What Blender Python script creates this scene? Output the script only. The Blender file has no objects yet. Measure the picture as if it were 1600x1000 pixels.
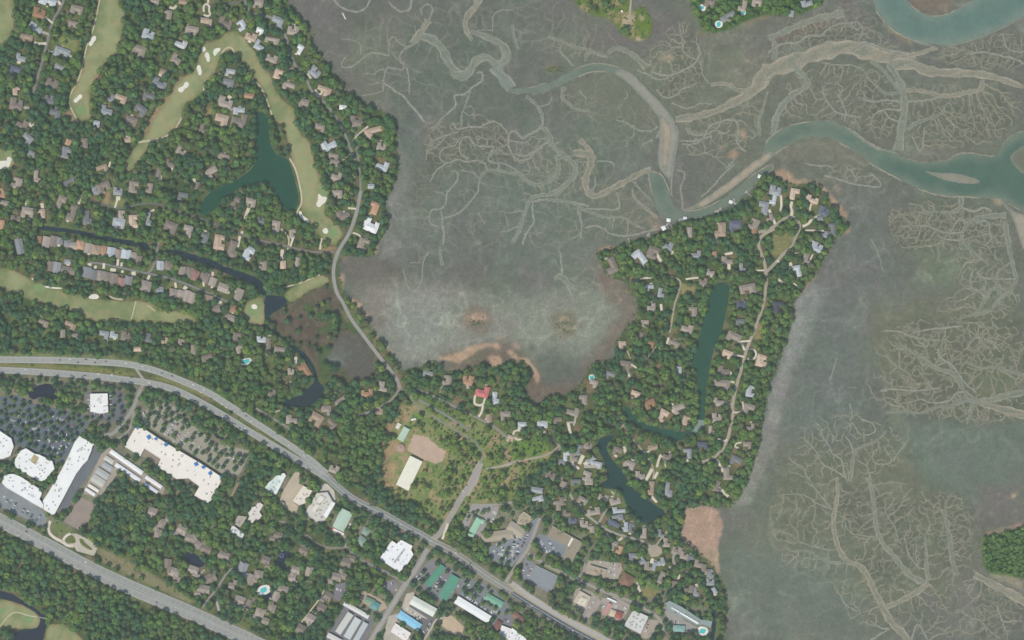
import bpy, bmesh, math, random
import numpy as np
from mathutils import Vector
sc = bpy.context.scene
C = sc.collection
R = math.radians
S = 1.5                     # metres per photo pixel
CAMH = 6000.0
# ---------------------------------------------------------------- camera, sky, sun, exposure
cam = bpy.data.cameras.new('camera'); co = bpy.data.objects.new('camera', cam); C.objects.link(co)
co.location = (0, 0, CAMH); cam.sensor_width = 36; cam.lens = 36*(CAMH-1.5)/2400
cam.clip_start = 1; cam.clip_end = 30000
sc.camera = co
EL, AZ = R(57), R(215)
w = bpy.data.worlds.new('World'); sc.world = w; w.use_nodes = True
wn = w.node_tree; sky = wn.nodes.new('ShaderNodeTexSky'); sky.sky_type = 'NISHITA'; sky.sun_disc = False
sky.sun_elevation = EL; sky.sun_rotation = AZ
wn.links.new(sky.outputs[0], wn.nodes['Background'].inputs[0]); wn.nodes['Background'].inputs[1].default_value = 0.115
sl = bpy.data.lights.new('sun', 'SUN'); sl.energy = 3.35; sl.angle = R(0.5); sl.color = (1, .94, .82)
so = bpy.data.objects.new('sun', sl); C.objects.link(so)
so.rotation_euler = Vector((math.sin(AZ)*math.cos(EL), math.cos(AZ)*math.cos(EL), math.sin(EL))).to_track_quat('Z', 'Y').to_euler()
sc.view_settings.view_transform = 'Standard'; sc.view_settings.look = 'None'; sc.view_settings.exposure = 0.05; sc.view_settings.gamma = 1
sc.cycles.max_bounces = 4; sc.cycles.diffuse_bounces = 2; sc.cycles.volume_bounces = 0
random.seed(7); rng = np.random.default_rng(7)

# ---------------------------------------------------------------- helpers
HZ = np.array([.0430, .0580, .0610]); KK = np.array([.91, .91, .855])
def lin(c):
    c = np.asarray(c, float)/255
    return np.where(c <= .04045, c/12.92, ((c+.055)/1.055)**2.4)
def tan_(c): m = sum(c)/3; return tuple(v*.86+m*.14 for v in c)
def alb(*c):                # seen (hazy, sunlit) colour -> base colour
    return np.clip((lin(c)-HZ)/KK, .010, .86)
def W(x, y, z=0.0): return ((x-800)*S, (500-y)*S, z)
def T(ox, oy, s): # 4x tile coordinates
    return [(ox+a/4, oy+b/4) for a, b in s]
LZ = 1.5                    # land level
MATS = {}
def mat(name, col, rough=.85, spec=.15, amp=.12, scale=.15, amp2=.10, scale2=.9, attr=False, metal=0.0):
    if name in MATS: return MATS[name]
    m = bpy.data.materials.new(name); m.use_nodes = True; n = m.node_tree; b = n.nodes['Principled BSDF']
    b.inputs['Roughness'].default_value = rough; b.inputs['Specular IOR Level'].default_value = spec; b.inputs['Metallic'].default_value = metal
    g = n.nodes.new('ShaderNodeNewGeometry')
    def noise(sc_, det):
        t = n.nodes.new('ShaderNodeTexNoise'); t.inputs['Scale'].default_value = sc_; t.inputs['Detail'].default_value = det
        n.links.new(g.outputs['Position'], t.inputs['Vector']); return t.outputs['Fac']
    def rng_(o, a):
        r = n.nodes.new('ShaderNodeMapRange'); r.inputs['From Min'].default_value = .25; r.inputs['From Max'].default_value = .75
        r.inputs['To Min'].default_value = 1-a; r.inputs['To Max'].default_value = 1+a; n.links.new(o, r.inputs['Value']); return r.outputs[0]
    mu = n.nodes.new('ShaderNodeMath'); mu.operation = 'MULTIPLY'
    n.links.new(rng_(noise(scale, 4), amp), mu.inputs[0]); n.links.new(rng_(noise(scale2, 3), amp2), mu.inputs[1])
    vm = n.nodes.new('ShaderNodeVectorMath'); vm.operation = 'SCALE'
    if attr:
        a = n.nodes.new('ShaderNodeAttribute'); a.attribute_name = 'Col'; n.links.new(a.outputs['Color'], vm.inputs[0])
    else: vm.inputs[0].default_value = tuple(col)
    n.links.new(mu.outputs[0], vm.inputs['Scale']); n.links.new(vm.outputs[0], b.inputs['Base Color'])
    MATS[name] = m; return m
def link(name, me, m=None, parent=None, loc=None, rz=None):
    o = bpy.data.objects.new(name, me); C.objects.link(o)
    if m is not None and me is not None and not me.materials:
        for k in (m if isinstance(m, (list, tuple)) else [m]): me.materials.append(k)
    if parent: o.parent = parent
    if loc: o.location = loc
    if rz is not None: o.rotation_euler = (0, 0, rz)
    return o
def mesh(name, v, f, cols=None):
    me = bpy.data.meshes.new(name); me.from_pydata([tuple(a) for a in v], [], f)
    if cols is not None:
        a = me.attributes.new('Col', 'FLOAT_COLOR', 'POINT'); c = np.ones((len(v), 4), np.float32); c[:, :3] = cols
        a.data.foreach_set('color', c.ravel())
    return me
def npmesh(name, v, quads, cols=None):
    me = bpy.data.meshes.new(name); n = len(quads)
    me.vertices.add(len(v)); me.vertices.foreach_set('co', np.asarray(v, np.float32).ravel())
    me.loops.add(n*4); me.loops.foreach_set('vertex_index', np.asarray(quads, np.int32).ravel())
    me.polygons.add(n); me.polygons.foreach_set('loop_start', np.arange(0, n*4, 4, dtype=np.int32))
    if cols is not None:
        a = me.attributes.new('Col', 'FLOAT_COLOR', 'POINT'); c = np.ones((len(v), 4), np.float32); c[:, :3] = cols
        a.data.foreach_set('color', c.ravel())
    me.update(calc_edges=True); return me
def tag(o, label=None, cat=None, group=None, kind=None):
    if label: o['label'] = label
    if cat: o['category'] = cat
    if group: o['group'] = group
    if kind: o['kind'] = kind
    return o
def chaikin(p, n=2, closed=True):
    p = np.asarray(p, float)
    for _ in range(n):
        if closed:
            q = np.roll(p, -1, 0); p = np.stack([.75*p+.25*q, .25*p+.75*q], 1).reshape(-1, 2)
        else:
            a, b = p[:-1], p[1:]; m = np.stack([.75*a+.25*b, .25*a+.75*b], 1).reshape(-1, 2); p = np.vstack([p[:1], m, p[-1:]])
    return p
def resample(p, step):
    p = np.asarray(p, float); d = np.r_[0, np.cumsum(np.hypot(*np.diff(p, axis=0).T))]
    n = max(2, int(d[-1]/step)+1); t = np.linspace(0, d[-1], n)
    return np.stack([np.interp(t, d, p[:, 0]), np.interp(t, d, p[:, 1])], 1)
# ---------------------------------------------------------------- raster (1 photo pixel per cell) for ground cover and planting
M = 70; RH, RW = 1000+2*M, 1600+2*M
def win(P, pad):             # small window round a polygon: mask, x origin, y origin (photo px)
    p = np.asarray(P, float); x0, y0 = np.floor(p.min(0)).astype(int)-pad; x1, y1 = np.ceil(p.max(0)).astype(int)+pad
    x0, y0, x1, y1 = max(x0, -M), max(y0, -M), min(x1, 1600+M), min(y1, 1000+M); h, ww = max(y1-y0, 2), max(x1-x0, 2)
    out = np.zeros((h, ww), bool); a = p-[x0, y0]; ax, ay = a[:, 0], a[:, 1]; bx, by = np.roll(ax, -1), np.roll(ay, -1); xs = np.arange(ww)+.5
    for r in range(h):
        yc = r+.5; k = (ay <= yc) != (by <= yc)
        if k.any(): out[r] = (np.searchsorted(np.sort(ax[k]+(yc-ay[k])*(bx[k]-ax[k])/(by[k]-ay[k])), xs) % 2) == 1
    return out, x0, y0
def sampw(a, x0, y0, x, y):
    h, ww = a.shape; x = np.clip(np.asarray(x)-x0-.5, 0, ww-1.01); y = np.clip(np.asarray(y)-y0-.5, 0, h-1.01)
    i, j = y.astype(int), x.astype(int); fy, fx = y-i, x-j
    return (a[i, j]*(1-fx)+a[i, j+1]*fx)*(1-fy)+(a[i+1, j]*(1-fx)+a[i+1, j+1]*fx)*fy
def blend(img, P, c, k, op, noise=None, sharp=1, wander=None):
    mk, x0, y0 = win(P, 3*k+6); sl = (slice(y0+M, y0+M+mk.shape[0]), slice(x0+M, x0+M+mk.shape[1]))
    if noise is not None: q = blur((blur(mk, 2)+noise[sl] > .5), sharp)
    else: q = blur(mk, k)
    if wander is not None: q = np.clip(q+wander[sl]*4*q*(1-q), 0, 1)
    q = q[..., None]*op; img[sl] = img[sl]*(1-q)+c*q
def fill(poly):
    p = np.asarray(poly, float)+M; out = np.zeros((RH, RW), bool)
    x0, y0 = p[:, 0], p[:, 1]; x1, y1 = np.roll(x0, -1), np.roll(y0, -1); xs = np.arange(RW)+.5
    for r in range(max(0, int(y0.min())-1), min(RH, int(y0.max())+2)):
        yc = r+.5; k = (y0 <= yc) != (y1 <= yc)
        if k.any():
            xi = np.sort(x0[k]+(yc-y0[k])*(x1[k]-x0[k])/(y1[k]-y0[k])); out[r] = (np.searchsorted(xi, xs) % 2) == 1
    return out
def stroke(pts, wd, out=None):
    if out is None: out = np.zeros((RH, RW), bool)
    p = resample(pts, max(1, wd/4))+M; r = wd/2; k = int(r+1)
    for x, y in p:
        xa, xb, ya, yb = int(x)-k, int(x)+k+2, int(y)-k, int(y)+k+2
        if xb <= 0 or yb <= 0 or xa >= RW or ya >= RH: continue
        xa, ya = max(xa, 0), max(ya, 0)
        yy, xx = np.mgrid[ya:min(yb, RH), xa:min(xb, RW)]
        out[ya:yb, xa:xb] |= (xx+.5-x)**2+(yy+.5-y)**2 <= r*r
    return out
def box1(a, k, ax):
    pad = [(0, 0)]*a.ndim; pad[ax] = (k+1, k); c = np.cumsum(np.pad(a, pad, 'edge'), ax)
    n = a.shape[ax]; sl = [slice(None)]*a.ndim; s2 = sl[:]; sl[ax] = slice(2*k+1, 2*k+1+n); s2[ax] = slice(0, n)
    return (c[tuple(sl)]-c[tuple(s2)])/(2*k+1)
def blur(a, k):
    a = a.astype(np.float64)
    if k < 1: return a
    for _ in range(2): a = box1(box1(a, k, 0), k, 1)
    return a
def vnoise(cell, seed):
    g = np.random.default_rng(seed); h, ww = int(RH/cell)+3, int(RW/cell)+3; a = g.random((h, ww))
    yy, xx = np.arange(RH)/cell, np.arange(RW)/cell; i, j = yy.astype(int), xx.astype(int)
    fy, fx = yy-i, xx-j; fy = (fy*fy*(3-2*fy))[:, None]; fx = (fx*fx*(3-2*fx))[None]
    return (a[i][:, j]*(1-fx)+a[i][:, j+1]*fx)*(1-fy)+(a[i+1][:, j]*(1-fx)+a[i+1][:, j+1]*fx)*fy
def fbm(cell, seed, octv=4, gain=.55):
    t, s, a = 0, 0, 1
    for o in range(octv): t = t+a*vnoise(cell/2**o, seed+o*17); s += a; a *= gain
    return t/s
def samp(a, x, y):
    x = np.clip(np.asarray(x)+M-.5, 0, RW-1.01); y = np.clip(np.asarray(y)+M-.5, 0, RH-1.01)
    i, j = y.astype(int), x.astype(int); fy, fx = y-i, x-j
    if a.ndim == 3: fy, fx = fy[..., None], fx[..., None]
    return (a[i, j]*(1-fx)+a[i, j+1]*fx)*(1-fy)+(a[i+1, j]*(1-fx)+a[i+1, j+1]*fx)*fy
# ================================================================ layout data
shore = [(445, 0)] + T(400, 0, [(230,60),(300,140),(350,220),(355,262),(335,275),(400,340),(440,400),(490,460),(540,530),(545,585),(620,600),(660,630),(720,680),(800,700),(860,750),(880,800),(872,870),(880,950)]) \
 + T(400, 250, [(890,0),(890,80),(860,160),(820,230),(800,270),(820,320),(830,380),(800,460),(760,500),(740,585),(700,605),(560,592),(525,605),(510,690),(535,800),(575,870),(640,930),(690,1000)]) \
 + T(400, 500, [(750,110),(850,220),(905,330),(960,310),(1030,300),(1060,270),(1120,252),(1160,290),(1175,335),(1290,320),(1440,262),(1480,310),(1590,262)]) \
 + T(800, 500, [(25,254),(62,254),(100,290),(130,335),(105,395),(75,425),(110,490),(150,550),(190,520),(210,480),(330,470),(400,440),(450,380),(480,310),(520,270),(600,250),(650,250),(640,160),(680,100),(720,40)]) \
 + T(800, 250, [(770,1000),(780,950),(790,870),(740,830),(720,760),(600,720),(560,660),(530,600),(535,570),(660,550),(700,540),(750,500),(850,490),(960,440),(1040,398),(1100,378),(1200,372),(1250,345),(1330,332),(1380,302),(1430,272),(1500,222),(1540,120),(1590,90)]) \
 + T(1200, 250, [(60,110),(110,140),(150,160),(220,160),(240,145),(310,170),(360,210),(390,270),(430,330),(490,380),(500,420),(440,480),(410,500),(380,560),(340,620),(320,680),(270,740),(210,820),(160,880),(155,1000)]) \
 + T(1200, 500, [(130,80),(100,170),(60,260),(40,350),(10,380)]) + T(800, 500, [(1595,500),(1565,640),(1535,800),(1505,900),(1478,1000)]) \
 + T(800, 750, [(1470,10),(1420,90),(1370,165),(1310,172),(1200,148),(1060,172),(1078,250),(1040,350),(1055,385),(1180,462),(1260,545),(1292,610),(1320,660),(1340,740),(1338,850),(1310,960),(1320,1000)]) + [(1131,1400), (-600, 1400), (-600, -600), (432,-300)]
isle_top = T(800, 0, [(350,-280),(380,0),(420,50),(500,95),(620,120),(660,180),(700,220),(760,255),(830,260),(880,200),(880,130),(840,60),(800,30),(765,75),(735,50),(730,-280)])
pen_ne = T(800, 0, [(1110,-280),(1110,0),(1130,70),(1160,140),(1190,200),(1280,208),(1400,168),(1500,115),(1600,90),(1760,95),(1810,90),(1930,30),(1960,0),(1990,-280)])
isle_se = T(1200, 750, [(1338,350),(1400,345),(1450,330),(1530,305),(1600,290),(1880,285),(1880,650),(1600,620),(1540,600),(1450,585),(1380,580),(1345,540)])
isle_riv = T(1200, 250, [(1500,-5),(1540,40),(1600,88),(1880,200),(1880,-40)])
LANDS = [shore, isle_top, pen_ne, isle_se]

# ponds: (name, polygon, colour seen, label)
ponds = [
 ([(402,172),(414,176),(424,200),(421,220),(430,243),(450,248),(456,265),(463,290),(467,308),(462,326),(455,332),(440,322),(432,305),(424,290),(408,284),(395,287),(380,292),(360,302),(345,315),(335,330),(315,338),(310,325),(320,307),(338,295),(360,285),(385,272),(397,260),(403,240),(400,215)], (62,95,84)),
 (T(400,250,[(58,842),(120,850),(180,852),(196,885),(182,910),(130,940),(90,970),(60,1010),(48,930)]), (62,77,84)),
 (T(400,500,[(-5,5),(45,8),(90,40),(150,90),(210,140),(300,200),(350,260),(382,330),(388,390),(432,412),(420,470),(360,530),(290,552),(165,532),(180,500),(280,470),(330,420),(368,390),(362,340),(335,280),(275,220),(200,155),(120,85),(40,42),(0,32)]), (62,78,83)),
 (T(0,250,[(235,408),(330,418),(420,428),(500,440),(620,465),(740,490),(850,508),(905,512),(945,540),(935,572),(840,540),(720,515),(620,495),(500,465),(380,448),(240,440)]), (59,76,83)),
 (T(0,250,[(1035,545),(1100,560),(1200,590),(1300,612),(1400,660),(1500,695),(1600,735),(1660,770),(1665,850),(1640,850),(1600,785),(1500,745),(1400,705),(1300,660),(1200,628),(1100,595),(1045,570)]), (60,76,84)),
 (T(0,500,[(165,470),(200,430),(250,400),(355,398),(358,520),(325,492),(290,480),(240,482),(215,505)]), (57,70,84)),
 (T(0,500,[(1325,692),(1400,732),(1405,752),(1350,742)]), (57,70,82)),
 ([(1111,449),(1122,441),(1138,442),(1141,452),(1137,475),(1132,500),(1128,520),(1117,538),(1110,570),(1105,600),(1102,640),(1101,658),(1085,672),(1075,680),(1065,690),(1040,687),(1025,677),(1000,670),(985,662),(975,650),(973,640),(980,633),(990,645),(1000,660),(1025,665),(1050,673),(1075,675),(1088,662),(1091,640),(1090,600),(1087,580),(1080,570),(1087,545),(1092,527),(1098,505),(1104,480)], (68,97,86)),
 (T(800,500,[(535,740),(620,715),(650,725),(600,762),(592,800),(602,840),(650,900),(705,960),(725,1010)]) + T(800,750,[(760,60),(850,120),(900,160),(955,190),(955,222),(900,250),(840,278),(790,250),(730,190),(700,110),(660,50),(600,60),(530,28),(590,0)]) + T(800,500,[(600,1000),(590,920),(560,850),(530,800)]), (64,86,85)),
 (T(0,750,[(-80,680),(60,700),(150,758),(250,820),(300,860),(290,920),(268,1000),(260,1100),(60,1100),(90,940),(180,932),(230,930),(254,880),(250,850),(180,800),(70,752),(-80,728)]), (59,73,83)),
 (T(400,750,[(150,440),(190,428),(226,470),(192,500),(187,570),(150,552),(124,520)]), (56,68,88)),
 (T(400,750,[(55,640),(80,650),(85,720),(105,690),(80,780),(55,770),(62,730),(40,720)]), (58,72,84)),
 (T(0,750,[(1150,450),(1200,450),(1250,480),(1285,520),(1270,548),(1215,530),(1150,505)]), (56,70,86)),
 (T(800,750,[(1252,810),(1280,810),(1278,900),(1262,1000),(1255,1100),(1232,1100),(1238,1000),(1250,900)]), (62,78,88)),
]
fairways = [
 (T(0,0,[(-280,-40),(60,-60),(92,0),(85,160),(60,230),(35,280),(0,310),(-280,330)]), 0),
 (T(0,0,[(625,-40),(740,-40),(745,40),(790,75),(765,130),(775,200),(745,290),(720,360),(640,400),(612,450),(590,500),(565,560),(555,690),(575,735),(480,768),(440,690),(432,640),(452,560),(505,480),(520,400),(545,280),(582,180),(622,60)]), 1),
 (T(0,0,[(1250,350),(1260,272),(1390,240),(1400,205),(1480,190),(1540,260),(1600,330),(1640,420),(1700,480),(1712,560),(1780,640),(1850,680),(1842,750),(1880,850),(1945,890),(1962,1010),(1985,1080),(2005,1150),(2045,1195),(2060,1220),(2035,1285),(2020,1300),(2030,1350),(2075,1370),(2140,1450),(2128,1500),(2090,1545),(2015,1500),(1995,1460),(1950,1420),(1900,1350),(1882,1290),(1886,1230),(1862,1120),(1835,1045),(1812,930),(1780,810),(1700,730),(1665,600),(1615,520),(1545,420),(1490,350),(1440,305),(1392,332),(1352,400),(1338,480),(1270,535),(1275,585),(1200,625),(1150,650),(1140,710),(1120,770),(1050,845),(930,905),(880,990),(840,1060),(790,1080),(770,1040),(830,950),(865,885),(920,830),(965,740),(1010,670),(1065,595),(1115,500),(1215,455),(1235,400)]), 2),
 (T(0,0,[(-280,920),(0,930),(100,932),(95,1010),(70,1060),(-280,1090)]), 3),
 (T(0,250,[(-280,690),(0,680),(50,672),(130,712),(205,752),(262,790),(400,802),(405,850),(480,832),(560,862),(700,882),(850,880),(970,892),(982,948),(1100,940),(1180,962),(1240,1005),(1220,1030),(950,1015),(560,1010),(515,965),(440,942),(380,925),(200,882),(100,832),(0,800),(-280,800)]), 4),
 (T(400,250,[(-70,900),(-20,870),(52,842),(50,1000),(55,1020),(20,1040),(-60,1020),(-80,960)]), 5),
 (T(400,250,[(170,840),(250,782),(400,712),(455,738),(460,768),(300,832),(280,862),(225,892),(195,880)]), 6),
 (T(0,750,[(-280,735),(0,740),(80,762),(200,812),(248,850),(248,900),(220,928),(100,930),(50,942),(-20,915),(-280,900)]), 7),
 (T(0,750,[(300,892),(400,905),(480,960),(560,1040),(560,1120),(275,1120),(282,1000)]), 8),
]
bunkers = [T(0,0,s) for s in (
 [(585,222),(602,225),(600,250),(585,262),(578,285),(555,290),(552,270),(568,255),(570,235)], [(495,588),(515,592),(514,612),(492,625),(480,645),(460,640),(458,622),(480,612)],
 [(1255,300),(1270,287),(1288,300),(1285,322),(1265,325),(1253,315)], [(1285,325),(1303,325),(1312,355),(1310,390),(1292,388),(1290,365),(1277,350)], [(1330,320),(1350,300),(1378,298),(1378,318),(1355,330),(1352,350),(1335,350)],
 [(1232,408),(1250,402),(1256,425),(1264,455),(1255,474),(1238,470),(1238,450),(1228,432)], [(1150,518),(1170,508),(1182,520),(1175,548),(1152,552),(1145,575),(1125,580),(1108,562),(1118,545),(1148,540)],
 [(40,985),(60,978),(75,990),(70,1015),(45,1012)], [(0,1020),(-30,1010),(70,1000),(62,1040),(25,1060),(-20,1055)])] + [
 T(0,250,[(545,862),(575,838),(610,838),(622,858),(608,870),(570,868)]), T(0,250,[(192,738),(212,738),(218,752),(205,758)]), T(0,250,[(1565,910),(1590,898),(1608,910),(1610,930),(1580,935)]),
 T(400,250,[(385,212),(400,210),(410,230),(440,228),(448,245),(435,265),(412,278),(400,298),(380,290),(375,270),(390,250)]), T(400,250,[(413,440),(428,424),(445,424),(453,445),(447,460),(425,463)]), T(400,250,[(265,320),(285,315),(288,345),(320,365),(335,380),(330,395),(300,380),(270,352)]),
 T(0,250,[(275,785),(330,794),(395,798),(392,806),(325,804),(276,796)])]
sandpaths = [(T(0,0,s), w_) for s, w_ in (
 ([(628,-30),(600,120),(568,230),(543,280),(520,390),(500,480),(438,590),(430,650),(460,710),(490,768)], 2.0), ([(860,890),(940,878),(1000,870),(1052,845)], 3.0), ([(1385,340),(1400,310),(1425,295),(1450,298),(1466,335)], 2.2), ([(1272,525),(1272,560),(1282,592)], 2.0), ([(1135,735),(1115,775),(1098,800)], 2.2),
 ([(1600,512),(1640,560),(1672,640),(1700,720)], 2.4), ([(1810,990),(1845,1050),(1865,1120),(1886,1220),(1884,1280),(1862,1310),(1855,1345)], 2.6), ([(1755,1430),(1800,1470),(1808,1510),(1798,1560)], 2.4), ([(1780,1795),(1860,1775),(1940,1745),(2000,1715)], 2.2), ([(660,1840),(690,1855),(720,1868),(770,1872)], 2.4), ([(850,1880),(820,2000)], 1.6), ([(920,1905),(970,1945)], 1.6),
 ([(235,3855),(180,3850),(100,3820),(50,3850),(0,3915)], 1.6))]
# roads: (points, width px, colour, name, label-ish)
HWU = T(0,500,[(-300,246),(0,248),(200,249),(400,252),(600,262),(760,270),(880,290),(1000,325),(1150,385),(1300,450),(1450,545),(1600,645),(1800,775),(1930,865),(2040,960)])
HWL = T(0,500,[(-300,310),(0,312),(200,322),(400,335),(600,352),(760,370),(950,395),(1100,435),(1250,512),(1400,597),(1600,722),(1850,868),(1990,955),(2050,990)])
HW1 = T(400,500,[(430,965),(520,1055),(620,1130),(750,1190),(850,1240),(930,1290),(1050,1350),(1100,1383)])
HW2 = T(400,750,[(1085,378),(1200,430),(1300,495),(1400,570),(1500,638),(1600,695)])
HW3 = T(800,750,[(0,705),(150,800),(300,890),(450,975),(620,1060),(760,1140)])
BHU = T(0,750,[(-300,70),(0,228),(200,333),(400,440),(600,548),(800,640),(1000,725),(1200,808),(1400,903),(1600,995),(1900,1140)])
BHL = T(0,750,[(-300,120),(0,276),(200,378),(400,487),(600,598),(800,692),(1000,775),(1200,856),(1400,950),(1600,1045),(1900,1190)])
roads = [
 (HWU,10.5,(160,163,156),'highway'),(HWL,10.5,(158,161,155),'highway'),(HW1,11.5,(140,145,142),'highway'),(HW2,12,(146,146,138),'highway'),(HW3,8.5,(96,104,112),'highway'),
 (T(800,750,[(0,640),(90,710),(200,790),(300,850),(400,905),(520,960),(640,1020),(760,1080)]),6,(176,174,168),'highway'),
 (BHU,11.5,(152,155,148),'highway'),(BHL,11.5,(156,158,152),'highway'),
 (T(0,500,[(840,290),(880,350),(905,380)]),5,(168,165,155),'street'),
 (T(0,500,[(905,375),(868,460),(835,545),(785,625),(730,690),(690,720),(650,715)]),7,(158,158,150),'street'),
 (T(0,500,[(835,560),(830,650),(780,720),(735,745)]),5,(156,156,148),'street'),
 (T(400,750,[(1075,430),(1000,560),(930,655),(850,785),(760,935),(690,1050),(640,1130)]),8.5,(160,158,150),'street'),
 (T(400,750,[(1110,370),(1150,330),(1200,258),(1270,130),(1330,40),(1390,-80)]),9,(165,160,152),'street'),
 (T(400,750,[(1345,155),(1450,158),(1540,150),(1600,140)]),5,(160,158,150),'street'),
 (T(400,250,[(620,-240),(625,-120),(640,0),(650,90),(655,180),(642,270)]),4,(142,142,138),'street'),
 (T(400,250,[(655,190),(640,280),(617,370),(580,468),(530,540),(497,610),(482,690),(487,760),(507,840),(545,890),(570,950),(605,1010),(655,1075),(715,1155),(775,1235),(825,1295),(865,1345),(890,1390),(900,1430)]),7,(156,156,150),'causeway'),
 (T(400,250,[(496,575),(400,578),(300,568),(130,522),(0,500),(-80,470)]),5,(132,128,122),'street'),
 (T(400,500,[(900,428),(850,500),(760,556),(640,600)]),4.5,(150,146,138),'street'),
 (T(400,500,[(905,430),(950,462),(990,520),(1060,580),(1200,660),(1300,720),(1380,770),(1420,840),(1400,900)]),3.4,(142,144,132),'lane'),
 (T(400,500,[(1020,500),(1100,545),(1180,590),(1260,640),(1330,690)]),4.5,(140,140,138),'lane'),
 (T(400,500,[(1000,430),(1100,470),(1200,520),(1340,590),(1400,620),(1500,670),(1580,750)]),4,(148,146,140),'street'),
 (T(0,0,[(410,-60),(395,20),(362,70),(322,150),(300,250),(272,350),(235,490),(200,600)]),4.5,(140,140,138),'street'),
 (T(0,0,[(1520,-40),(1540,40),(1585,95),(1700,100),(1780,200),(1810,310),(1838,400),(1880,460),(1925,510),(1945,570),(1990,600),(2080,700),(2140,800),(2180,900),(2220,1000)]),4.5,(146,146,144),'street'),
 (T(0,0,[(1280,45),(1400,30),(1520,10)]),3.5,(120,122,122),'street'),
 (T(0,250,[(990,512),(978,590),(955,680),(925,705)]),5,(140,138,134),'street'),
 (T(0,250,[(560,640),(640,648),(700,660),(830,690),(940,712),(1080,742),(1200,790),(1300,830),(1420,885)]),4,(136,138,136),'lane'),
 (T(0,250,[(560,255),(690,290),(760,305),(830,285),(900,270),(1000,275),(1100,320),(1250,360),(1400,430),(1520,465),(1600,500),(1660,530)]),3.5,(118,122,120),'street'),
 (T(800,250,[(1640,430),(1560,470),(1535,520),(1560,590),(1582,650),(1590,750),(1582,850),(1560,940),(1540,1000),(1500,1100),(1460,1200),(1430,1320),(1400,1420),(1375,1540),(1382,1600),(1368,1660),(1345,1760),(1305,1825),(1240,1872),(1170,1895)]),6.2,(172,164,148),'street'),
 (T(1200,250,[(-60,450),(0,440),(60,400),(95,365),(150,350),(195,385),(200,430),(170,480),(160,540),(100,580),(55,635),(-10,700)]),6.2,(168,162,146),'street'),
 (T(800,250,[(740,760),(850,735),(960,722),(1060,745),(1045,820),(1015,900),(1000,1000),(985,1080)]),3.5,(170,162,145),'lane'),
 (T(800,500,[(300,780),(250,830),(200,850),(100,870),(0,890),(-60,910)]),4,(170,160,145),'street'),
 (T(800,500,[(230,735),(280,770),(310,800),(270,830)]),4,(168,158,145),'street'),
 (T(800,500,[(620,570),(680,640),(740,705),(760,755),(830,830),(890,930),(880,1010)]),3.5,(168,160,142),'street'),
 (T(800,750,[(300,-30),(330,20),(372,110),(430,190),(500,245),(560,290),(620,325),(700,350),(830,382),(885,430)]),4.5,(166,162,150),'street'),
 (T(800,750,[(545,265),(570,215),(592,178)]),4,(166,162,150),'street'),
 (T(800,750,[(1020,440),(1000,510),(1050,555),(1090,580),(1150,600)]),5,(164,158,148),'street'),
 (T(800,750,[(885,430),(930,370),(970,320)]),4,(164,160,148),'street'),
 (T(800,750,[(175,235),(140,330),(110,420),(50,500),(0,575),(-40,640)]),6.5,(164,160,150),'street'),
 (T(800,750,[(100,460),(220,535),(350,600),(400,620),(470,650),(560,690),(680,735),(760,765),(860,820),(930,870),(950,950),(930,1040)]),6,(162,158,150),'street'),
 (T(800,750,[(480,880),(440,850),(500,790),(540,720)]),4.5,(160,155,148),'street'),
 (T(800,750,[(395,625),(450,580),(455,520)]),4.5,(164,160,152),'lane'),
 (T(400,750,[(555,410),(640,490),(740,540),(860,600),(920,640)]),5,(146,144,140),'street'),
 (T(400,750,[(560,420),(545,300),(480,290)]),4,(168,160,152),'lane'),
 (T(400,750,[(90,240),(200,270),(310,340),(420,430),(560,420)]),4.5,(146,140,134),'lane'),
 (T(400,750,[(1050,1000),(1100,920),(1120,870),(1180,860),(1220,850)]),3.5,(190,182,165),'lane'),
 (T(0,750,[(1260,800),(1340,700),(1380,640),(1430,560),(1500,540)]),4.5,(148,146,142),'street'),
 (T(0,750,[(1440,110),(1480,40),(1500,-10)]),4,(160,145,130),'lane'),
 (T(0,750,[(1300,330),(1340,285)]),4,(160,148,138),'lane'),
 (T(400,500,[(0,550),(60,590),(150,640),(210,680)]),4,(150,148,140),'lane'),
 (T(800,0,[(735,-60),(745,0),(735,80),(740,120)]),4.5,(170,160,142),'lane'),
]
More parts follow.
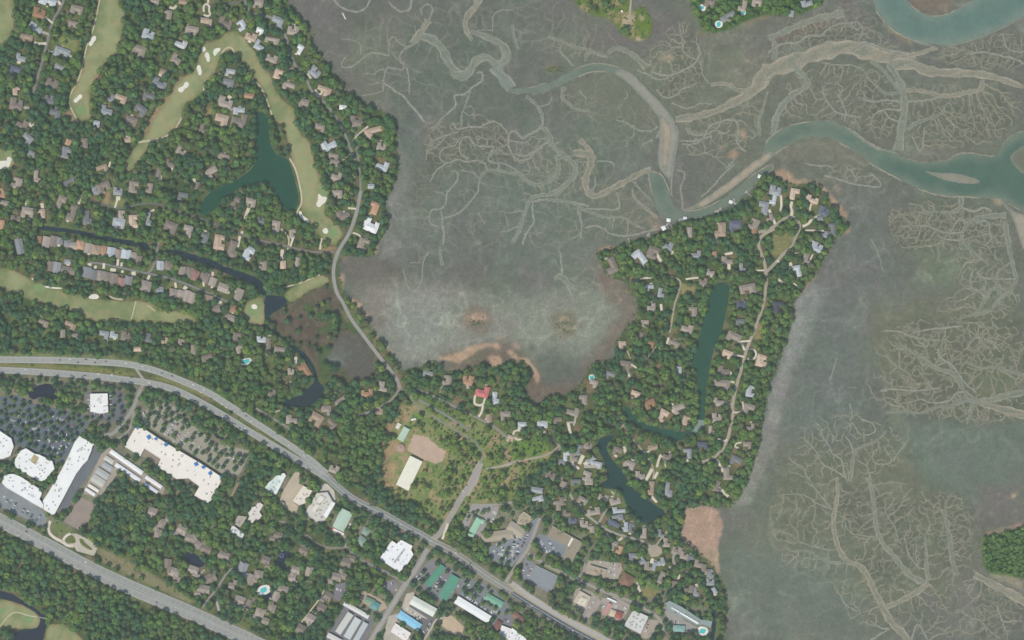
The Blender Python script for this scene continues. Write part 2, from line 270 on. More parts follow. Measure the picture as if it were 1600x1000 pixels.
# paved lots: polygon, colour
lots = [
 (T(0,500,[(-280,470),(0,478),(110,470),(215,522),(380,560),(545,600),(560,640),(505,715),(450,800),(400,880),(330,890),(235,825),(160,795),(110,790),(70,735),(20,705),(-280,640)]),(112,122,128)),
 (T(0,500,[(535,450),(770,445),(790,600),(700,640),(555,620)]),(118,122,126)),
 (T(0,500,[(870,590),(940,545),(1000,505),(1100,545),(1140,585),(1180,640),(1260,700),(1330,770),(1440,790),(1560,815),(1530,900),(1500,960),(1420,985),(1250,870),(1060,745),(900,645)]),(160,158,143)),
 (T(0,500,[(890,800),(1012,870),(985,918),(885,850)]),(150,142,128)),
 (T(0,750,[(-280,-120),(0,20),(20,30),(150,110),(260,190),(300,235),(270,300),(160,240),(0,165),(-280,20)]),(140,146,146)),
 (T(0,500,[(600,790),(640,840),(560,960),(470,1090),(420,1180),(380,1200),(355,1170),(450,1010),(520,900)]),(118,124,128)),
 (T(0,750,[(500,110),(600,150),(555,260),(490,312),(398,258)]),(156,146,136)),
 (T(0,500,[(632,842),(685,793),(1035,1040),(1015,1092),(845,992),(742,905),(728,965),(690,1025),(655,1065),(608,1112),(518,1082),(560,990)]),(170,162,148)),
 (T(0,750,[(395,380),(440,335),(480,335),(550,370),(612,412),(590,475),(480,445),(460,412)]),(188,182,165)),
 (T(400,750,[(990,590),(1090,500),(1150,505),(1280,600),(1215,760),(1140,750),(1050,690)]),(135,136,136)),
 (T(400,750,[(1285,610),(1420,640),(1500,690),(1560,760),(1590,800),(1560,860),(1480,850),(1270,715),(1250,680)]),(132,138,138)),
 (T(400,750,[(900,800),(960,770),(1110,860),(1120,900),(1060,980),(1020,950),(1035,905),(905,815)]),(120,122,122)),
 (T(400,750,[(940,710),(985,700),(990,720),(955,790),(1080,870),(900,830)]),(190,182,165)),
 (T(400,750,[(830,850),(900,830),(880,870),(1000,1050),(780,1040),(800,960)]),(182,176,162)),
 (T(400,750,[(510,860),(560,760),(720,850),(740,890),(680,1020),(600,1100),(440,1040),(440,960)]),(128,130,132)),
 (T(400,750,[(500,650),(560,640),(560,690),(520,760),(480,740)]),(130,130,134)),
 (T(400,750,[(640,740),(680,690),(800,760),(820,800),(760,830),(660,760)]),(178,165,145)),
 (T(400,750,[(790,640),(860,620),(890,660),(850,710),(800,690)]),(140,138,138)),
 (T(400,750,[(1340,160),(1520,165),(1500,230),(1440,290),(1390,360),(1350,350),(1430,230),(1360,210),(1320,320),(1290,260)]),(160,158,152)),
 (T(400,750,[(1440,440),(1600,320),(1600,540),(1540,540),(1480,500)]),(136,142,144)),
 (T(400,750,[(1470,900),(1510,860),(1600,830),(1600,910),(1520,960)]),(130,134,136)),
 (T(800,750,[(0,300),(60,330),(110,330),(130,240),(175,240),(130,360),(60,470),(0,540),(-60,480)]),(138,144,146)),
 (T(800,750,[(160,340),(220,345),(345,410),(320,485),(280,470),(180,440),(160,400)]),(136,144,148)),
 (T(800,750,[(80,480),(150,530),(110,610),(240,690),(220,700),(60,610)]),(138,144,148)),
 (T(800,750,[(450,580),(480,500),(560,505),(680,520),(690,560),(660,620),(590,620)]),(172,164,150)),
 (T(800,750,[(400,660),(500,700),(560,760),(520,830),(470,870),(380,770)]),(168,160,150)),
 (T(800,750,[(560,740),(640,730),(740,780),(720,830),(690,870),(640,880),(560,840)]),(168,160,150)),
 (T(800,750,[(860,870),(920,880),(870,990),(820,990),(800,960)]),(170,162,148)),
 (T(800,750,[(930,800),(985,790),(1080,880),(1180,930),(1100,960),(1000,900)]),(160,158,150)),
 (T(400,500,[(985,715),(1060,730),(1185,820),(1170,880),(1125,900),(1040,870),(945,812)]),(190,168,148)),
 (T(400,750,[(1170,870),(1230,850),(1300,920),(1280,985),(1230,960),(1160,910)]),(196,178,152)),
 ([(499.5, 763.5), (502.5, 756.0), (511.5, 756.0), (522.0, 766.5), (525.0, 785.2), (507.0, 814.5), (492.0, 815.2), (475.5, 801.0)],(196,190,174)),
 ([(462.0, 735.0), (468.8, 739.5), (466.5, 756.0), (474.0, 759.0), (456.8, 783.0), (466.5, 792.0), (462.0, 804.0), (436.5, 786.0), (441.0, 769.5)],(190,178,156)),
 (T(400,500,[(1340,980),(1360,930),(1395,880),(1420,900),(1390,1000),(1330,1100),(1290,1090)]),(172,165,155)),
 (T(800,750,[(845,440),(860,410),(900,402),(935,425),(940,455),(910,480),(870,482)]),(172,162,145)),
 (T(800,750,[(-30,640),(100,700),(300,830),(420,890),(540,950),(700,1050),(560,1040),(450,965),(300,880),(150,790),(0,700)]),(178,170,145)),
]
drives = []
for ox, oy, sg in (
 (0,0,[([(350,-10),(380,30)],4,0),([(270,100),(300,120),(330,145)],3,0),([(230,180),(262,200),(310,215)],4,1),([(215,265),(240,275),(290,272)],4,0),([(300,315),(330,325)],3,0),([(430,340),(445,360)],4,0),([(140,672),(185,675)],4,1),([(180,760),(190,790),(215,780)],4,0),([(1060,45),(1085,55),(1105,35)],4,0),([(1275,75),(1270,40),(1290,20),(1310,40),(1305,70),(1318,92),(1290,103),(1275,90)],3,0),([(1300,20),(1305,-20)],3,0),([(1170,150),(1190,175)],3,0),([(1425,600),(1445,615)],5,0),([(1430,640),(1450,690)],4,1),([(1390,960),(1380,985)],3,0),([(790,850),(815,885)],3,0),([(800,650),(825,670)],3,1),([(1185,885),(1205,895)],3,0)]),
 (400,0,[([(0,200),(40,180)],4,0),([(180,460),(215,430),(240,430)],2.5,1),([(370,560),(385,590),(410,590),(412,560)],3,0),([(600,890),(640,840),(700,790)],3,0),([(635,750),(660,745),(670,770)],3,0),([(540,1000),(600,960)],2.5,1),([(540,80),(560,120)],2,0),([(320,460),(345,490)],3,0)]),
 (0,250,[([(170,250),(160,295),(180,300)],4,0),([(262,270),(268,310)],5,0),([(505,215),(480,315)],4.5,0),([(735,245),(718,298)],3,0),([(725,240),(752,240)],6,0),([(600,660),(590,690)],4,0),([(560,645),(560,665)],6,0),([(650,645),(648,680)],4,0),([(690,685),(725,690)],5,0),([(738,620),(735,660)],4,0),([(762,640),(758,665)],3.5,0),([(765,690),(765,705)],4,0),([(822,710),(848,708)],6,0),([(935,720),(920,755)],4,0),([(1000,95),(1003,125)],5,0),([(1075,45),(1080,65)],3.5,0),([(1210,115),(1225,150)],4,0),([(1190,405),(1190,440)],6,0),([(1285,440),(1275,465)],5,0),([(1500,475),(1485,545)],4,0),([(1515,445),(1510,460)],4,0),([(1555,300),(1540,340),(1530,375)],5,0),([(1330,700),(1325,800)],3.5,0),([(1165,790),(1150,810)],6,0),([(1380,880),(1365,910)],6,0),([(1470,810),(1480,850)],3,0),([(1270,760),(1275,790)],3,0),([(1420,810),(1430,835)],4,0),([(860,340),(855,370)],4,0),([(965,310),(930,330)],3,0),([(1095,765),(1100,800)],3.5,0),([(690,10),(680,45)],3,0),([(1580,530),(1565,570)],3,1),([(1290,850),(1330,865)],5,1)]),
 (400,250,[([(575,300),(625,305)],3,0),([(165,560),(160,620)],5,0),([(235,480),(215,540)],3,0),([(410,490),(400,560)],3,0),([(605,455),(640,465),(665,490)],2.5,0),([(545,320),(548,335)],5,0)]),
 (800,250,[([(1275,480),(1278,520)],3.5,0),([(905,590),(935,640)],4.5,0),([(1355,650),(1358,685)],5,0),([(1330,590),(1380,580)],4,0),([(1525,690),(1575,690)],2.5,0),([(1085,745),(1120,740),(1165,735)],3,0),([(1500,810),(1560,840)],3,1),([(930,900),(935,940)],4,0),([(800,640),(830,670)],3,0),([(990,580),(1010,575)],5,0),([(820,740),(870,735)],3,0),([(1275,395),(1330,393)],3,0)]),
 (1200,250,[([(80,220),(85,270),(78,330)],3.5,0),([(150,260),(140,300),(152,320),(145,352)],4.5,0),([(270,270),(258,325)],2.5,0),([(315,352),(275,370),(250,400),(215,415)],4.5,0),([(230,440),(290,440),(350,442)],2.5,0),([(225,490),(260,505),(300,515)],3,0),([(165,585),(215,580)],2.5,0),([(280,590),(245,660)],2.5,0),([(5,310),(25,350),(45,400)],4,0),([(140,640),(145,680)],5,0),([(60,740),(90,770)],4,0),([(160,770),(195,800)],2.5,0),([(55,630),(70,640)],4,0)]),
 (400,500,[([(1370,470),(1362,520),(1385,535),(1420,530),(1432,490)],3.5,0),([(1420,530),(1410,580),(1390,605)],3.5,0),([(1320,400),(1325,430)],4.5,1),([(1180,400),(1155,430),(1150,455)],2.5,1),([(80,570),(120,575),(150,565)],2.5,1),([(215,380),(210,440)],2,1),([(1450,620),(1440,630)],8,0),([(1440,930),(1600,900)],2.5,1),([(250,230),(245,270)],5,0)]),
 (800,500,[([(1400,120),(1430,140),(1455,190)],3.5,0),([(1430,135),(1490,130)],3,0),([(1370,215),(1450,230)],3,0),([(1470,245),(1510,250),(1530,215),(1515,185),(1480,180)],3,0),([(1345,310),(1370,340)],5,0),([(1320,375),(1390,390)],3,0),([(745,275),(730,310),(720,320),(735,355)],3.5,0),([(745,275),(785,305)],3,0),([(1000,560),(1010,580),(1040,585),(1000,520)],2.5,0),([(930,560),(940,590)],4,0),([(350,640),(365,710)],4.5,0),([(190,690),(240,735)],3.5,0),([(60,745),(30,750),(5,720),(15,690),(50,690)],3,0),([(400,600),(385,660)],3,1),([(445,845),(420,900)],6,0),([(520,860),(450,905)],6,0),([(560,915),(450,915)],5,1),([(370,900),(420,930)],4,0),([(820,820),(840,830),(870,810),(850,800)],3,0),([(930,840),(915,880),(905,920)],3.5,0),([(940,850),(965,920)],3.5,0),([(875,930),(850,980),(835,1000)],5,0),([(910,950),(890,990)],4,0),([(1080,860),(1105,890)],4,0),([(1280,870),(1310,930),(1320,950)],4,0),([(1440,510),(1450,560),(1410,580),(1380,575)],2.5,0),([(1285,740),(1330,760),(1345,745)],3,0),([(1435,765),(1400,770),(1390,795),(1425,800)],2.5,0),([(700,790),(710,830)],5,0),([(340,640),(400,640)],2.5,1),([(1310,510),(1370,530)],4,1),([(980,110),(970,150)],4,0),([(820,270),(900,170)],2,1),([(720,190),(740,240)],2,1)]),
 (0,750,[([(315,255),(300,300),(310,335),(345,365),(390,385),(420,410),(460,412)],4.5,0),([(390,385),(410,350),(440,335)],4,0),([(1240,600),(1280,560)],2.5,1),([(1540,770),(1560,800)],2.5,0),([(1350,740),(1370,820)],4,1)]),
 (400,750,[([(468,612),(430,680),(400,740),(330,830),(250,930)],1.6,0),([(590,270),(580,300)],3,0),([(1200,270),(1165,370)],4,0)]),
 (800,750,[([(640,400),(690,360)],3,0),([(735,340),(740,320)],4,0),([(590,330),(600,355)],4,0),([(870,100),(905,140)],4,0),([(1290,50),(1330,80),(1350,105)],5,0),([(880,490),(870,520)],5,0),([(980,540),(990,555)],4,0),([(1045,590),(1040,620)],4,0),([(1150,650),(1155,670)],4,0),([(1265,680),(1275,700)],3,0),([(780,640),(800,700)],4,0),([(620,70),(640,90)],3,1)])):
    for p, w_, k in sg: drives.append((T(ox, oy, p), w_, ((214,206,186),(178,172,160))[k]))
# houses per 4x tile: x,y,length,width,angle(clockwise),roof colour
HOUSES = [
 (0,0,"300,12,105,50,20,l 248,80,75,62,15,o 225,175,85,45,35,l 165,240,80,50,10,t 480,65,75,60,15,b 458,155,60,45,15,b 388,330,95,60,20,l 370,425,60,50,20,g 95,445,70,60,20,d 330,520,80,60,30,b 105,570,45,50,0,t 312,620,60,60,10,g 105,650,80,75,10,b 345,715,70,60,10,g 140,775,70,60,25,b 135,360,60,50,10,l 170,870,65,60,40,g 200,965,50,40,30,g 430,890,35,40,20,o 415,955,60,70,15,g 525,895,50,60,0,b 603,775,45,40,10,l 820,760,75,60,20,b 670,690,70,60,10,g 695,610,45,50,20,g 755,620,70,50,20,t 880,690,75,60,35,g 930,610,70,55,20,g 1000,520,90,55,25,g 930,215,75,65,20,l 870,320,80,70,20,b 1132,275,75,50,20,w 1105,370,60,60,30,b 1020,450,40,35,20,t 1285,140,80,50,10,t 1410,140,80,70,20,b 1510,160,60,55,60,l 1200,195,80,60,10,b 1050,95,50,60,10,b 965,15,60,40,10,b 1150,12,60,35,10,t 1440,455,60,45,10,l 1425,525,70,60,10,g 1410,640,90,65,20,b 1385,750,80,70,15,t 1270,800,40,60,20,b 1495,750,90,85,15,b 1495,695,70,45,5,l 1560,600,60,32,10,o 1135,945,60,50,30,b 1400,980,70,40,20,b 1570,230,70,50,20,t 800,870,40,40,0,t"),
 (400,0,"15,30,60,60,10,b 135,135,70,60,20,l 25,195,45,40,20,w 100,255,90,40,10,b 25,285,60,60,30,l 235,190,70,60,10,b 272,310,40,60,30,w 100,365,70,50,20,b 140,465,50,60,20,t 205,540,75,50,20,b 300,650,60,60,15,b 370,450,70,60,40,l 425,570,85,55,20,t 545,672,45,30,5,w 628,755,80,60,10,b 735,825,110,52,-15,t 400,800,60,50,10,b 455,905,90,65,-30,l 785,915,60,50,5,b 485,980,60,40,10,b"),
 (800,0,"1235,20,60,60,20,b 1440,35,50,70,10,b 1530,20,60,50,10,b 1350,105,95,40,-30,g"),
 (1200,0,"240,20,70,45,-20,l 145,85,30,40,10,l"),
 (0,250,"1065,20,60,50,10,b 640,55,70,45,-20,t 985,75,50,60,20,b 1325,80,80,60,-30,b 105,145,65,70,20,b 237,105,45,80,5,b 440,135,90,40,-30,g 650,170,85,60,-20,b 600,190,45,50,0,g 740,195,55,50,5,g 838,170,60,70,5,b 935,175,40,60,10,b 1145,230,60,50,10,g 1232,160,30,50,15,b 1470,270,50,80,20,b 1568,270,60,60,10,b 15,205,40,60,0,o 30,275,60,40,10,b 175,330,75,65,10,b 262,335,45,55,0,t 100,365,60,40,0,b 385,265,50,80,20,b 452,330,50,105,20,b 550,360,55,90,5,g 762,340,40,50,0,b 743,400,75,70,10,l 838,385,60,80,0,t 935,370,40,80,10,g 1065,420,80,70,20,b 1175,445,55,70,15,b 1278,490,50,60,20,g 1375,515,70,90,10,t 1462,560,65,100,20,b 1555,585,60,85,25,l 10,405,40,60,0,o"),
 (400,250,"505,100,60,60,20,b 790,35,75,60,20,l 720,165,40,30,0,l 510,215,60,50,0,b 735,300,60,75,20,o 545,340,80,65,-15,b 720,408,95,80,22,w 672,525,65,70,20,b 125,415,50,70,10,b 30,375,50,40,0,g 230,460,40,55,0,b 45,660,50,60,0,b 170,655,35,50,0,t 262,640,35,60,0,b 490,20,60,40,10,b"),
 (800,250,"620,660,70,95,-25,b 795,612,65,95,-35,l 882,580,70,75,20,b 975,535,60,55,20,g 1150,590,60,50,0,g 1345,625,70,48,0,b 1265,585,25,30,0,o 1300,435,70,85,0,t 1395,415,75,75,0,d 1510,400,60,70,25,b 1515,440,30,38,20,o 1570,300,60,80,10,g 1440,670,40,50,0,g 1472,808,100,62,-10,b 1110,450,30,60,0,b 1240,700,50,40,0,b 860,800,50,40,0,l 932,830,40,60,10,l 870,920,50,50,0,b 1130,950,50,60,0,b 1435,900,60,55,10,d 1195,760,50,45,0,b"),
 (1200,250,"45,190,70,60,10,l 165,215,55,70,10,t 275,245,80,45,20,t 350,320,65,60,20,d 325,367,40,30,0,g 395,435,50,75,0,g 345,465,50,40,0,g 305,545,70,60,20,l 245,615,55,60,20,b 180,695,50,70,-10,l 60,920,55,70,5,d 30,245,40,60,10,l 10,360,40,45,0,b"),
 (0,500,"270,20,70,40,20,b 440,35,70,45,20,t 650,95,60,55,10,l 715,90,50,45,10,l 790,100,60,60,10,b 935,112,50,55,10,g 1030,130,45,40,0,t 1135,140,40,45,10,b 1210,185,30,60,0,b 1295,240,70,45,-15,b 1480,110,50,60,10,b 1498,185,45,55,0,b 860,182,50,28,0,t 470,105,40,40,0,b 395,85,30,50,0,b"),
 (400,500,"1075,340,60,40,10,g 1195,375,55,60,10,b 1325,375,68,60,15,o 1415,445,80,72,15,p 1502,490,50,80,5,l 1560,600,60,60,0,b 795,415,55,60,10,b 695,455,70,50,0,o 530,500,24,85,55,b 440,565,60,60,0,b 375,620,80,75,30,t 470,650,60,50,40,b 770,570,50,40,0,t 80,150,30,80,0,b 35,120,55,40,0,l 150,190,70,40,10,b 305,315,55,80,-30,o 220,320,40,40,0,b 100,455,50,40,0,b 225,620,70,55,0,b 490,930,60,50,20,b 1455,610,35,45,0,t 1590,740,40,40,20,t"),
 (800,500,"1095,50,68,55,20,b 800,100,40,50,10,b 690,160,45,55,0,t 865,150,45,40,20,o 830,20,50,40,0,b 1010,150,70,40,20,b 705,285,66,60,10,b 508,398,50,48,20,b 610,345,60,45,20,g 770,465,55,42,20,t 862,525,68,56,-20,o 940,600,55,80,30,t 1045,555,75,55,-20,b 1090,630,50,55,20,t 445,500,50,60,0,b 380,570,78,55,15,b 285,630,50,42,0,b 65,660,55,45,0,l 190,655,65,50,0,l 1045,315,30,50,0,l 1385,110,85,62,25,b 1345,215,65,50,20,t 1560,255,65,75,15,t 1325,315,75,60,10,b 1310,405,100,62,5,b 1290,510,65,55,0,b 1490,445,55,70,10,l 1480,555,66,60,15,b 1280,610,60,60,0,b 1488,670,52,52,0,b 1248,690,38,60,0,b 1470,785,50,48,0,b 1190,785,60,45,0,d 1095,835,50,60,0,g 1400,880,70,55,25,g 1350,960,60,75,0,b 660,820,55,50,20,b 730,905,70,52,20,b 800,970,60,55,0,b 970,850,50,45,20,b 880,795,60,35,-10,t 420,812,36,65,5,g 475,785,50,45,20,b 340,850,38,60,0,l 385,855,46,55,0,b 310,890,45,40,0,g 525,905,70,42,10,l 490,870,55,30,-35,l 240,970,60,55,20,b 465,975,50,60,20,b 1425,15,60,42,0,g"),
 (800,750,"155,62,75,34,10,l 160,120,70,38,-15,l 280,160,48,60,0,b 320,132,46,50,0,b 345,205,46,40,0,b 380,250,50,40,0,d 440,130,60,45,30,b 510,195,78,45,-10,b 570,108,60,42,20,b 645,130,65,45,-15,b 668,186,78,38,-5,l 660,235,70,38,-10,g 632,275,75,42,30,d 705,292,38,60,0,l 747,300,38,60,5,g 820,330,38,65,0,b 638,412,38,60,15,b 670,435,36,52,20,o 760,480,60,48,0,g 805,505,48,46,-30,g 850,535,48,56,0,b 895,540,36,55,15,l 930,508,46,46,-20,l 965,390,46,56,10,b 1030,440,60,55,20,b 1075,472,55,46,20,b 1115,490,48,46,0,g 1165,522,48,48,10,b 1205,552,48,52,10,b 1240,585,46,56,0,g 1238,635,50,44,0,g 935,610,38,75,30,b 1015,650,36,42,10,b 1105,680,58,48,0,b 1147,697,38,56,0,g 980,58,46,88,5,g 868,50,38,85,5,t 1285,40,56,70,20,b 930,330,40,46,0,g 450,272,50,46,0,b 492,312,46,48,0,b 400,15,60,38,0,g 480,10,50,40,0,b 1262,690,28,42,-30,l 320,25,34,40,20,b"),
]
TOWN = [(0,250,"125,540,48,95,-12,g 290,512,46,66,10,b 336,508,44,66,10,b 376,505,38,46,5,g 430,522,54,46,8,g 462,536,46,46,8,b 505,530,48,56,8,o 555,552,50,60,10,b 603,562,50,58,10,t 645,564,40,56,10,o 694,575,50,58,10,l 741,585,46,58,10,b 790,588,56,58,10,l 834,603,46,52,10,b 870,620,38,46,10,b 245,495,32,44,5,o 315,662,42,66,10,b 358,672,46,66,10,g 428,690,86,44,12,b 425,635,38,28,0,l 542,702,52,66,10,g 590,716,44,64,10,g 630,724,44,64,10,b 672,730,40,60,10,b 715,742,44,64,10,b 760,760,50,54,10,r 805,752,46,56,10,g 1003,660,44,56,5,l 1055,660,52,54,15,b 1140,690,42,54,10,b 1185,702,44,64,15,b 1222,722,42,64,20,r 1280,732,56,64,20,b 1330,762,44,54,20,b 1398,800,66,54,20,b 1495,842,48,74,20,b 915,788,66,64,15,b 1000,815,46,46,5,g 1085,832,54,54,15,b 1133,840,44,54,15,b 1168,850,40,70,15,b 1205,862,40,70,15,b 1300,868,54,46,15,t 1350,930,54,46,-10,b 1455,930,46,46,0,o 1440,985,64,38,20,b")]
CONDO = [(0,750,"955,200,60,56,20,b 1015,270,46,56,20,b 990,335,46,56,10,b 1140,310,66,56,30,b 1190,362,60,46,20,b 1290,430,64,48,20,b 1232,400,56,46,30,b 1090,575,66,54,20,b 1050,520,46,56,10,b 1210,560,66,46,20,b 1315,612,76,52,-20,b 1275,680,76,48,10,b 1400,470,72,48,20,b 1520,545,56,66,20,g 1570,620,50,66,20,b 1500,752,66,54,20,b 1560,775,40,56,20,b 1450,660,40,40,10,b"),
 (400,750,"140,345,60,42,15,b 65,500,58,48,20,b 20,590,52,50,10,b 300,440,56,50,30,b 250,560,58,48,20,b 335,570,46,58,10,b 228,610,48,48,10,b 25,830,56,56,20,b 170,680,66,38,10,b 128,725,46,56,20,b 100,800,46,52,20,b 280,930,56,56,30,b 340,865,56,56,30,b 410,800,56,56,30,b 450,725,54,54,30,b 505,605,64,48,15,b 565,515,60,56,20,b 545,600,46,38,20,b 60,880,46,40,20,b")]
# tidal creeks: points, width px (start,end), tone
CRK = []
def crk(ox, oy, items):
    for p, w0, w1, tone in items: CRK.append((T(ox, oy, p), w0, w1, tone))
crk(400,0,[([(480,-10),(520,40),(580,70),(640,76),(690,50),(715,-10)],2.6,2.6,0),([(830,15),(880,65),(930,77),(970,50),(972,-20)],2.6,3,0),([(1040,95),(1025,55),(1070,22),(1110,48),(1095,95),(1075,135)],2,2,0),
 ([(1075,125),(1040,190),(1005,230),(970,270)],8,7,1),([(1020,225),(1080,235),(1130,262),(1170,312),(1192,370),(1222,420),(1255,465)],9,10,0),([(1030,200),(1015,265),(940,298),(897,335),(898,380),(930,412),(920,438),(862,430),(817,413),(802,470),(795,520),(792,562)],3,2,1),
 ([(862,230),(832,240),(825,300),(832,352)],2,2,0),([(862,230),(900,272),(950,300)],2,2,0),([(832,350),(760,330),(700,330),(660,372),(600,420),(540,425),(532,395),(560,355)],2.2,1.6,0),([(650,342),(662,290),(620,250),(530,245)],1.8,1.4,0),([(802,432),(760,440),(738,470),(690,455)],1.8,1.2,0),
 ([(796,520),(850,550),(872,577),(930,602),(952,645),(1000,690),(1052,765)],2.2,3.5,0),([(940,420),(957,480),(955,590)],2.6,1.2,0),([(1395,-20),(1370,50),(1322,92),(1302,150),(1322,210),(1352,250)],9,4,1),([(1340,195),(1400,215),(1470,240),(1530,268),(1562,315),(1568,365),(1530,402),(1490,420)],6,14,0),
 ([(1490,410),(1530,470),(1600,555)],18,14,2),([(1235,465),(1300,478),(1342,440),(1362,390),(1400,360),(1450,355),(1495,400)],11,8,0),([(1380,452),(1422,452),(1412,512),(1342,550),(1302,597),(1228,593),(1258,650),(1200,710),(1150,742),(1118,800)],3,2,0),([(1342,550),(1312,650),(1282,720),(1285,790)],2,2.2,0),([(1480,192),(1475,100),(1512,65),(1600,60)],1.8,1.6,0),([(1380,190),(1440,185),(1482,192)],1.6,1.6,0),
 ([(1270,80),(1240,65)],1.2,1,0),([(660,600),(740,585),(800,562)],1.4,1.6,0),([(700,530),(760,520),(796,500)],1.2,1.6,0),([(1300,670),(1350,660),(1370,700),(1335,730),(1300,700)],1.6,1.4,0)])
crk(800,0,[([(0,150),(15,240),(40,310)],4,2,0),([(300,310),(318,350),(350,372),(365,395),(395,412)],2,2,1),([(220,230),(330,262),(400,300),(480,310),(600,362)],3,4,0),([(90,600),(160,660),(195,740),(185,802),(100,842),(60,870),(30,820),(0,822)],4,3,0),([(250,608),(235,650),(180,668)],2,2,0),([(325,540),(308,612),(350,640),(385,685),(490,692)],5,2,0),([(420,568),(470,622)],2,1.4,0),([(650,750),(762,782),(782,820),(880,822)],1.5,2,0),([(190,800),(240,850),(235,920)],4,2,0),([(600,330),(650,290),(740,330),(800,380),(840,420)],5,7,0),
 ([(780,440),(850,460),(900,500),(980,490),(1020,440)],3,2,0),([(1020,745),(1100,738),(1200,715),(1290,690),(1350,660)],9,7,1),([(1340,660),(1450,610),(1520,560),(1570,480),(1620,420)],9,22,1),([(1240,530),(1350,515),(1400,570),(1490,560)],4,5,1),([(1090,790),(1110,830),(1200,850),(1290,800),(1300,760),(1390,740),(1420,770),(1400,850)],2.4,3,0),([(1050,880),(1150,880),(1250,850)],2,2.4,0),([(1600,570),(1560,700),(1540,760),(1550,850)],2,4,0),
 ([(1080,250),(1060,310),(1110,360),(1180,380),(1190,470),(1230,520)],3,2,0),([(1160,280),(1180,330),(1150,390),(1080,440),(960,480),(880,450)],3,3,0),([(900,560),(960,620),(1040,590),(1060,550),(1120,540)],2.4,2.4,0),([(1000,640),(1100,690),(1180,640),(1250,650)],2,2,0),([(700,620),(730,600),(700,560)],1.6,1.2,0),([(420,870),(480,930),(520,1000)],6,5,1),([(0,960),(100,980),(150,930),(240,880)],3,3,0)])
crk(1200,0,[([(-20,450),(150,392),(300,335),(430,300),(520,290),(640,330),(740,360),(860,375),(920,385)],22,20,1),([(780,400),(900,395),(980,442),(1100,456),(1250,456),(1360,468),(1450,490),(1600,545)],16,7,1),([(860,352),(960,330),(1060,292)],5,5,1),([(755,395),(800,470),(842,545),(852,620),(850,720),(830,820),(815,940)],7,10,0),([(640,380),(720,430),(770,500),(815,565)],4,4,0),([(22,225),(50,300),(40,372)],5,6,0),([(140,390),(200,450),(255,500),(240,545),(150,590),(90,660),(50,730),(30,845)],6,8,0),
 ([(860,565),(980,565),(1070,600),(1150,600),(1250,575),(1340,560),(1340,500)],4,6,1),([(870,635),(980,630),(1080,605)],3,3,0),([(870,810),(940,760),(1030,735),(1100,700),(1110,660)],5,2.4,0),([(340,570),(380,660),(440,710),(490,720),(580,735)],2,2.6,0),([(440,590),(490,700),(480,760)],2,2,0),([(820,580),(740,590),(680,540),(620,480),(600,440)],4,2,0),([(830,635),(740,622),(650,640),(600,620)],3,2,0),([(835,690),(760,680),(700,690),(660,720)],3,2,0),([(815,760),(760,740),(720,690)],3,2,0),
 ([(0,330),(100,260),(180,280),(250,215),(330,230),(360,190),(430,150),(500,140),(560,190)],3,2.4,0),([(500,150),(570,130),(600,200),(560,260)],2.4,2,0),([(0,240),(120,190),(250,130),(380,100),(480,80)],6,9,0),([(900,850),(960,980),(980,800)],2,2,0),([(1470,210),(1480,290),(1540,330),(1600,320)],2.4,2,0),([(1260,340),(1330,320),(1440,345),(1560,370),(1600,400)],2.4,3,0),([(540,320),(640,260),(700,300),(780,320),(860,330)],3,3,0),([(330,390),(450,410),(520,400),(600,440)],2,2,0)])
def crk5(ox, oy, items):
    for p, w0, w1, tone in items: CRK.append(([(ox+x/5, oy+y/5) for x, y in p], w0, w1, tone))
crk(400,250,[([(1150,540),(1150,600),(1165,660)],2.2,4,0),([(960,645),(1030,640)],1.6,1.2,0),([(920,690),(940,770),(970,840),(1040,770),(1040,640),(1080,570)],1.6,1.6,0)])
crk(800,250,[([(300,580),(310,640),(312,710)],2,3,0),([(260,740),(300,720),(350,770),(390,830)],6,8,0),([(1340,60),(1400,-20)],2,2,0)])
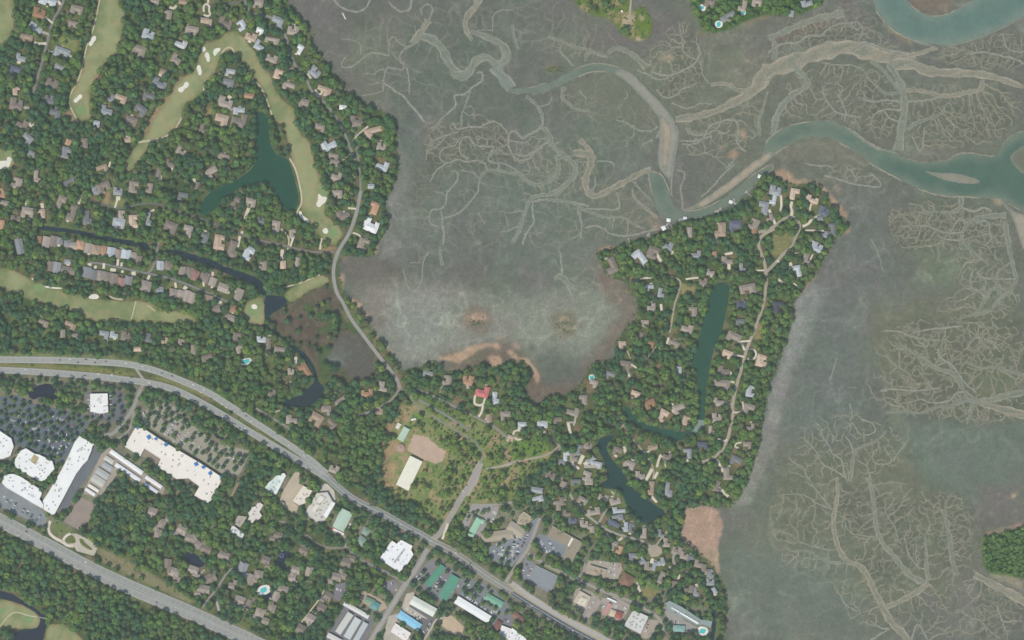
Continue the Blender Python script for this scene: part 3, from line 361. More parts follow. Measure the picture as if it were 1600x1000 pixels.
crk5(600,180,[([(480,-5),(400,85),(370,130)],1.8,1.6,0),([(1240,-20),(1240,90),(1180,130),(1130,150),(1080,195),(1040,130),(1000,120),(970,150),(970,230),(1000,310),(1050,360),(1140,340),(1180,280),(1240,250)],3,2.4,0),([(1240,90),(1300,150),(1310,230),(1360,290),(1420,300),(1480,380),(1500,440),(1420,560),(1340,620),(1200,620),(1130,670),(1110,740),(1080,800),(1070,890),(1000,1000)],4.5,4,0),([(1340,310),(1370,400),(1360,480),(1270,530),(1170,550),(1100,500),(1060,460),(960,450),(900,430),(800,430),(750,480),(740,540)],5,2.4,0),
 ([(740,490),(690,440),(605,430)],2.2,2.2,0),([(740,530),(740,600),(640,720),(560,780),(468,806)],2.4,2.4,0),([(525,440),(560,432),(585,460),(560,540),(480,610),(490,680),(440,745),(380,730),(350,780),(360,850),(432,872)],2.4,2.4,0),([(440,745),(462,805),(450,850),(472,920),(462,1010)],2.4,3.4,0),([(390,590),(470,612)],1.4,1.8,0),([(800,430),(800,380),(720,350),(640,370),(580,340),(480,380),(400,430),(360,520)],2.2,1.8,0),([(880,430),(915,375),(830,372),(800,330),(880,240),(800,250),(690,230),(670,160),(600,180),(580,290),(660,340)],2.2,2,0),([(970,230),(880,262),(815,335)],2,2,0),([(730,222),(738,172),(800,180),(812,235)],1.8,1.8,0),([(770,80),(850,38),(920,80),(972,150)],3,2.2,0),([(580,130),(480,160),(390,190),(330,260),(330,350)],2.4,1.6,0),([(535,55),(570,120),(640,90),(770,92)],2,3,0),([(480,380),(420,320),(470,250),(560,240),(590,180)],1.8,1.8,0),([(340,280),(420,240),(480,165)],1.6,1.8,0),([(1000,310),(930,300),(870,240)],1.8,1.8,0),([(970,200),(1060,210),(1110,215),(1150,180)],1.8,1.8,0),([(910,370),(1000,400),(1080,470)],2.4,2.4,0),
 ([(1150,680),(1230,660),(1340,660),(1420,680),(1510,690),(1600,710)],3.4,3,0),([(1510,700),(1520,790),(1550,850),(1530,940),(1450,970)],2.4,2,0),([(1160,690),(1160,780),(1180,830),(1110,920),(1080,1010)],2.4,3,0),([(1090,750),(1050,740),(1000,770),(900,745)],2.4,1.2,0),([(1065,880),(1020,868),(980,910),(900,912)],2,1.4,0),([(740,755),(760,800),(785,850)],1.8,1.4,0),([(640,570),(660,610)],1.4,1,0)])
crk5(860,180,[([(60,300),(110,320),(190,380),(210,440),(150,520),(60,590),(-20,625)],6,5,0),([(-20,500),(50,440),(70,370),(40,310)],4,4,0),([(180,295),(260,295),(330,340),(300,420),(270,500),(280,590),(340,640),(420,610),(520,550),(620,500),(700,450),(790,425)],8,6,1),([(360,360),(480,355),(500,400)],1.8,2.4,0),([(350,480),(350,560),(310,600)],2,1.6,0),([(-20,660),(100,670),(200,690),(260,740),(340,770),(430,800),(520,790),(600,810),(640,850),(740,890)],4,2.6,0),([(215,710),(240,800),(245,900),(238,960)],2.4,2,0),([(270,880),(340,860),(410,880),(460,930),(600,952),(745,910),(850,890)],3,3,0),([(520,600),(542,680),(540,745),(380,730),(260,735)],3,2.6,0),([(640,570),(650,650),(740,720),(840,805)],2.4,4,1),([(500,800),(480,890)],2.2,1.6,0),([(600,825),(612,900),(590,935)],2.2,1.8,0),([(660,520),(720,600),(790,660)],1.8,1.6,0),([(555,40),(620,70),(655,110),(780,130),(840,90)],1.8,2.2,0),([(655,110),(655,160),(630,180)],1.6,1,0),
 ([(985,80),(1000,150),(972,330),(952,460),(942,600),(960,690),(1000,738),(1062,735)],2.2,2.2,1),([(1060,80),(1070,140),(1130,160),(1230,150),(1280,110),(1370,150),(1400,110)],2.2,2.2,0),([(1030,225),(1120,232),(1200,180),(1230,90),(1300,60),(1400,28),(1460,50),(1470,130),(1450,220),(1530,285)],2.6,2.6,0),([(985,430),(1050,440),(1050,500),(1010,560),(1030,640),(1032,735)],2,2.4,0),([(1070,300),(1130,320),(1280,270)],1.6,1.6,0),([(1130,250),(1125,300)],1.4,1.4,0),([(1300,340),(1370,390),(1380,440)],1.6,1.6,0),([(1180,640),(1260,570),(1330,480),(1440,380)],2.2,2.2,1),([(890,60),(850,130),(830,180)],3,3.4,1),([(800,190),(720,230)],3,2,1)])
crk(1200,250,[([(1482,380),(1492,450),(1510,560),(1526,650),(1552,725),(1548,775),(1500,832),(1450,862),(1420,905),(1385,945),(1290,975)],6,3,0),([(1490,345),(1400,350),(1320,360),(1240,392),(1222,450),(1200,500),(1270,560),(1350,630)],7,2,0),([(1205,230),(1212,290),(1170,322),(1100,332),(1040,320),(985,332)],6,2,0),([(1300,392),(1380,372),(1385,450),(1402,492),(1350,540)],3,2,0),([(1300,975),(1362,860),(1400,802),(1440,802),(1452,842)],4,4,0),([(1362,860),(1320,820),(1270,800),(1265,740),(1282,690)],3.4,2,0),([(1305,700),(1340,740),(1450,745),(1550,742)],2.4,2.6,0),([(1215,300),(1300,330),(1340,290),(1400,320)],3,3,0),([(640,490),(692,580),(718,695)],1.6,1.2,0),([(1220,450),(1130,460),(1060,440),(1000,410),(900,410)],3,1.6,0),([(1200,500),(1120,500),(1060,470)],3,2,0),([(1140,450),(1180,380),(1215,370),(1225,400)],2.6,2,0),([(350,100),(430,115),(520,150),(620,160),(700,175),(715,150),(640,80)],2.4,2,0),([(230,20),(320,40),(390,30),(420,80)],2,2,0),([(520,60),(560,130)],2,2,0)])
crk(1200,500,[([(800,160),(900,190),(960,230),(1005,272),(1060,310),(1150,325),(1190,370),(1222,442),(1262,490),(1320,512),(1400,500),(1480,472),(1620,450)],3,8,0),([(1060,180),(1075,240),(1140,270),(1182,320),(1230,400),(1305,455)],3.4,2,0),([(700,445),(770,430),(880,442),(1000,436),(1080,420)],3,2,0),([(880,515),(960,490),(1010,522),(1130,512),(1182,450),(1230,450)],2,3.4,0),([(740,580),(850,570),(960,590),(1050,540),(1140,545),(1240,500),(1310,515)],2.6,4,0),([(720,70),(830,68),(880,100),(940,112),(1020,130),(1120,122)],2.4,2.4,0),([(900,80),(1000,60),(1100,50),(1215,38)],2,3,0),([(1240,265),(1330,302),(1420,290),(1500,320),(1620,352)],2.4,4,0),([(1240,180),(1280,120),(1340,100),(1420,160),(1450,200)],2,2,0),([(1620,600),(1500,570),(1400,540),(1320,512)],12,6,1),([(1280,520),(1270,590),(1240,650)],4,3,0),
 ([(510,520),(530,590),(512,632),(552,670),(562,710),(600,722),(660,712),(676,682),(650,640),(580,618)],1.8,1.8,0),([(600,700),(600,762)],1.8,1.8,0),([(742,690),(700,740),(650,770),(590,790),(540,822),(527,880),(520,960),(508,1010)],2.2,5.5,0),([(480,720),(518,770),(530,822)],1.8,2,0),([(300,640),(340,680),(332,720),(382,780),(400,840),(460,862),(472,930),(490,1000)],1.4,2.6,0),([(370,660),(410,730),(400,772)],1.4,1.4,0),([(255,772),(310,832),(332,900),(420,940),(482,982)],1.4,2.4,0),([(130,860),(170,900),(222,912),(232,960),(262,1000)],1.6,2.2,0),([(722,790),(760,850),(782,888),(720,902),(660,900),(650,830),(700,790)],2,1.8,0),([(860,770),(800,850),(780,882)],1.6,2.2,0),([(800,730),(822,720),(830,750),(805,752)],1.4,1.4,0),([(620,920),(645,1000)],1.6,2,0),([(500,420),(560,425)],1.2,1,0),([(430,240),(390,370)],1.6,2,0)])
n0_ = len(CRK)
crk(1200,750,[([(430,-20),(440,80),(425,150),(410,222),(410,300),(430,400),(460,470),(505,515)],5,8,1),([(80,92),(200,85),(260,110),(310,150),(400,180)],1.6,3,0),([(240,10),(300,60),(340,110),(390,170)],1.8,3,0),([(620,-20),(652,60),(660,150),(670,250),(682,325),(720,400),(782,470),(852,560),(905,612),(1000,650)],5,9,0),([(505,512),(570,532),(620,590),(652,660),(682,730),(722,802),(772,900),(850,960),(905,1060)],8,11,1),([(200,390),(300,420),(390,442)],2,2,0),([(170,440),(260,440),(310,490),(420,522),(505,512)],2,5,0),([(1000,650),(900,720),(800,770),(735,795)],9,7,1),([(980,340),(990,450),(990,550),(1005,630)],3,7,0),([(1100,190),(1135,350),(1150,500),(1180,600)],6,7,0),([(450,720),(480,782),(560,822)],2,2.4,0),([(1290,590),(1400,650),(1500,700),(1620,770)],9,14,1),([(1330,880),(1380,940),(1450,990)],2,2,0),([(1430,780),(1462,880),(1500,980)],3,2,0),([(470,230),(500,330),(600,350),(680,360)],1.6,2,0),([(730,180),(750,240),(800,290),(810,380)],2,2,0),([(850,340),(870,450),(930,540),(980,560)],2,2.6,0),([(930,400),(920,490),(950,560)],2.2,2,0),([(1000,1000),(930,870),(900,1000)],3,4,1),([(640,880),(700,930),(760,930)],2,3,0),([(640,1000),(760,930)],4,3,0)])
CRK[n0_:] = [(p, w0*.8, w1*.8, t_) for p, w0, w1, t_ in CRK[n0_:]]
# zones filled with branching rills: polygon, attractor count, reach
RILLS = [
 (T(1200,250,[(760,300),(1000,240),(1450,300),(1520,560),(1350,620),(1100,560),(780,560)]),200),
 (T(1200,250,[(1200,640),(1560,640),(1600,1000),(1000,1000),(1080,860),(1220,800)]),230),
 (T(1200,500,[(700,20),(1600,0),(1600,640),(1150,640),(740,600),(600,480),(780,330)]),220),
 (T(1200,500,[(120,820),(250,620),(480,520),(720,620),(880,720),(820,1000),(60,1000)]),260),
 (T(1200,750,[(0,0),(800,0),(1080,60),(1290,100),(1300,600),(1600,700),(1600,1000),(900,1000),(450,900),(430,640),(0,560)]),900),
 (T(1200,0,[(0,200),(400,80),(640,150),(900,330),(700,330),(300,300),(0,400)]),230),
 (T(1200,0,[(150,420),(620,400),(780,500),(800,920),(600,840),(350,740),(100,760),(50,700)]),420),
 (T(1200,0,[(900,500),(1600,560),(1600,780),(1440,900),(1150,950),(880,950),(880,560)]),420),
 (T(1200,0,[(1050,300),(1450,200),(1600,170),(1600,480),(1380,430),(1000,410)]),230),
 (T(800,0,[(800,350),(1050,60),(1200,230),(1240,500),(1000,620),(900,560)]),240),
 (T(800,0,[(1050,720),(1400,700),(1560,620),(1560,860),(1350,1000),(1060,980)]),200),
 (T(400,0,[(1050,760),(1560,700),(1600,1000),(1500,1080),(1020,1000)]),330),
 (T(800,0,[(0,820),(250,820),(480,940),(560,1150),(300,1250),(0,1250)]),230),
 (T(800,0,[(200,220),(560,300),(640,360),(420,390),(260,360)]),70),
 (T(400,0,[(560,120),(1150,0),(1500,60),(1560,500),(1150,780),(1000,640),(760,540)]),150,.5),
 (T(400,250,[(980,40),(1600,0),(1600,560),(1300,600),(900,640)]),140,.45),
 (T(800,250,[(0,0),(500,0),(860,120),(900,420),(600,520),(300,620),(0,560)]),230,.6),
 (T(800,0,[(200,620),(500,560),(800,640),(920,800),(880,1000),(480,960)]),110,.5),
 (T(800,0,[(0,0),(350,0),(620,160),(800,300),(500,380),(250,360),(0,300)]),110,.5),
 (T(1200,0,[(0,100),(500,20),(640,60),(720,180),(560,220),(400,180),(100,260)]),120,.7),
 (T(1200,250,[(740,260),(1000,230),(1480,300),(1540,700),(1600,980),(1250,1000),(1100,620),(760,560)]),120),
 (T(1200,500,[(680,0),(1600,-40),(1600,680),(1150,660),(700,600),(560,480)]),120),
 (T(1200,250,[(220,20),(560,20),(720,120),(700,180),(400,130)]),90),
]
NETS = [
 (T(1200,250,[(760,330),(860,290),(1100,330),(1200,420),(1200,520),(1040,560),(820,545),(750,440)]),8.5,1,.72),
 (T(1200,250,[(1080,300),(1200,280),(1440,330),(1470,420),(1480,640),(1380,620),(1200,500)]),13,1,.7),
 (T(1200,500,[(760,10),(1100,-20),(1600,-30),(1600,320),(1300,300),(1050,300),(800,330)]),12,1,.62),
 (T(1200,500,[(760,330),(1000,300),(1300,420),(1200,640),(800,600)]),13,.9,.6),
 (T(1200,500,[(1250,520),(1600,470),(1600,650),(1200,650)]),9,1,.75),
 (T(1200,750,[(1000,60),(1260,90),(1300,420),(1180,600),(1080,560),(1040,350)]),9,1,.7),
 (T(1200,750,[(1300,650),(1600,720),(1600,1000),(1300,1000)]),10,.9,.66),
 (T(1200,750,[(700,130),(980,180),(1000,560),(860,540),(740,380)]),11,.8,.6),
 (T(1200,750,[(440,40),(640,60),(670,320),(500,340)]),10,.8,.6),
 (T(1200,750,[(530,480),(760,480),(860,640),(720,770),(640,620)]),10,.8,.6),
 (T(1200,750,[(40,260),(260,250),(280,380),(60,380)]),9,.7,.6),
 (T(1200,0,[(560,440),(820,560),(820,880),(640,820),(560,600)]),11,.9,.62),
 (T(1200,0,[(880,640),(1500,620),(1500,780),(1300,900),(960,920)]),11,.85,.6),
 (T(1200,0,[(1000,330),(1200,280),(1600,180),(1600,430),(1100,420)]),9,.8,.66),
 (T(1200,0,[(60,260),(340,180),(560,130),(640,250),(560,290),(300,290)]),9,.85,.66),
 (T(800,0,[(1030,230),(1160,230),(1220,480),(1100,640),(960,600),(1020,420)]),9,.85,.66),
 (T(400,0,[(1060,800),(1240,780),(1560,760),(1600,1000),(1500,1080),(1250,1060),(1060,1020)]),10,.7,.6),
 (T(400,250,[(980,20),(1150,0),(1160,140),(1000,330),(960,300)]),9,.5,.6),
]
# ground tints seen from above: polygon, colour, blur px, opacity
TINT = [
 ([(596,405),(598,345),(612,285),(622,230),(634,240),(626,320),(618,405)],(127,129,123),3,.75),
 (T(1200,250,[(740,330),(860,280),(1450,310),(1480,640),(1200,560),(820,560)]),(108,112,104),8,.8),([(632,180),(656,180),(654,260),(642,330),(630,385),(618,385),(628,300)],(107,119,111),3,.7),([(660,180),(720,190),(700,300),(660,390),(648,380),(660,280)],(121,122,112),8,.6),
 (T(400,0,[(150,-200),(460,-200),(560,250),(620,560),(900,720),(880,800),(540,560),(300,150)]),(116,116,112),14,.8),
 ([(620,230),(640,240),(655,330),(630,420),(600,400),(620,330)],(126,130,120),7,.7),
 ([(640,20),(760,60),(720,200),(620,190)],(106,117,107),16,.6),
 ([(660,260),(780,240),(900,300),(960,330),(960,400),(880,420),(740,420),(650,400)],(110,122,111),18,.7),
 ([(700,340),(760,330),(780,430),(700,450)],(112,114,108),12,.6),
 ([(560,430),(640,440),(760,460),(900,450),(990,460),(985,510),(930,560),(850,545),(760,545),(680,570),(630,575),(590,520)],(139,143,129),14,.9),
 ([(640,455),(700,460),(700,520),(650,570),(620,560),(600,500)],(142,147,136),8,.6),
 ([(528,402),(600,405),(640,430),(590,450),(545,440)],(116,113,105),10,.7),
 ([(545,440),(600,460),(600,520),(575,500),(560,470)],(134,128,118),7,.6),
 ([(730,480),(765,480),(775,510),(745,525),(722,508)],(120,112,96),5,.6),([(862,488),(900,485),(905,520),(880,530),(862,515)],(122,116,98),5,.6),
 ([(700,555),(790,535),(830,560),(850,600),(900,600),(930,570),(930,610),(850,640),(760,585),(690,580)],(119,111,99),8,.8),
 ([(935,395),(950,430),(990,450),(995,500),(960,545),(920,580),(900,600),(930,540),(970,490),(930,440)],(123,115,103),6,.7),
 ([(1240,470),(1265,450),(1300,440),(1250,560),(1215,640),(1185,720),(1160,800),(1150,780),(1195,640)],(143,147,139),9,.9),
 ([(1190,680),(1210,620),(1235,545),(1215,700),(1165,790),(1150,800)],(142,144,132),4,.6),
 ([(1300,300),(1400,300),(1400,450),(1360,520),(1290,520),(1300,420)],(114,119,113),18,.8),
 ([(1290,460),(1360,480),(1340,640),(1230,740),(1200,760),(1240,600)],(112,122,114),18,.7),
 ([(1390,300),(1600,330),(1600,470),(1470,480),(1400,400)],(112,119,105),20,.75),
 ([(1440,380),(1520,400),(1500,460),(1430,450)],(116,128,109),12,.6),
 ([(1350,470),(1600,480),(1600,660),(1400,640),(1370,560)],(115,121,102),16,.85),
 ([(1200,700),(1420,680),(1500,760),(1540,800),(1540,900),(1400,960),(1300,900),(1200,860)],(114,121,103),20,.75),
 ([(1420,660),(1600,655),(1600,790),(1540,800),(1430,740)],(112,124,112),12,.9),([(1520,760),(1600,750),(1600,825),(1530,830)],(118,116,110),8,.7),
 ([(1140,860),(1300,860),(1360,960),(1330,1000),(1140,1000)],(114,124,113),20,.8),([(1500,900),(1600,910),(1600,1000),(1480,1000)],(122,126,114),12,.6),
 ([(1060,100),(1240,60),(1600,140),(1600,260),(1100,300)],(115,120,107),22,.7),([(1120,95),(1200,80),(1200,140),(1140,140)],(130,132,116),10,.6),
 ([(1320,20),(1360,60),(1420,70),(1400,90),(1290,60)],(120,122,114),8,.6),([(1390,-40),(1520,-40),(1480,22),(1430,20)],(124,116,104),6,.9),
 ([(800,180),(960,190),(1020,270),(960,300),(820,240)],(110,121,110),18,.6),([(900,40),(1060,20),(1090,70),(1000,80),(930,80)],(117,115,111),12,.7),([(1200,55),(1300,20),(1360,-40),(1290,40),(1210,75)],(120,112,102),6,.8),
]
# pale or orange flats with a fairly sharp edge
FLAT = [
 (T(800,750,[(1040,180),(1130,168),(1210,160),(1280,190),(1312,250),(1322,300),(1290,370),(1284,450),(1302,600),(1255,560),(1180,485),(1080,412),(1036,360),(1080,270)]),(174,150,126),1.5,1),
 (T(800,250,[(525,548),(600,538),(660,552),(605,580),(540,575)]),(176,148,124),2,.95),(T(800,250,[(870,410),(930,400),(950,425),(880,440)]),(166,148,126),2,.9),(T(800,250,[(820,380),(860,350),(900,360),(930,390),(860,400)]),(146,136,116),3,.8),
 (T(1200,250,[(30,75),(90,55),(140,75),(160,120),(240,125),(330,150),(390,220),(440,270),(490,330),(485,375),(440,330),(380,240),(310,165),(230,140),(150,160),(60,115)]),(176,150,124),2,.95),
 (T(1200,250,[(495,400),(525,410),(505,450),(440,490)]),(158,140,116),2,.9),(T(1200,250,[(400,150),(440,160),(460,210),(440,220)]),(152,136,116),2,.8),(T(1200,250,[(320,620),(350,600),(330,660),(290,740),(200,850),(165,890),(165,1000),(150,1000),(158,880),(210,815)]),(160,142,122),2,.8),
 (T(800,0,[(920,355),(970,340),(1025,360),(1000,375),(930,380)]),(158,142,118),2,.9),(T(800,0,[(1410,815),(1450,805),(1475,840),(1460,880),(1430,860)]),(166,142,116),2,.95),(T(800,0,[(1360,950),(1400,935),(1420,960),(1390,995),(1345,990)]),(166,142,116),2,.95),(T(800,0,[(190,410),(260,400),(310,430),(230,460)]),(126,124,100),3,.8),(T(800,0,[(1270,940),(1350,880),(1330,930)]),(146,140,118),2,.8),
 (T(400,500,[(1120,250),(1200,225),(1280,200),(1350,165),(1450,145),(1520,150),(1530,185),(1450,165),(1380,190),(1330,230),(1270,270),(1200,250)]),(178,152,124),1.5,.95),(T(400,500,[(1450,225),(1520,225),(1540,270),(1520,310),(1490,318),(1470,270)]),(180,154,126),1.5,.95),(T(400,500,[(1500,110),(1540,95),(1560,120),(1530,125)]),(158,146,122),2,.8),(T(400,500,[(1560,195),(1610,185),(1640,240),(1600,235)]),(176,150,124),1.5,.9),
 (T(800,500,[(0,220),(60,235),(110,250),(140,290),(165,330),(175,375),(160,410),(140,370),(130,330),(90,290),(50,260),(0,255)]),(176,150,124),1.5,.95),(T(800,500,[(0,150),(50,140),(60,180),(20,190)]),(168,150,124),2,.9),(T(800,500,[(170,190),(190,195),(195,240),(180,230)]),(160,146,122),2,.7),(T(800,500,[(290,80),(330,90),(345,130),(320,130)]),(156,148,126),2,.7),
 (T(400,500,[(640,0),(680,30),(760,110),(850,215),(910,325),(885,335),(830,260),(750,160),(690,80)]),(180,154,126),1.5,.95),(T(400,250,[(515,720),(550,710),(548,790),(560,850),(640,880),(690,960),(710,1010),(680,1010),(620,900),(550,860),(520,800)]),(172,150,124),1.5,.9),(T(400,250,[(520,600),(560,595),(600,610),(540,640)]),(150,130,112),2,.8),(T(400,250,[(750,500),(768,520),(760,570),(735,600),(745,560)]),(172,146,118),1.2,.9),
 (T(400,500,[(930,320),(1000,285),(1030,295),(960,310)]),(166,146,120),1.5,.9),
 (T(400,250,[(1325,965),(1380,950),(1450,970),(1440,1000),(1390,1010),(1330,1000)]),(170,148,124),2,.85),(T(400,500,[(1290,-20),(1330,-30),(1320,20),(1300,30)]),(160,140,116),2,.7),(T(800,250,[(270,990),(330,975),(380,1000),(330,1010)]),(170,150,126),2,.85),
 (T(800,750,[(1330,700),(1345,800),(1345,880),(1318,980),(1310,960),(1335,850)]),(160,138,116),2,.8),(T(800,750,[(1310,960),(1325,970),(1330,1060),(1305,1060)]),(180,150,126),1.5,.9),
 (T(1200,750,[(1340,340),(1400,320),(1450,305),(1530,285),(1600,265),(1600,290),(1530,310),(1450,335),(1400,348)]),(168,148,122),2,.8),(T(1200,750,[(1390,580),(1460,585),(1540,600),(1600,640),(1600,700),(1500,640),(1400,610)]),(154,150,122),3,.8),(T(1200,750,[(1515,85),(1550,80),(1560,105),(1525,112)]),(176,158,122),1.5,.9),
 (T(1200,250,[(1400,235),(1440,230),(1470,255),(1460,290),(1420,285)]),(164,152,124),2,.9),(T(800,0,[(1120,190),(1200,215),(1300,210),(1400,175),(1500,120),(1600,85),(1600,110),(1480,150),(1300,225),(1180,225)]),(140,132,98),2,.7),
 (T(1200,0,[(690,100),(760,180),(880,250),(960,285),(900,280),(820,240),(740,180)]),(140,130,108),2,.7),(T(400,0,[(240,70),(300,140),(345,200),(320,150),(270,90)]),(150,122,108),2,.8),(T(400,0,[(545,510),(570,530),(570,590),(545,590)]),(140,124,112),2,.6),
 (T(400,0,[(1470,395),(1530,395),(1560,420),(1500,430)]),(158,148,132),3,.8),(T(1200,0,[(80,900),(200,870),(330,855),(460,890),(540,960),(640,1030),(600,1040),(400,1000),(250,990),(80,1010)]),(134,134,114),5,.4),
]
RIVISLE = [(1576,246),(1585,237),(1600,227),(1690,205),(1690,300),(1600,273),(1586,261)]
rivers = [
 T(1200,0,[(632,-120),(645,0),(682,80),(752,168),(830,222),(900,250),(1000,272),(1090,290),(1180,276),(1300,240),(1450,180),(1620,98),(1900,-30),(1900,-120),(1500,-120),(1280,-2),(1200,50),(1120,90),(1040,104),(960,80),(900,40),(868,-5),(860,-120)]),
 T(1200,0,[(-10,880),(35,840),(100,790),(200,768),(330,748),(430,760),(520,810),(600,868),(680,920),(780,948),(840,975),(900,1000),(960,1015),(1060,1005),(1130,1005),(1160,970),(1230,950),(1330,965),(1420,980),(1440,945),(1470,890),(1530,840),(1620,812),(1800,760),(1900,1400),(1620,1340),(1595,1325),(1500,1270),(1440,1245),(1300,1238),(1220,1228),(1150,1232),(1050,1218),(960,1188),(880,1158),(800,1110),(720,1070),(640,1020),(530,940),(430,882),(330,852),(200,872),(90,930),(0,985),(-40,1000)]),
 T(800,250,[(850,85),(870,70),(900,75),(940,95),(972,160),(1000,250),(1032,308),(1100,322),(1220,298),(1310,245),(1400,178),(1500,95),(1620,20),(1640,40),(1590,110),(1530,135),(1450,222),(1380,282),(1280,322),(1200,362),(1100,366),(1000,388),(950,378),(900,320),(872,200)]),
 T(800,0,[(-10,545),(100,550),(190,532),(260,500),(350,450),(430,415),(500,395),(600,400),(700,432),(760,475),(720,490),(640,460),(560,445),(480,450),(400,490),(300,540),(200,580),(80,590),(-10,580)]),
]
bars = [ # sand and mud bars lying in the creeks: polygon, colour
 (RIVISLE,(118,122,106)),
 (T(800,250,[(1075,308),(1150,278),(1250,208),(1350,138),(1450,58),(1540,-10),(1620,-60),(1640,-40),(1600,10),(1500,82),(1400,160),(1300,235),(1200,292),(1110,316)]),(172,158,136)),
 (T(1200,250,[(950,62),(1040,78),(1150,80),(1260,100),(1345,138),(1290,152),(1180,145),(1070,115)]),(148,144,127)),
 (T(1200,250,[(1440,238),(1482,270),(1540,320),(1620,348),(1700,420),(1700,640),(1600,575),(1562,460),(1530,360),(1480,290)]),(160,154,134)),
 (T(800,0,[(150,528),(215,512),(228,522),(160,535)]),(172,158,134)),
 (T(800,0,[(700,425),(770,475),(850,560),(930,640),(990,715),(1015,740),(1020,790),(1045,830),(1030,900),(1012,1000),(1010,1040),(995,1120),(960,1110),(930,1060),(905,1010),(920,900),(915,820),(930,760),(880,680),(800,600),(720,510),(620,450)]),(150,150,136)),
 (T(800,0,[(900,700),(960,740),(1000,800),(990,900),(975,1000),(970,1090),(945,1060),(935,1000),(940,900),(935,800)]),(168,154,132)),
 (T(1200,0,[(1050,288),(1150,290),(1300,252),(1450,192),(1605,108),(1605,98),(1450,176),(1300,236),(1170,276),(1090,284)]),(178,172,150)),(T(1200,0,[(880,245),(960,266),(1062,290),(1050,296),(960,280),(890,258)]),(176,168,146)),
 (T(1200,0,[(455,770),(530,820),(600,870),(680,925),(780,950),(775,956),(670,934),(590,880),(520,832)]),(172,168,148)),
]
# ================================================================ ground
land = np.zeros((RH, RW), bool)
for P in LANDS: land |= fill(chaikin(P, 2))
pondm = np.zeros((RH, RW), bool)
for P, _ in ponds: pondm |= fill(chaikin(P, 2))
fairm = np.zeros((RH, RW), bool)
for P, _ in fairways: fairm |= fill(chaikin(P, 2))
lotm = np.zeros((RH, RW), bool)
for P, _ in lots: lotm |= fill(P)
roadm = np.zeros((RH, RW), bool)
hwm = np.zeros((RH, RW), bool)
for p, w_, c_, n_ in roads: stroke(chaikin(p, 2, False), w_*(.78 if n_ in ('street','lane','causeway') and w_ < 8 else 1)+.5, roadm); (stroke(chaikin(p, 2, False), w_+2, hwm) if n_ in ('highway', 'causeway') else 0)
for p, w_, c_ in drives: stroke(p, w_+1.5, roadm)
for p, w_ in sandpaths: stroke(p, w_+1, roadm)
for P in bunkers: lotm |= fill(P)
pm = fill(chaikin(T(400,250,[(60,1000),(100,960),(190,912),(280,862),(400,792),(460,788),(490,830),(520,890),(545,960),(560,1010)])+T(400,500,[(590,20),(640,80),(700,155),(755,250),(755,300),(700,385),(600,392),(560,405),(500,365),(430,395),(392,370),(380,310),(320,220),(210,135),(90,25)]), 2))
scrub = fill(chaikin([(618,640),(640,625),(665,620),(720,640),(760,665),(800,680),(860,690),(862,720),(820,745),(800,785),(760,790),(720,800),(690,820),(640,780),(612,775),(600,740),(610,700)], 2))
islem = fill(chaikin(isle_se, 2)) | fill(chaikin(pen_ne, 2))
itop = fill(chaikin(isle_top, 2))
comm = fill([(-70,590),(130,585),(215,600),(260,620),(400,700),(370,760),(330,790),(200,760),(140,800),(100,840),(0,800),(-70,780)]) | fill([(400,745),(460,735),(560,790),(660,840),(720,865),(800,905),(1010,905),(1110,930),(1110,1070),(500,1070),(540,930),(640,900),(650,850),(560,850),(480,820),(400,790)]) | fill([(735,800),(840,780),(950,860),(920,900),(800,880),(720,850)])
f1, f2, f3, f4 = fbm(70, 1), fbm(24, 2), fbm(9, 3), fbm(200, 4)
st = lambda f, a, b: np.clip((f-a)/(b-a), 0, 1)[..., None]
mixc = lambda a, b, t: a*(1-t)+b*t
A = lambda *c: alb(*c)[None, None]
# salt marsh
rivm = np.zeros((RH, RW), bool)
for P in rivers: rivm |= fill(P)
g = mixc(A(108, 116, 106), A(115, 119, 111), st(f1, .35, .65))
g = mixc(g, A(122, 128, 110), st(f4, .5, .8)*.6)
wander = (f2-.5)*1.6+(f3-.5)*.8
for P, c_, k, op in TINT: blend(g, P, A(*c_), k, op, None, 1, wander)
for q_ in NETS: blend(g, q_[0], A(103, 109, 99), 5, .55, None, 1, wander)
wob = (f3-.5)*.9+(f2-.5)*.5
for P, c_, k, op in FLAT: blend(g, P, A(*tan_(c_)), 3, op, wob, max(1, int(k)))
g = mixc(g, g*np.array([.80, .86, .80]), st(f2, .56, .72)*.55); g = mixc(g, np.minimum(g*1.22+.008, .6), st(f3*.6+fbm(14, 31)*.4, .58, .72)*.45)
for sd, cell, op in ((51, 60, .30), (52, 36, .28), (53, 90, .26)):     # wandering pale drainage threads
    q = fbm(cell, sd, 3, .5); g = g*(1+op*(np.exp(-((q-.5)/.016)**2)*st(fbm(80, sd+7), .42, .6)[..., 0])[..., None])
g = g*(1+(fbm(5, 61, 3, .8)-.5)*.42)[..., None]; g = g*(1+(fbm(22, 62, 3, .7)-.5)[..., None]*np.array([.16, .11, .13])); g = mixc(g, g*np.array([1.03, .97, 1.02]), st(fbm(45, 63), .5, .6))
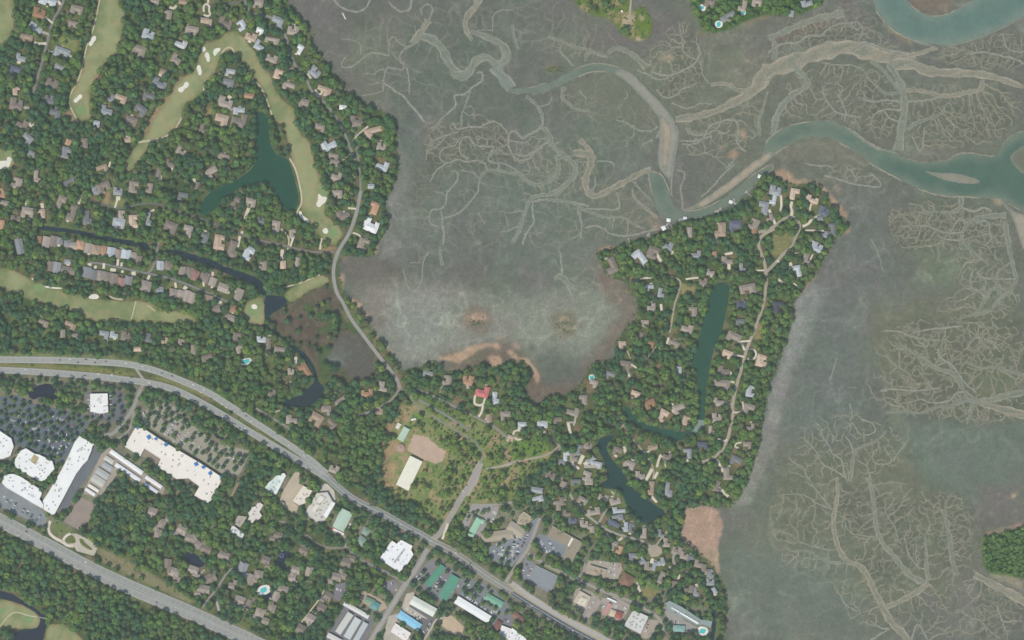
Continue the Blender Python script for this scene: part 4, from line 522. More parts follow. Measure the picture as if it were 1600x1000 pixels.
# land
d = mixc(A(88, 104, 80), A(104, 112, 88), st(f2, .35, .65)); d = mixc(d, A(140, 126, 106), st(fbm(16, 8)*.6+f3*.4, .54, .64)*.8)
d = mixc(d, A(116, 130, 92), st(fbm(20, 12), .54, .62)*.6)
d = mixc(d, mixc(mixc(A(120, 140, 94), A(142, 146, 106), st(f3, .4, .6)), A(168, 150, 120), st(fbm(12, 21), .56, .66)*.8), blur(scrub, 4)[..., None])
d = mixc(d, A(150, 146, 132), blur(comm, 4)[..., None]*.55)
d = mixc(d, mixc(mixc(A(101, 97, 89), A(114, 108, 98), st(f3, .4, .6)), A(92, 110, 84), st(f2, .48, .60)), blur(pm, 2)[..., None])
d = mixc(d, mixc(A(108, 128, 78), A(158, 146, 116), st(f2, .45, .6)), blur(itop, 2)[..., None])
d = mixc(d, A(80, 112, 74), blur(islem, 2)[..., None]*.7)
soil = [(T(0,0,s)) for s in ([(790,120),(830,125),(825,190),(800,180)],[(1110,490),(1210,465),(1140,520),(1060,620),(960,760),(900,860),(880,850),(960,700),(1040,600)],[(510,440),(600,450),(650,480),(600,520),(520,480)],[(400,700),(450,690),(480,770),(430,760)],[(1280,720),(1340,640),(1350,680),(1300,730)],[(560,760),(590,700),(580,690)])] + [T(400,250,s) for s in ([(380,60),(405,90),(400,140),(375,90)],[(30,200),(80,195),(95,230),(50,235)],[(95,270),(140,280),(130,310),(100,300)],[(400,545),(500,540),(505,570),(410,568)],[(510,450),(540,450),(530,490)],[(410,610),(450,615),(440,640)])] + [T(400,500,s) for s in ([(800,640),(850,620),(880,650),(830,720)],[(780,770),(870,740),(900,800),(800,900),(770,860)],[(780,920),(870,880),(890,930),(800,1000)],[(900,530),(960,560),(960,650),(900,620)],[(350,720),(380,730),(370,780)],[(1130,740),(1180,720),(1180,770)],[(640,690),(690,700),(680,740)])] + [T(800,250,s) for s in ([(720,740),(770,740),(790,780),(740,770)],[(1050,780),(1130,790),(1140,850),(1060,840)])] + [T(400,750,s) for s in ([(780,0),(880,20),(900,90),(800,40)],[(1000,260),(1080,280),(1150,300),(1100,320)],[(420,390),(460,410),(450,440)])] + [T(0,250,s) for s in ([(780,0),(850,0),(830,80),(780,80)],[(640,200),(690,200),(680,290),(650,290)])]
for P in soil: blend(d, P, A(172, 148, 120), 2, .8)
for P, c_ in ((T(0,0,[(360,215),(440,215),(490,270),(470,330),(380,290)]),(138,146,102)),(T(0,500,[(-70,215),(200,205),(400,215),(700,225),(860,265),(760,262),(600,250),(200,238),(-70,240)]),(128,140,104)),(T(0,500,[(-80,270),(0,272),(300,278),(640,300),(830,330),(870,350),(760,350),(500,320),(200,304),(-80,296)]),(134,136,96)),(T(0,500,[(930,360),(1030,385),(1150,430),(1330,500),(1480,600),(1620,700),(1620,675),(1450,570),(1330,480),(1180,410),(1040,362)]),(136,136,98)),(T(0,500,[(1250,400),(1330,440),(1430,480),(1400,500),(1290,440)]),(106,132,84)),
 (T(400,500,[(0,690),(60,720),(110,760),(250,850),(400,930),(380,935),(240,865),(90,780),(50,735),(-20,715)]),(132,136,96)),(T(0,750,[(600,420),(660,430),(800,500),(900,560),(1050,640),(1230,760),(1180,770),(900,640),(640,520)]),(142,138,112)),(T(0,750,[(0,240),(200,345),(400,455),(600,565),(1000,740),(1010,750),(600,580),(400,470),(200,362),(0,255)]),(120,124,98)),(T(0,750,[(320,260),(390,260),(450,330),(400,350),(330,330)]),(120,134,92)),(T(0,750,[(1280,830),(1400,860),(1600,960),(1600,990),(1420,900)]),(140,134,112)),
 (T(800,750,[(790,680),(850,645),(920,690),(910,720),(850,740),(780,720)]),(142,140,100)),(T(800,750,[(700,545),(780,590),(850,620),(940,680),(900,690),(800,640),(700,580)]),(98,134,84)),(T(800,250,[(1050,770),(1150,790),(1140,830),(1060,840)]),(148,146,106)),(T(800,750,[(200,520),(320,590),(300,610),(190,550)]),(136,142,98)),(T(800,500,[(900,870),(950,920),(900,1000)]),(128,134,96)),(T(1200,250,[(0,470),(140,450),(200,500),(100,580),(20,620)]),(138,138,102)),(T(800,500,[(640,600),(700,660),(760,740),(740,750),(680,680)]),(160,150,116)),(T(1200,500,[(-100,30),(-20,20),(-30,130),(-80,160)]),(150,144,106)),(T(400,250,[(440,480),(510,470),(500,530),(440,520)]),(138,144,104)),(T(400,500,[(1000,440),(1100,470),(1300,640),(1200,630),(1050,530)]),(104,126,86)),(T(400,500,[(1180,530),(1280,540),(1320,590),(1260,610)]),(112,114,108)),(T(800,500,[(0,750),(80,740),(220,760),(230,820),(100,860),(0,880)]),(110,140,84)),(T(0,250,[(680,255),(780,255),(800,295),(700,300)]),(134,140,100)),(T(1200,250,[(440,370),(495,400),(480,450),(420,480)]),(110,136,80)),
 (T(800,0,[(700,90),(770,100),(760,180),(680,170)]),(180,166,138)),(T(800,0,[(790,90),(830,100),(820,130),(790,120)]),(170,158,132)),(T(800,0,[(780,230),(810,230),(815,260),(785,258)]),(190,176,150))):
    blend(d, P, A(*c_), 1, .85)
wpatch = blur(fill(chaikin(T(400,500,[(500,110),(560,80),(640,100),(700,180),(758,270),(740,320),(660,372),(600,372),(560,310),(480,272),(435,240),(470,200)]), 2)), 3)
d = mixc(d, mixc(A(104, 107, 102), A(116, 120, 114), st(f2, .4, .6)), wpatch[..., None]*.85); d = mixc(d, A(136, 138, 132), blur(fill(T(400,500,[(435,230),(500,240),(540,280),(470,275)])), 4)[..., None]*.7)
d = mixc(d, d*.8, st(f3, .55, .7)*.5)
lb = blur(land, 1)
COL = mixc(g, d, lb[..., None])
HT = np.clip(blur(land, 2), 0, 1)*LZ
CREEK = [A(140,145,131)[0,0], A(152,149,132)[0,0], A(138,148,138)[0,0]]
# grid of ground, split into land and marsh
step = 2.0
gx = np.arange(-M+2, 1600+M-2+.01, step); gy = np.arange(-M+2, 1000+M-2+.01, step)
XX, YY = np.meshgrid(gx, gy); nx, ny = len(gx), len(gy)
V = np.stack([(XX-800)*S, (500-YY)*S, samp(HT, XX, YY)+(samp(f3, XX, YY)-.5)*.3*(samp(HT, XX, YY) < .1)], -1).reshape(-1, 3)
VC = samp(COL, XX, YY).reshape(-1, 3)
idx = np.arange(nx*ny).reshape(ny, nx); Q = np.stack([idx[1:, :-1], idx[1:, 1:], idx[:-1, 1:], idx[:-1, :-1]], -1).reshape(-1, 4)
isl = (samp(lb, XX, YY).reshape(-1)[Q].mean(1) > .5)
mg = mat('ground cover', (0, 0, 0), .95, .05, .12, .07, .22, .20, attr=True)
for nm, k in (('ground', isl), ('salt_marsh', ~isl)):
    q = Q[k]; u, inv = np.unique(q, return_inverse=True)
    tag(link(nm, npmesh(nm, V[u], inv.reshape(-1, 4), VC[u]), mg), kind='structure')
# the sheet goes on to the horizon
X0, X1, Y0, Y1 = V[:, 0].min(), V[:, 0].max(), V[:, 1].min(), V[:, 1].max(); B = 9000
hv = [(-B,-B,0),(B,-B,0),(B,B,0),(-B,B,0),(X0,Y0,0),(X1,Y0,0),(X1,Y1,0),(X0,Y1,0)]
tag(link('coastal_plain', mesh('coastal_plain', hv, [(0,1,5,4),(1,2,6,5),(2,3,7,6),(3,0,4,7)]), mat('plain', alb(108,116,106), .95, .05)), kind='structure')
# ---------------------------------------------------------------- flat sheets
def rough(P, n=2, amp=0.0, stepr=3):
    p = chaikin(P, n) if n else np.asarray(P, float)
    if amp:
        p = resample(np.vstack([p, p[:1]]), stepr)[:-1]; p = p+rng.normal(0, amp, p.shape)
        p = chaikin(p, 1)
    return p
def sheet(name, P, z, m, n=2, amp=0.0, kind='structure'):
    p = rough(P, n, amp); v = [W(a, b, z) for a, b in p][::-1]
    o = link(name, mesh(name, v, [list(range(len(v)))]), m); 
    if kind: tag(o, kind=kind)
    return o
from mathutils.geometry import delaunay_2d_cdt
def csheet(name, P, z, m, colf, sp=6, n=2, amp=.4):
    p = rough(P, n, amp, 4); x0, y0 = p.min(0); x1, y1 = p.max(0); mk = win(p, 24)
    gxx, gyy = np.meshgrid(np.arange(x0, x1, sp), np.arange(y0, y1, sp)); q = np.stack([gxx.ravel(), gyy.ravel()], 1)
    q = q+rng.uniform(-1, 1, q.shape); er = blur(mk[0], 2); q = q[sampw(er, mk[1], mk[2], q[:, 0], q[:, 1]) > .93]
    allp = [Vector((float(a), float(b))) for a, b in np.vstack([p, q])]; k = len(p)
    vv, ee, ff, *_ = delaunay_2d_cdt(allp, [(i, (i+1) % k) for i in range(k)], [], 1, 1e-4)
    a = np.array([(t.x, t.y) for t in vv]); cols = colf(a, mk)
    f = [tuple(t)[::-1] for t in ff]
    o = link(name, mesh(name, [W(x, y, z) for x, y in a], f, cols), m); return tag(o, kind='structure')
def ribbon(pts, w0, w1, z, cen=None, smooth=2, jit=0.0, acc=None, ramp=.02, stp=2.5, lanes=None, seed=0, fade=(6, 6, .6)):
    p = chaikin(pts, smooth, False) if smooth else np.asarray(pts, float); p = resample(p, stp)
    if jit and len(p) > 4: p[1:-1] += rng.normal(0, jit, (len(p)-2, 2)); p = chaikin(p, 1, False)
    n = len(p); t = np.gradient(p, axis=0)
    if lanes is not None and n > 15:
        ker = np.hanning(15)[1:-1]; ker /= ker.sum(); t = np.stack([np.convolve(np.pad(t[:, k], 6, 'edge'), ker, 'valid') for k in (0, 1)], 1)
    t /= np.maximum(np.hypot(t[:, 0], t[:, 1]), 1e-6)[:, None]; nrm = np.stack([-t[:, 1], t[:, 0]], 1)
    wd = np.linspace(w0, w1, n)
    if jit: u = np.arange(n)*stp; kq = 1/max(1, max(w0, w1)/7); wd = wd*(1+.16*np.sin(u*.21*kq+rng.random()*6)+.09*np.sin(u*.47*kq+rng.random()*6))
    if lanes is not None: offs = np.array([-.5, -.41, -.31, -.19, -.06, .06, .19, .31, .41, .5]); wg = np.array([0, .92, .85, .75, .7, .7, .75, .85, .92, 0])
    elif cen is not None: offs = np.array([-.5, -.2, .2, .5]); wg = np.array([0, 1, 1, 0])
    else: offs = np.array([-.5, .5]); wg = None
    K = len(offs); q = p[:, None, :]+nrm[:, None, :]*(wd[:, None]*offs[None])[..., None]
    v = np.stack([(q[..., 0]-800)*S, (500-q[..., 1])*S, np.broadcast_to((z+ramp*np.arange(n)/n)[:, None], (n, K))], -1).reshape(-1, 3)
    f = [(i*K+k, i*K+k+1, (i+1)*K+k+1, (i+1)*K+k) for i in range(n-1) for k in range(K-1)]; cl = []
    if cen is not None:
        qq = q.reshape(-1, 2); base = samp(COL, qq[:, 0], qq[:, 1]); fd = np.minimum(np.clip(np.arange(n)*stp/max(fade[0], .01)+(fade[2] if fade[0] else 1), 0, 1), np.clip(np.arange(n)[::-1]*stp/max(fade[1], .01)+(fade[2] if fade[1] else 1), 0, 1))
        c_ = np.broadcast_to(np.asarray(cen), (n, K, 3))
        if lanes is not None:     # streaks of mud, sand and shallow water running along the bed
            r = np.random.default_rng(seed); u = np.arange(n)*stp
            a_ = sum(np.sin(u[:, None]*r.uniform(.02, .09)+r.random()*6+offs[None]*r.uniform(3, 9)) for _ in range(3))/3; b_ = sum(np.sin(u[:, None]*r.uniform(.03, .12)+r.random()*6+offs[None]*r.uniform(4, 14)) for _ in range(3))/3
            c_ = mixc(c_, lanes[0], np.clip(a_*.9, 0, .8)[..., None]); c_ = mixc(c_, lanes[1], np.clip(b_*1.1-.1, 0, .8)[..., None]); ew = np.array([1, 1, .25, 0, 0, 0, 0, .25, 1, 1])[None]*np.clip(.65+.5*np.sin(u[:, None]*r.uniform(.03, .07)+np.sign(offs)[None]*2+r.random()*6), .1, 1); c_ = mixc(c_, lanes[2], ew[..., None])
        wgt = (wg[None, :]*fd[:, None]).reshape(-1, 1); cl = base*(1-wgt)+c_.reshape(-1, 3)*wgt
    v = [tuple(x) for x in v]
    if acc is not None:
        b = len(acc[0]); acc[0].extend(v); acc[1].extend([tuple(x+b for x in q) for q in f]); acc[2].extend(list(cl)); return
    return v, f, cl
# creeks
LANES = ((A(146,146,131)[0,0], A(122,133,119)[0,0], A(160,160,143)[0,0]), (A(162,155,134)[0,0], A(128,136,121)[0,0], A(172,166,146)[0,0]))
for i, (p, w0, w1, tn) in enumerate(CRK):
    big = max(w0, w1) > 3.6; op = .95 if big else 1.0; tn_ = 1 if (not big and tn == 0) else tn
    c_ = (A(148,150,136)[0,0] if not big else CREEK[tn])*rng.uniform(.93, 1.03); c_ = mixc(samp(COL, [p[0][0]], [p[0][1]])[0], c_, op)
    k_ = 1.25 if max(w0, w1) > 12 else 1.5; v, f, cl = ribbon(p, w0*k_, w1*k_, .16+.003*i, c_, smooth=3 if big else 2, jit=.12 if big else .45, ramp=.0015, lanes=LANES[tn % 2] if big else None, seed=i, stp=5 if max(w0, w1) > 9 else 2.5)
    tag(link('tidal_creek', mesh('tidal_creek', v, [q[::-1] for q in f], np.array(cl)), mg), kind='structure')
# branching rills by space colonisation, rooted in the creeks
creekpts = np.vstack([resample(chaikin(p, 2, False), 4) for p, *_ in CRK])
acc = ([], [], [])
def grow(poly, n, seed, con=1):
    r = np.random.default_rng(seed); mk = fill(chaikin(poly, 1)) & ~land & ~rivm
    ys, xs = np.nonzero(mk); 
    if len(ys) == 0: return
    sm = blur(mk, 9); j = r.integers(0, len(ys), n*2); j = j[r.random(len(j)) < sm[ys[j], xs[j]]**2*1.1][:n]
    at = np.stack([xs, ys], 1)[j]-M+r.random((len(j), 2))
    c = creekpts[samp(blur(mk, 6), creekpts[:, 0], creekpts[:, 1]) > .2]
    if len(c) == 0: c = at[:3].copy()
    c = c[r.permutation(len(c))[:max(6, n//22)]]
    nodes = [tuple(q) for q in c]; par = [-1]*len(nodes); D = 2.6
    dmin = np.hypot(at[:, None, 0]-c[None, :, 0], at[:, None, 1]-c[None, :, 1]); near = dmin.argmin(1); dist = dmin.min(1); alive = dist > 4
    stall = 0
    for it in range(260):
        if not alive.any(): break
        act = np.nonzero(alive & (dist < 60))[0]
        if len(act) == 0: break
        N = np.array(nodes); dirs = {}
        dv = at[act]-N[near[act]]; dv /= np.maximum(np.hypot(dv[:, 0], dv[:, 1]), 1e-6)[:, None]
        for k, u in zip(near[act], dv): dirs[k] = dirs.get(k, 0)+u
        new = []
        for k, u in dirs.items():
            l = math.hypot(u[0], u[1])
            if l < 1e-3: continue
            q = N[k]+(u/l+r.normal(0, .46, 2))*D
            if ((N-q)**2).sum(1).min() < 3.4 or (new and min((z[0]-q[0])**2+(z[1]-q[1])**2 for z in new) < 2.6): continue
            new.append(q); par.append(k)
        if not new:
            stall += 1
            if stall > 25: break
            continue
        b = len(nodes); nodes.extend(tuple(q) for q in new); nw = np.array(new)
        dd = np.hypot(at[:, None, 0]-nw[None, :, 0], at[:, None, 1]-nw[None, :, 1]); j = dd.argmin(1); m_ = dd.min(1)
        up = m_ < dist; dist[up] = m_[up]; near[up] = b+j[up]; alive &= dist > 3.5
        if len(nodes) > 5200: break
    N = np.array(nodes); nd = len(N); cnt = np.zeros(nd); ch = [[] for _ in range(nd)]
    for i in range(nd-1, -1, -1):
        cnt[i] += 1
        if par[i] >= 0: cnt[par[i]] += cnt[i]; ch[par[i]].append(i)
    for i in range(nd):      # chains
        if par[i] >= 0 and len(ch[par[i]]) == 1 and par[par[i]] >= 0: continue
        if par[i] < 0: continue
        chain = [par[i], i]
        while len(ch[chain[-1]]) == 1: chain.append(ch[chain[-1]][0])
        tip = not ch[chain[-1]]
        pts = N[chain]
        if tip and r.random() < .22:      # join up with a neighbour
            e = pts[-1]; dd = np.hypot(N[:, 0]-e[0], N[:, 1]-e[1]); dd[chain] = 99; dd[par[chain[0]] if par[chain[0]] >= 0 else 0] = 99
            dr = pts[-1]-pts[0]; ok = ((N-e)@dr > 0) & (dd < 13); 
            if ok.any(): pts = np.vstack([pts, N[np.where(ok, dd, 99).argmin()]]); tip = False
        if len(pts) < 2: continue
        wa = 2.0+.36*cnt[chain[1]]**.5; wb = 1.7 if tip else 1.9+.36*cnt[chain[-1]]**.5
        e = pts[len(pts)//2]; tone = mixc(samp(COL, [e[0]], [e[1]])[0], A(150,148,129)[0,0]*r.uniform(.9, 1.06), min(1, con*r.uniform(.6, .95)))
        ribbon(pts, min(wa, 7), min(wb, 7), .06+.0009*(len(acc[0]) % 97), tone, smooth=2, fade=(0, 9 if tip else 0, .2), acc=acc, ramp=.0008, stp=2)
for k, (P, n, *cc) in enumerate(RILLS): grow(P, int(n*2.6), 100+k, *cc)
def net(poly, cell, con, keep, seed):
    r = np.random.default_rng(seed); mk = fill(chaikin(poly, 1)) & ~land & ~rivm; sm = blur(mk, 5)
    p = np.asarray(poly, float); x0, y0 = p.min(0)-cell*2; x1, y1 = p.max(0)+cell*2
    gx_, gy_ = np.meshgrid(np.arange(x0, x1, cell*1.25), np.arange(y0, y1, cell*.85)); gx_[1::2] += cell*.62
    q = np.stack([gx_.ravel(), gy_.ravel()], 1)+r.normal(0, cell*.30, (gx_.size, 2))
    vv, ee, ff, *_ = delaunay_2d_cdt([Vector((float(a), float(b))) for a, b in q], [], [], 0, 1e-4); P_ = np.array([(t.x, t.y) for t in vv])
    cen = np.array([P_[list(f)].mean(0) for f in ff]); em = {}
    for i, f in enumerate(ff):
        for a, b in ((0, 1), (1, 2), (2, 0)): em.setdefault(tuple(sorted((f[a], f[b]))), []).append(i)
    for k, t in em.items():
        if len(t) < 2 or r.random() > keep: continue
        a, b = cen[t[0]], cen[t[1]]; m_ = (a+b)/2; d_ = b-a
        if np.hypot(*d_) > cell*1.6 or samp(sm, m_[0], m_[1]) < r.uniform(.35, .8): continue
        pts = np.array([a, m_+np.array([-d_[1], d_[0]])*r.normal(0, .22), b]); e = pts[1]; tone = mixc(samp(COL, [e[0]], [e[1]])[0], A(148,146,128)[0,0]*r.uniform(.9, 1.06), con*r.uniform(.5, .95))
        w_ = r.uniform(1.9, 3.0)*min(1.25, max(.85, cell/10)); ribbon(pts, w_*r.uniform(.85, 1.25), w_, .06+.0009*(len(acc[0]) % 97), tone, smooth=2, fade=(0, 0, 1), acc=acc, ramp=.0008, stp=1.8)
for k, a_ in enumerate(NETS): net(*a_, 300+k)
tag(link('tidal_rills', mesh('tidal_rills', acc[0], [q[::-1] for q in acc[1]], np.array(acc[2])), mg), kind='stuff')
# rivers, bars, ponds
def rivcol(cd, ce, k=14):
    def fcol(a, mk):
        e = np.clip((sampw(blur(mk[0], k), mk[1], mk[2], a[:, 0], a[:, 1])-.5)*2, 0, 1)[:, None]; nz = samp(f2, a[:, 0], a[:, 1])[:, None]
        return mixc(alb(*ce)[None], alb(*cd)[None], np.clip(e*1.25+(nz-.5)*1.3, 0, 1))
    return fcol
mw = mat('tidal water', (0, 0, 0), .20, .25, .10, .03, .10, .15, attr=True)
for i, P in enumerate(rivers):
    cd, ce = (((106,130,120),(124,140,128)), ((93,116,104),(120,132,117)), ((95,116,104),(120,132,118)), ((90,111,99),(120,132,118)))[i]
    csheet('river', P, .62+.02*i, mw, rivcol(cd, ce))
for i, P in enumerate(rivers):       # pale mud lip along the water's edge
    q = chaikin(P, 2); q = np.vstack([q, q[:1]]); v, f, cl = ribbon(q, 2.6, 2.6, .70+.015*i, A(156,154,136)[0,0], smooth=0, jit=.3, ramp=.01, stp=3, fade=(0, 0, 1))
    vx, vy = np.array([a[0] for a in v])/S+800, 500-np.array([a[1] for a in v])/S; gt = np.clip((samp(f2, vx, vy)-.38)*5, 0, 1)[:, None]; cl = np.array(cl)*gt+samp(COL, vx, vy)*(1-gt)
    tag(link('river_bank', mesh('river_bank', v, [k[::-1] for k in f], cl), mg), kind='structure')
ms = mat('bar sand', (0, 0, 0), .9, .1, .10, .05, .10, .3, attr=True)
for i, (P, c_) in enumerate(bars):
    c_ = tan_(c_)
    def fc(a, mk, c_=c_):
        e = np.clip((sampw(blur(mk[0], 2), mk[1], mk[2], a[:, 0], a[:, 1])-.45)*2.6, 0, 1)[:, None]; nz = samp(f3, a[:, 0], a[:, 1])[:, None]
        return mixc(alb(128,136,122)[None], alb(*c_)[None], np.clip(e+(nz-.5)*1.2, 0, 1))
    csheet('mud_bar', P, .74+.012*i, ms, fc, sp=4)
for i, (P, c_) in enumerate(ponds):
    csheet('pond', P, LZ+.10+.004*i, mw, rivcol(c_, tuple(int(q*1.04) for q in c_), 4), sp=7, amp=.25)
sheet('weir_apron', T(800,500,[(1148,625),(1205,625),(1200,660),(1180,690),(1100,722),(1098,714),(1140,680)]), LZ+.19, mat('weir concrete', alb(136,152,142), .8), 0)
# fairways, bunkers, paths
for i, (P, k) in enumerate(fairways):
    def fc(a, mk):
        e = np.clip((sampw(blur(mk[0], 3), mk[1], mk[2], a[:, 0], a[:, 1])-.45)*2.2, 0, 1)[:, None]; n1 = samp(f2, a[:, 0], a[:, 1])[:, None]; n2 = samp(f3, a[:, 0], a[:, 1])[:, None]
        c = mixc(alb(130,142,106)[None], alb(152,158,120)[None], np.clip((n1-.38)*4, 0, 1)); c = mixc(c, alb(164,154,120)[None], np.clip((n2-.52)*6, 0, 1)*.6)
        return mixc(mixc(alb(122,130,94)[None], alb(150,138,110)[None], np.clip((n1-.42)*5, 0, 1)), c, e)
    csheet('fairway', P, LZ+.12+.003*i, mat('fairway turf', (0, 0, 0), .95, .05, .08, .06, .12, .35, attr=True), fc, sp=4, amp=.75)
for i, (gx0, gy0, ga, gb) in enumerate(((127,172,9,7),(520,364,9,7),(394,486,9,8),(44,967,8,7),(2,954,6,5),(506,300,8,10),(335,82,9,7),(18,240,8,6),(62,450,10,7))):
    sheet('putting_green', [(gx0+ga*math.cos(k*.5236)*(1+.12*math.sin(k*2.1)), gy0+gb*math.sin(k*.5236)) for k in range(12)], LZ+.165+.002*i, mat('green turf', alb(132,154,112), .95, .05, .05, .1, .06, .5), 2)
for i, P in enumerate(bunkers): sheet('sand_bunker', P, LZ+.20+.002*i, mat('bunker sand', alb(226,222,205), .9, .1, .05, .1, .05, .5), 1, .1)
def road(name, p, w_, z, m, sm=2):
    v, f, _ = ribbon(p, w_, w_, z, smooth=sm, ramp=.002); return tag(link(name, mesh(name, v, [q[::-1] for q in f]), m), kind='structure')
for i, (p, w_) in enumerate(sandpaths): road('cart_path', p, w_, LZ+.22+.003*i, mat('cart path', alb(196,188,160), .9, .1))
for i, (P, c_) in enumerate(lots): sheet('car_park' if c_ != (190,168,148) else 'sand_yard', P, LZ+.08+.003*i, mat('paving %d %d %d' % c_, alb(*c_), .9, .1, .10, .06, .10, .5), 0, .8 if c_ == (190,168,148) else 0)
for i, (p, w_, c_, n_) in enumerate(roads): road(n_, p, w_*(.78 if n_ in ('street','lane','causeway') and w_ < 8 else 1), LZ+.24+.004*i, mat('asphalt %d %d %d' % c_, alb(*c_), .9, .1, .07, .05, .09, .5))
for i, (p, w_, c_) in enumerate(drives): road('driveway', p, w_, LZ+.5+.002*i, mat('drive %d' % c_[0], alb(*c_), .85, .1, .06, .1, .08, .6), 1)
for P in ([(400,352),(432,340),(462,350),(478,392),(440,398),(405,384)],[(492,362),(520,372),(530,392),(572,425),(578,440),(550,432),(505,402)]): sheet('grass_island', T(0,750,P), LZ+.62, mat('island grass', alb(112,122,86), .95, .05, .15, .2, .15, .6), 1)
# lane markings
mk = ([], [], [])
def off(p, d):
    p = resample(chaikin(p, 2, False), 3); t = np.gradient(p, axis=0); t /= np.hypot(t[:, 0], t[:, 1])[:, None]; return p+np.stack([-t[:, 1], t[:, 0]], 1)*d
for p, w_ in ((HWU,10.5),(HWL,10.5),(BHU,11.5),(BHL,11.5)):
    for d_ in (-w_*.36, w_*.36): ribbon(off(p, d_), .3, .3, LZ+.45, smooth=0, acc=mk, ramp=.001)
    for d_ in (-w_*.12, w_*.12):
        q = off(p, d_)
        for k in range(0, len(q)-2, 3): ribbon(q[k:k+2], .25, .25, LZ+.45, smooth=0, acc=mk, ramp=.001)
for p, w_ in ((HW1,11.5),(HW2,12),(HW3,8.5)):
    for d_ in (-w_*.05, w_*.05, -w_*.42, w_*.42): ribbon(off(p, d_), .3, .3, LZ+.45, smooth=0, acc=mk, ramp=.001)
ribbon(off(roads[11][0], .2), .3, .3, LZ+.45, smooth=0, acc=mk, ramp=.001)
tag(link('lane_marking', mesh('lane_marking', mk[0], [q[::-1] for q in mk[1]]), mat('road paint', (.7, .7, .62), .7)), kind='stuff')
# ================================================================ labels that single things out
LMS = [(30,30,'the upper left fairway'),(160,75,'the upper bunkered fairway'),(122,165,'the two-lobed bunker'),(318,80,'the bunker cluster'),(235,205,'the narrow fairway tip'),(430,262,'the forked teal pond'),(325,322,'the teal pond arm'),(12,255,'the big edge bunker'),(470,250,'the teal pond golf path'),(503,314,'the three-lobed bunker'),(508,362,'the round bunker'),(580,352,'the pale-roofed shore house'),(525,410,'the junction at the causeway'),(430,475,'the small causeway pond'),(520,480,'the brown scrub marsh'),(243,408,'the canal bridge'),(150,375,'the western canal reach'),(350,425,'the eastern canal reach'),(130,460,'the rowhouse fairway'),(145,463,'the rowhouse bunker'),(400,480,'the pondside golf green'),(470,545,'the curving dark channel'),(488,610,'the dark channel basin'),(383,565,'the woodland pool'),(225,597,'the highway junction'),(65,610,'the car park pond'),(155,628,'the square white store'),(275,720,'the long white shopping block'),(105,740,'the slanted white store row'),(50,725,'the courtyard store'),(160,735,'the striped storage sheds'),(125,795,'the bare gravel lot'),(130,845,'the pale looped track'),(345,685,'the tan lot pond'),(430,755,'the pale green flat roof'),(500,785,'the white terraced block'),(535,815,'the mint gabled roof'),(620,865,'the large white flat roof'),(382,812,'the white stepped building'),(442,868,'the lily-dark fountain pond'),(412,922,'the condo pool'),(310,880,'the twin dark ponds'),(60,965,'the lower left golf green'),(555,970,'the grey warehouse roofs'),(685,855,'the big traffic crossing'),(690,908,'the twin long green roofs'),(640,968,'the sky-blue roof'),(735,952,'the long white shed roof'),(632,678,'the pale green school roof'),(640,738,'the cream school hall'),(668,705,'the sandy school yard'),(752,612,'the pink-roofed mansion'),(615,580,'the southern causeway end'),(800,580,'the wooded bay islet'),(745,835,'the mint church roof'),(800,835,'the tan V-shaped office roof'),(882,848,'the brown L-shaped office'),(850,905,'the grey parking deck'),(978,905,'the brown hipped hall'),(993,972,'the square white flat roof'),(1073,965,'the long grey hotel'),(1012,920,'the oval lawn'),(1020,862,'the round turning circle'),(1095,840,'the orange mudflat'),(1000,800,'the lower lagoon'),(945,790,'the round court drive'),(905,720,'the driveway fan'),(965,715,'the lower lagoon tip'),(1040,685,'the long lagoon bend'),(1092,665,'the pale weir'),(1120,460,'the long lagoon head'),(1100,560,'the long lagoon middle'),(925,590,'the bayside pool'),(995,400,'the blue-roofed bay house'),(945,390,'the orange spit'),(1045,345,'the creekside docks'),(1228,360,'the shaded road loop'),(1300,320,'the peninsula tip'),(1170,545,'the twin looped driveways'),(1150,700,'the straight peninsula road'),(1215,490,'the eastern shore bend'),(1120,35,'the upper headland pools')]
WORDS = ['nearest','second nearest','third nearest','fourth nearest','fifth nearest','sixth nearest','seventh nearest','eighth nearest','ninth nearest','tenth nearest','eleventh nearest','twelfth nearest','thirteenth nearest','fourteenth nearest','fifteenth nearest','sixteenth nearest','seventeenth nearest','eighteenth nearest','nineteenth nearest','twentieth nearest']
lmxy = np.array([(a, b) for a, b, _ in LMS])
OCT = ['east','southeast','south','southwest','west','northwest','north','northeast']
def place_labels(items):       # items: (object, description, px, py)
    groups = {}
    for o, ds, x, y in items:
        dd = np.hypot(lmxy[:, 0]-x, lmxy[:, 1]-y); k = int(dd.argmin()); an = math.atan2(y-lmxy[k, 1], x-lmxy[k, 0])
        groups.setdefault((ds, OCT[int(round(an/(math.pi/4))) % 8], k), []).append((dd[k], o))
    for (ds, oc, k), L in groups.items():
        L.sort(key=lambda t: t[0])
        for i, (_, o) in enumerate(L):
            o['label'] = f'{ds} {oc} of {LMS[k][2]}' + ('' if len(L) == 1 else f', {WORDS[min(i, 19)]}')
def thing(name, cat, px, py, z=LZ, rz=0, label=None, group=None):
    o = bpy.data.objects.new(name, None); C.objects.link(o); o.location = W(px, py, z); o.rotation_euler = (0, 0, rz); o.empty_display_size = 2
    return tag(o, label, cat, group)
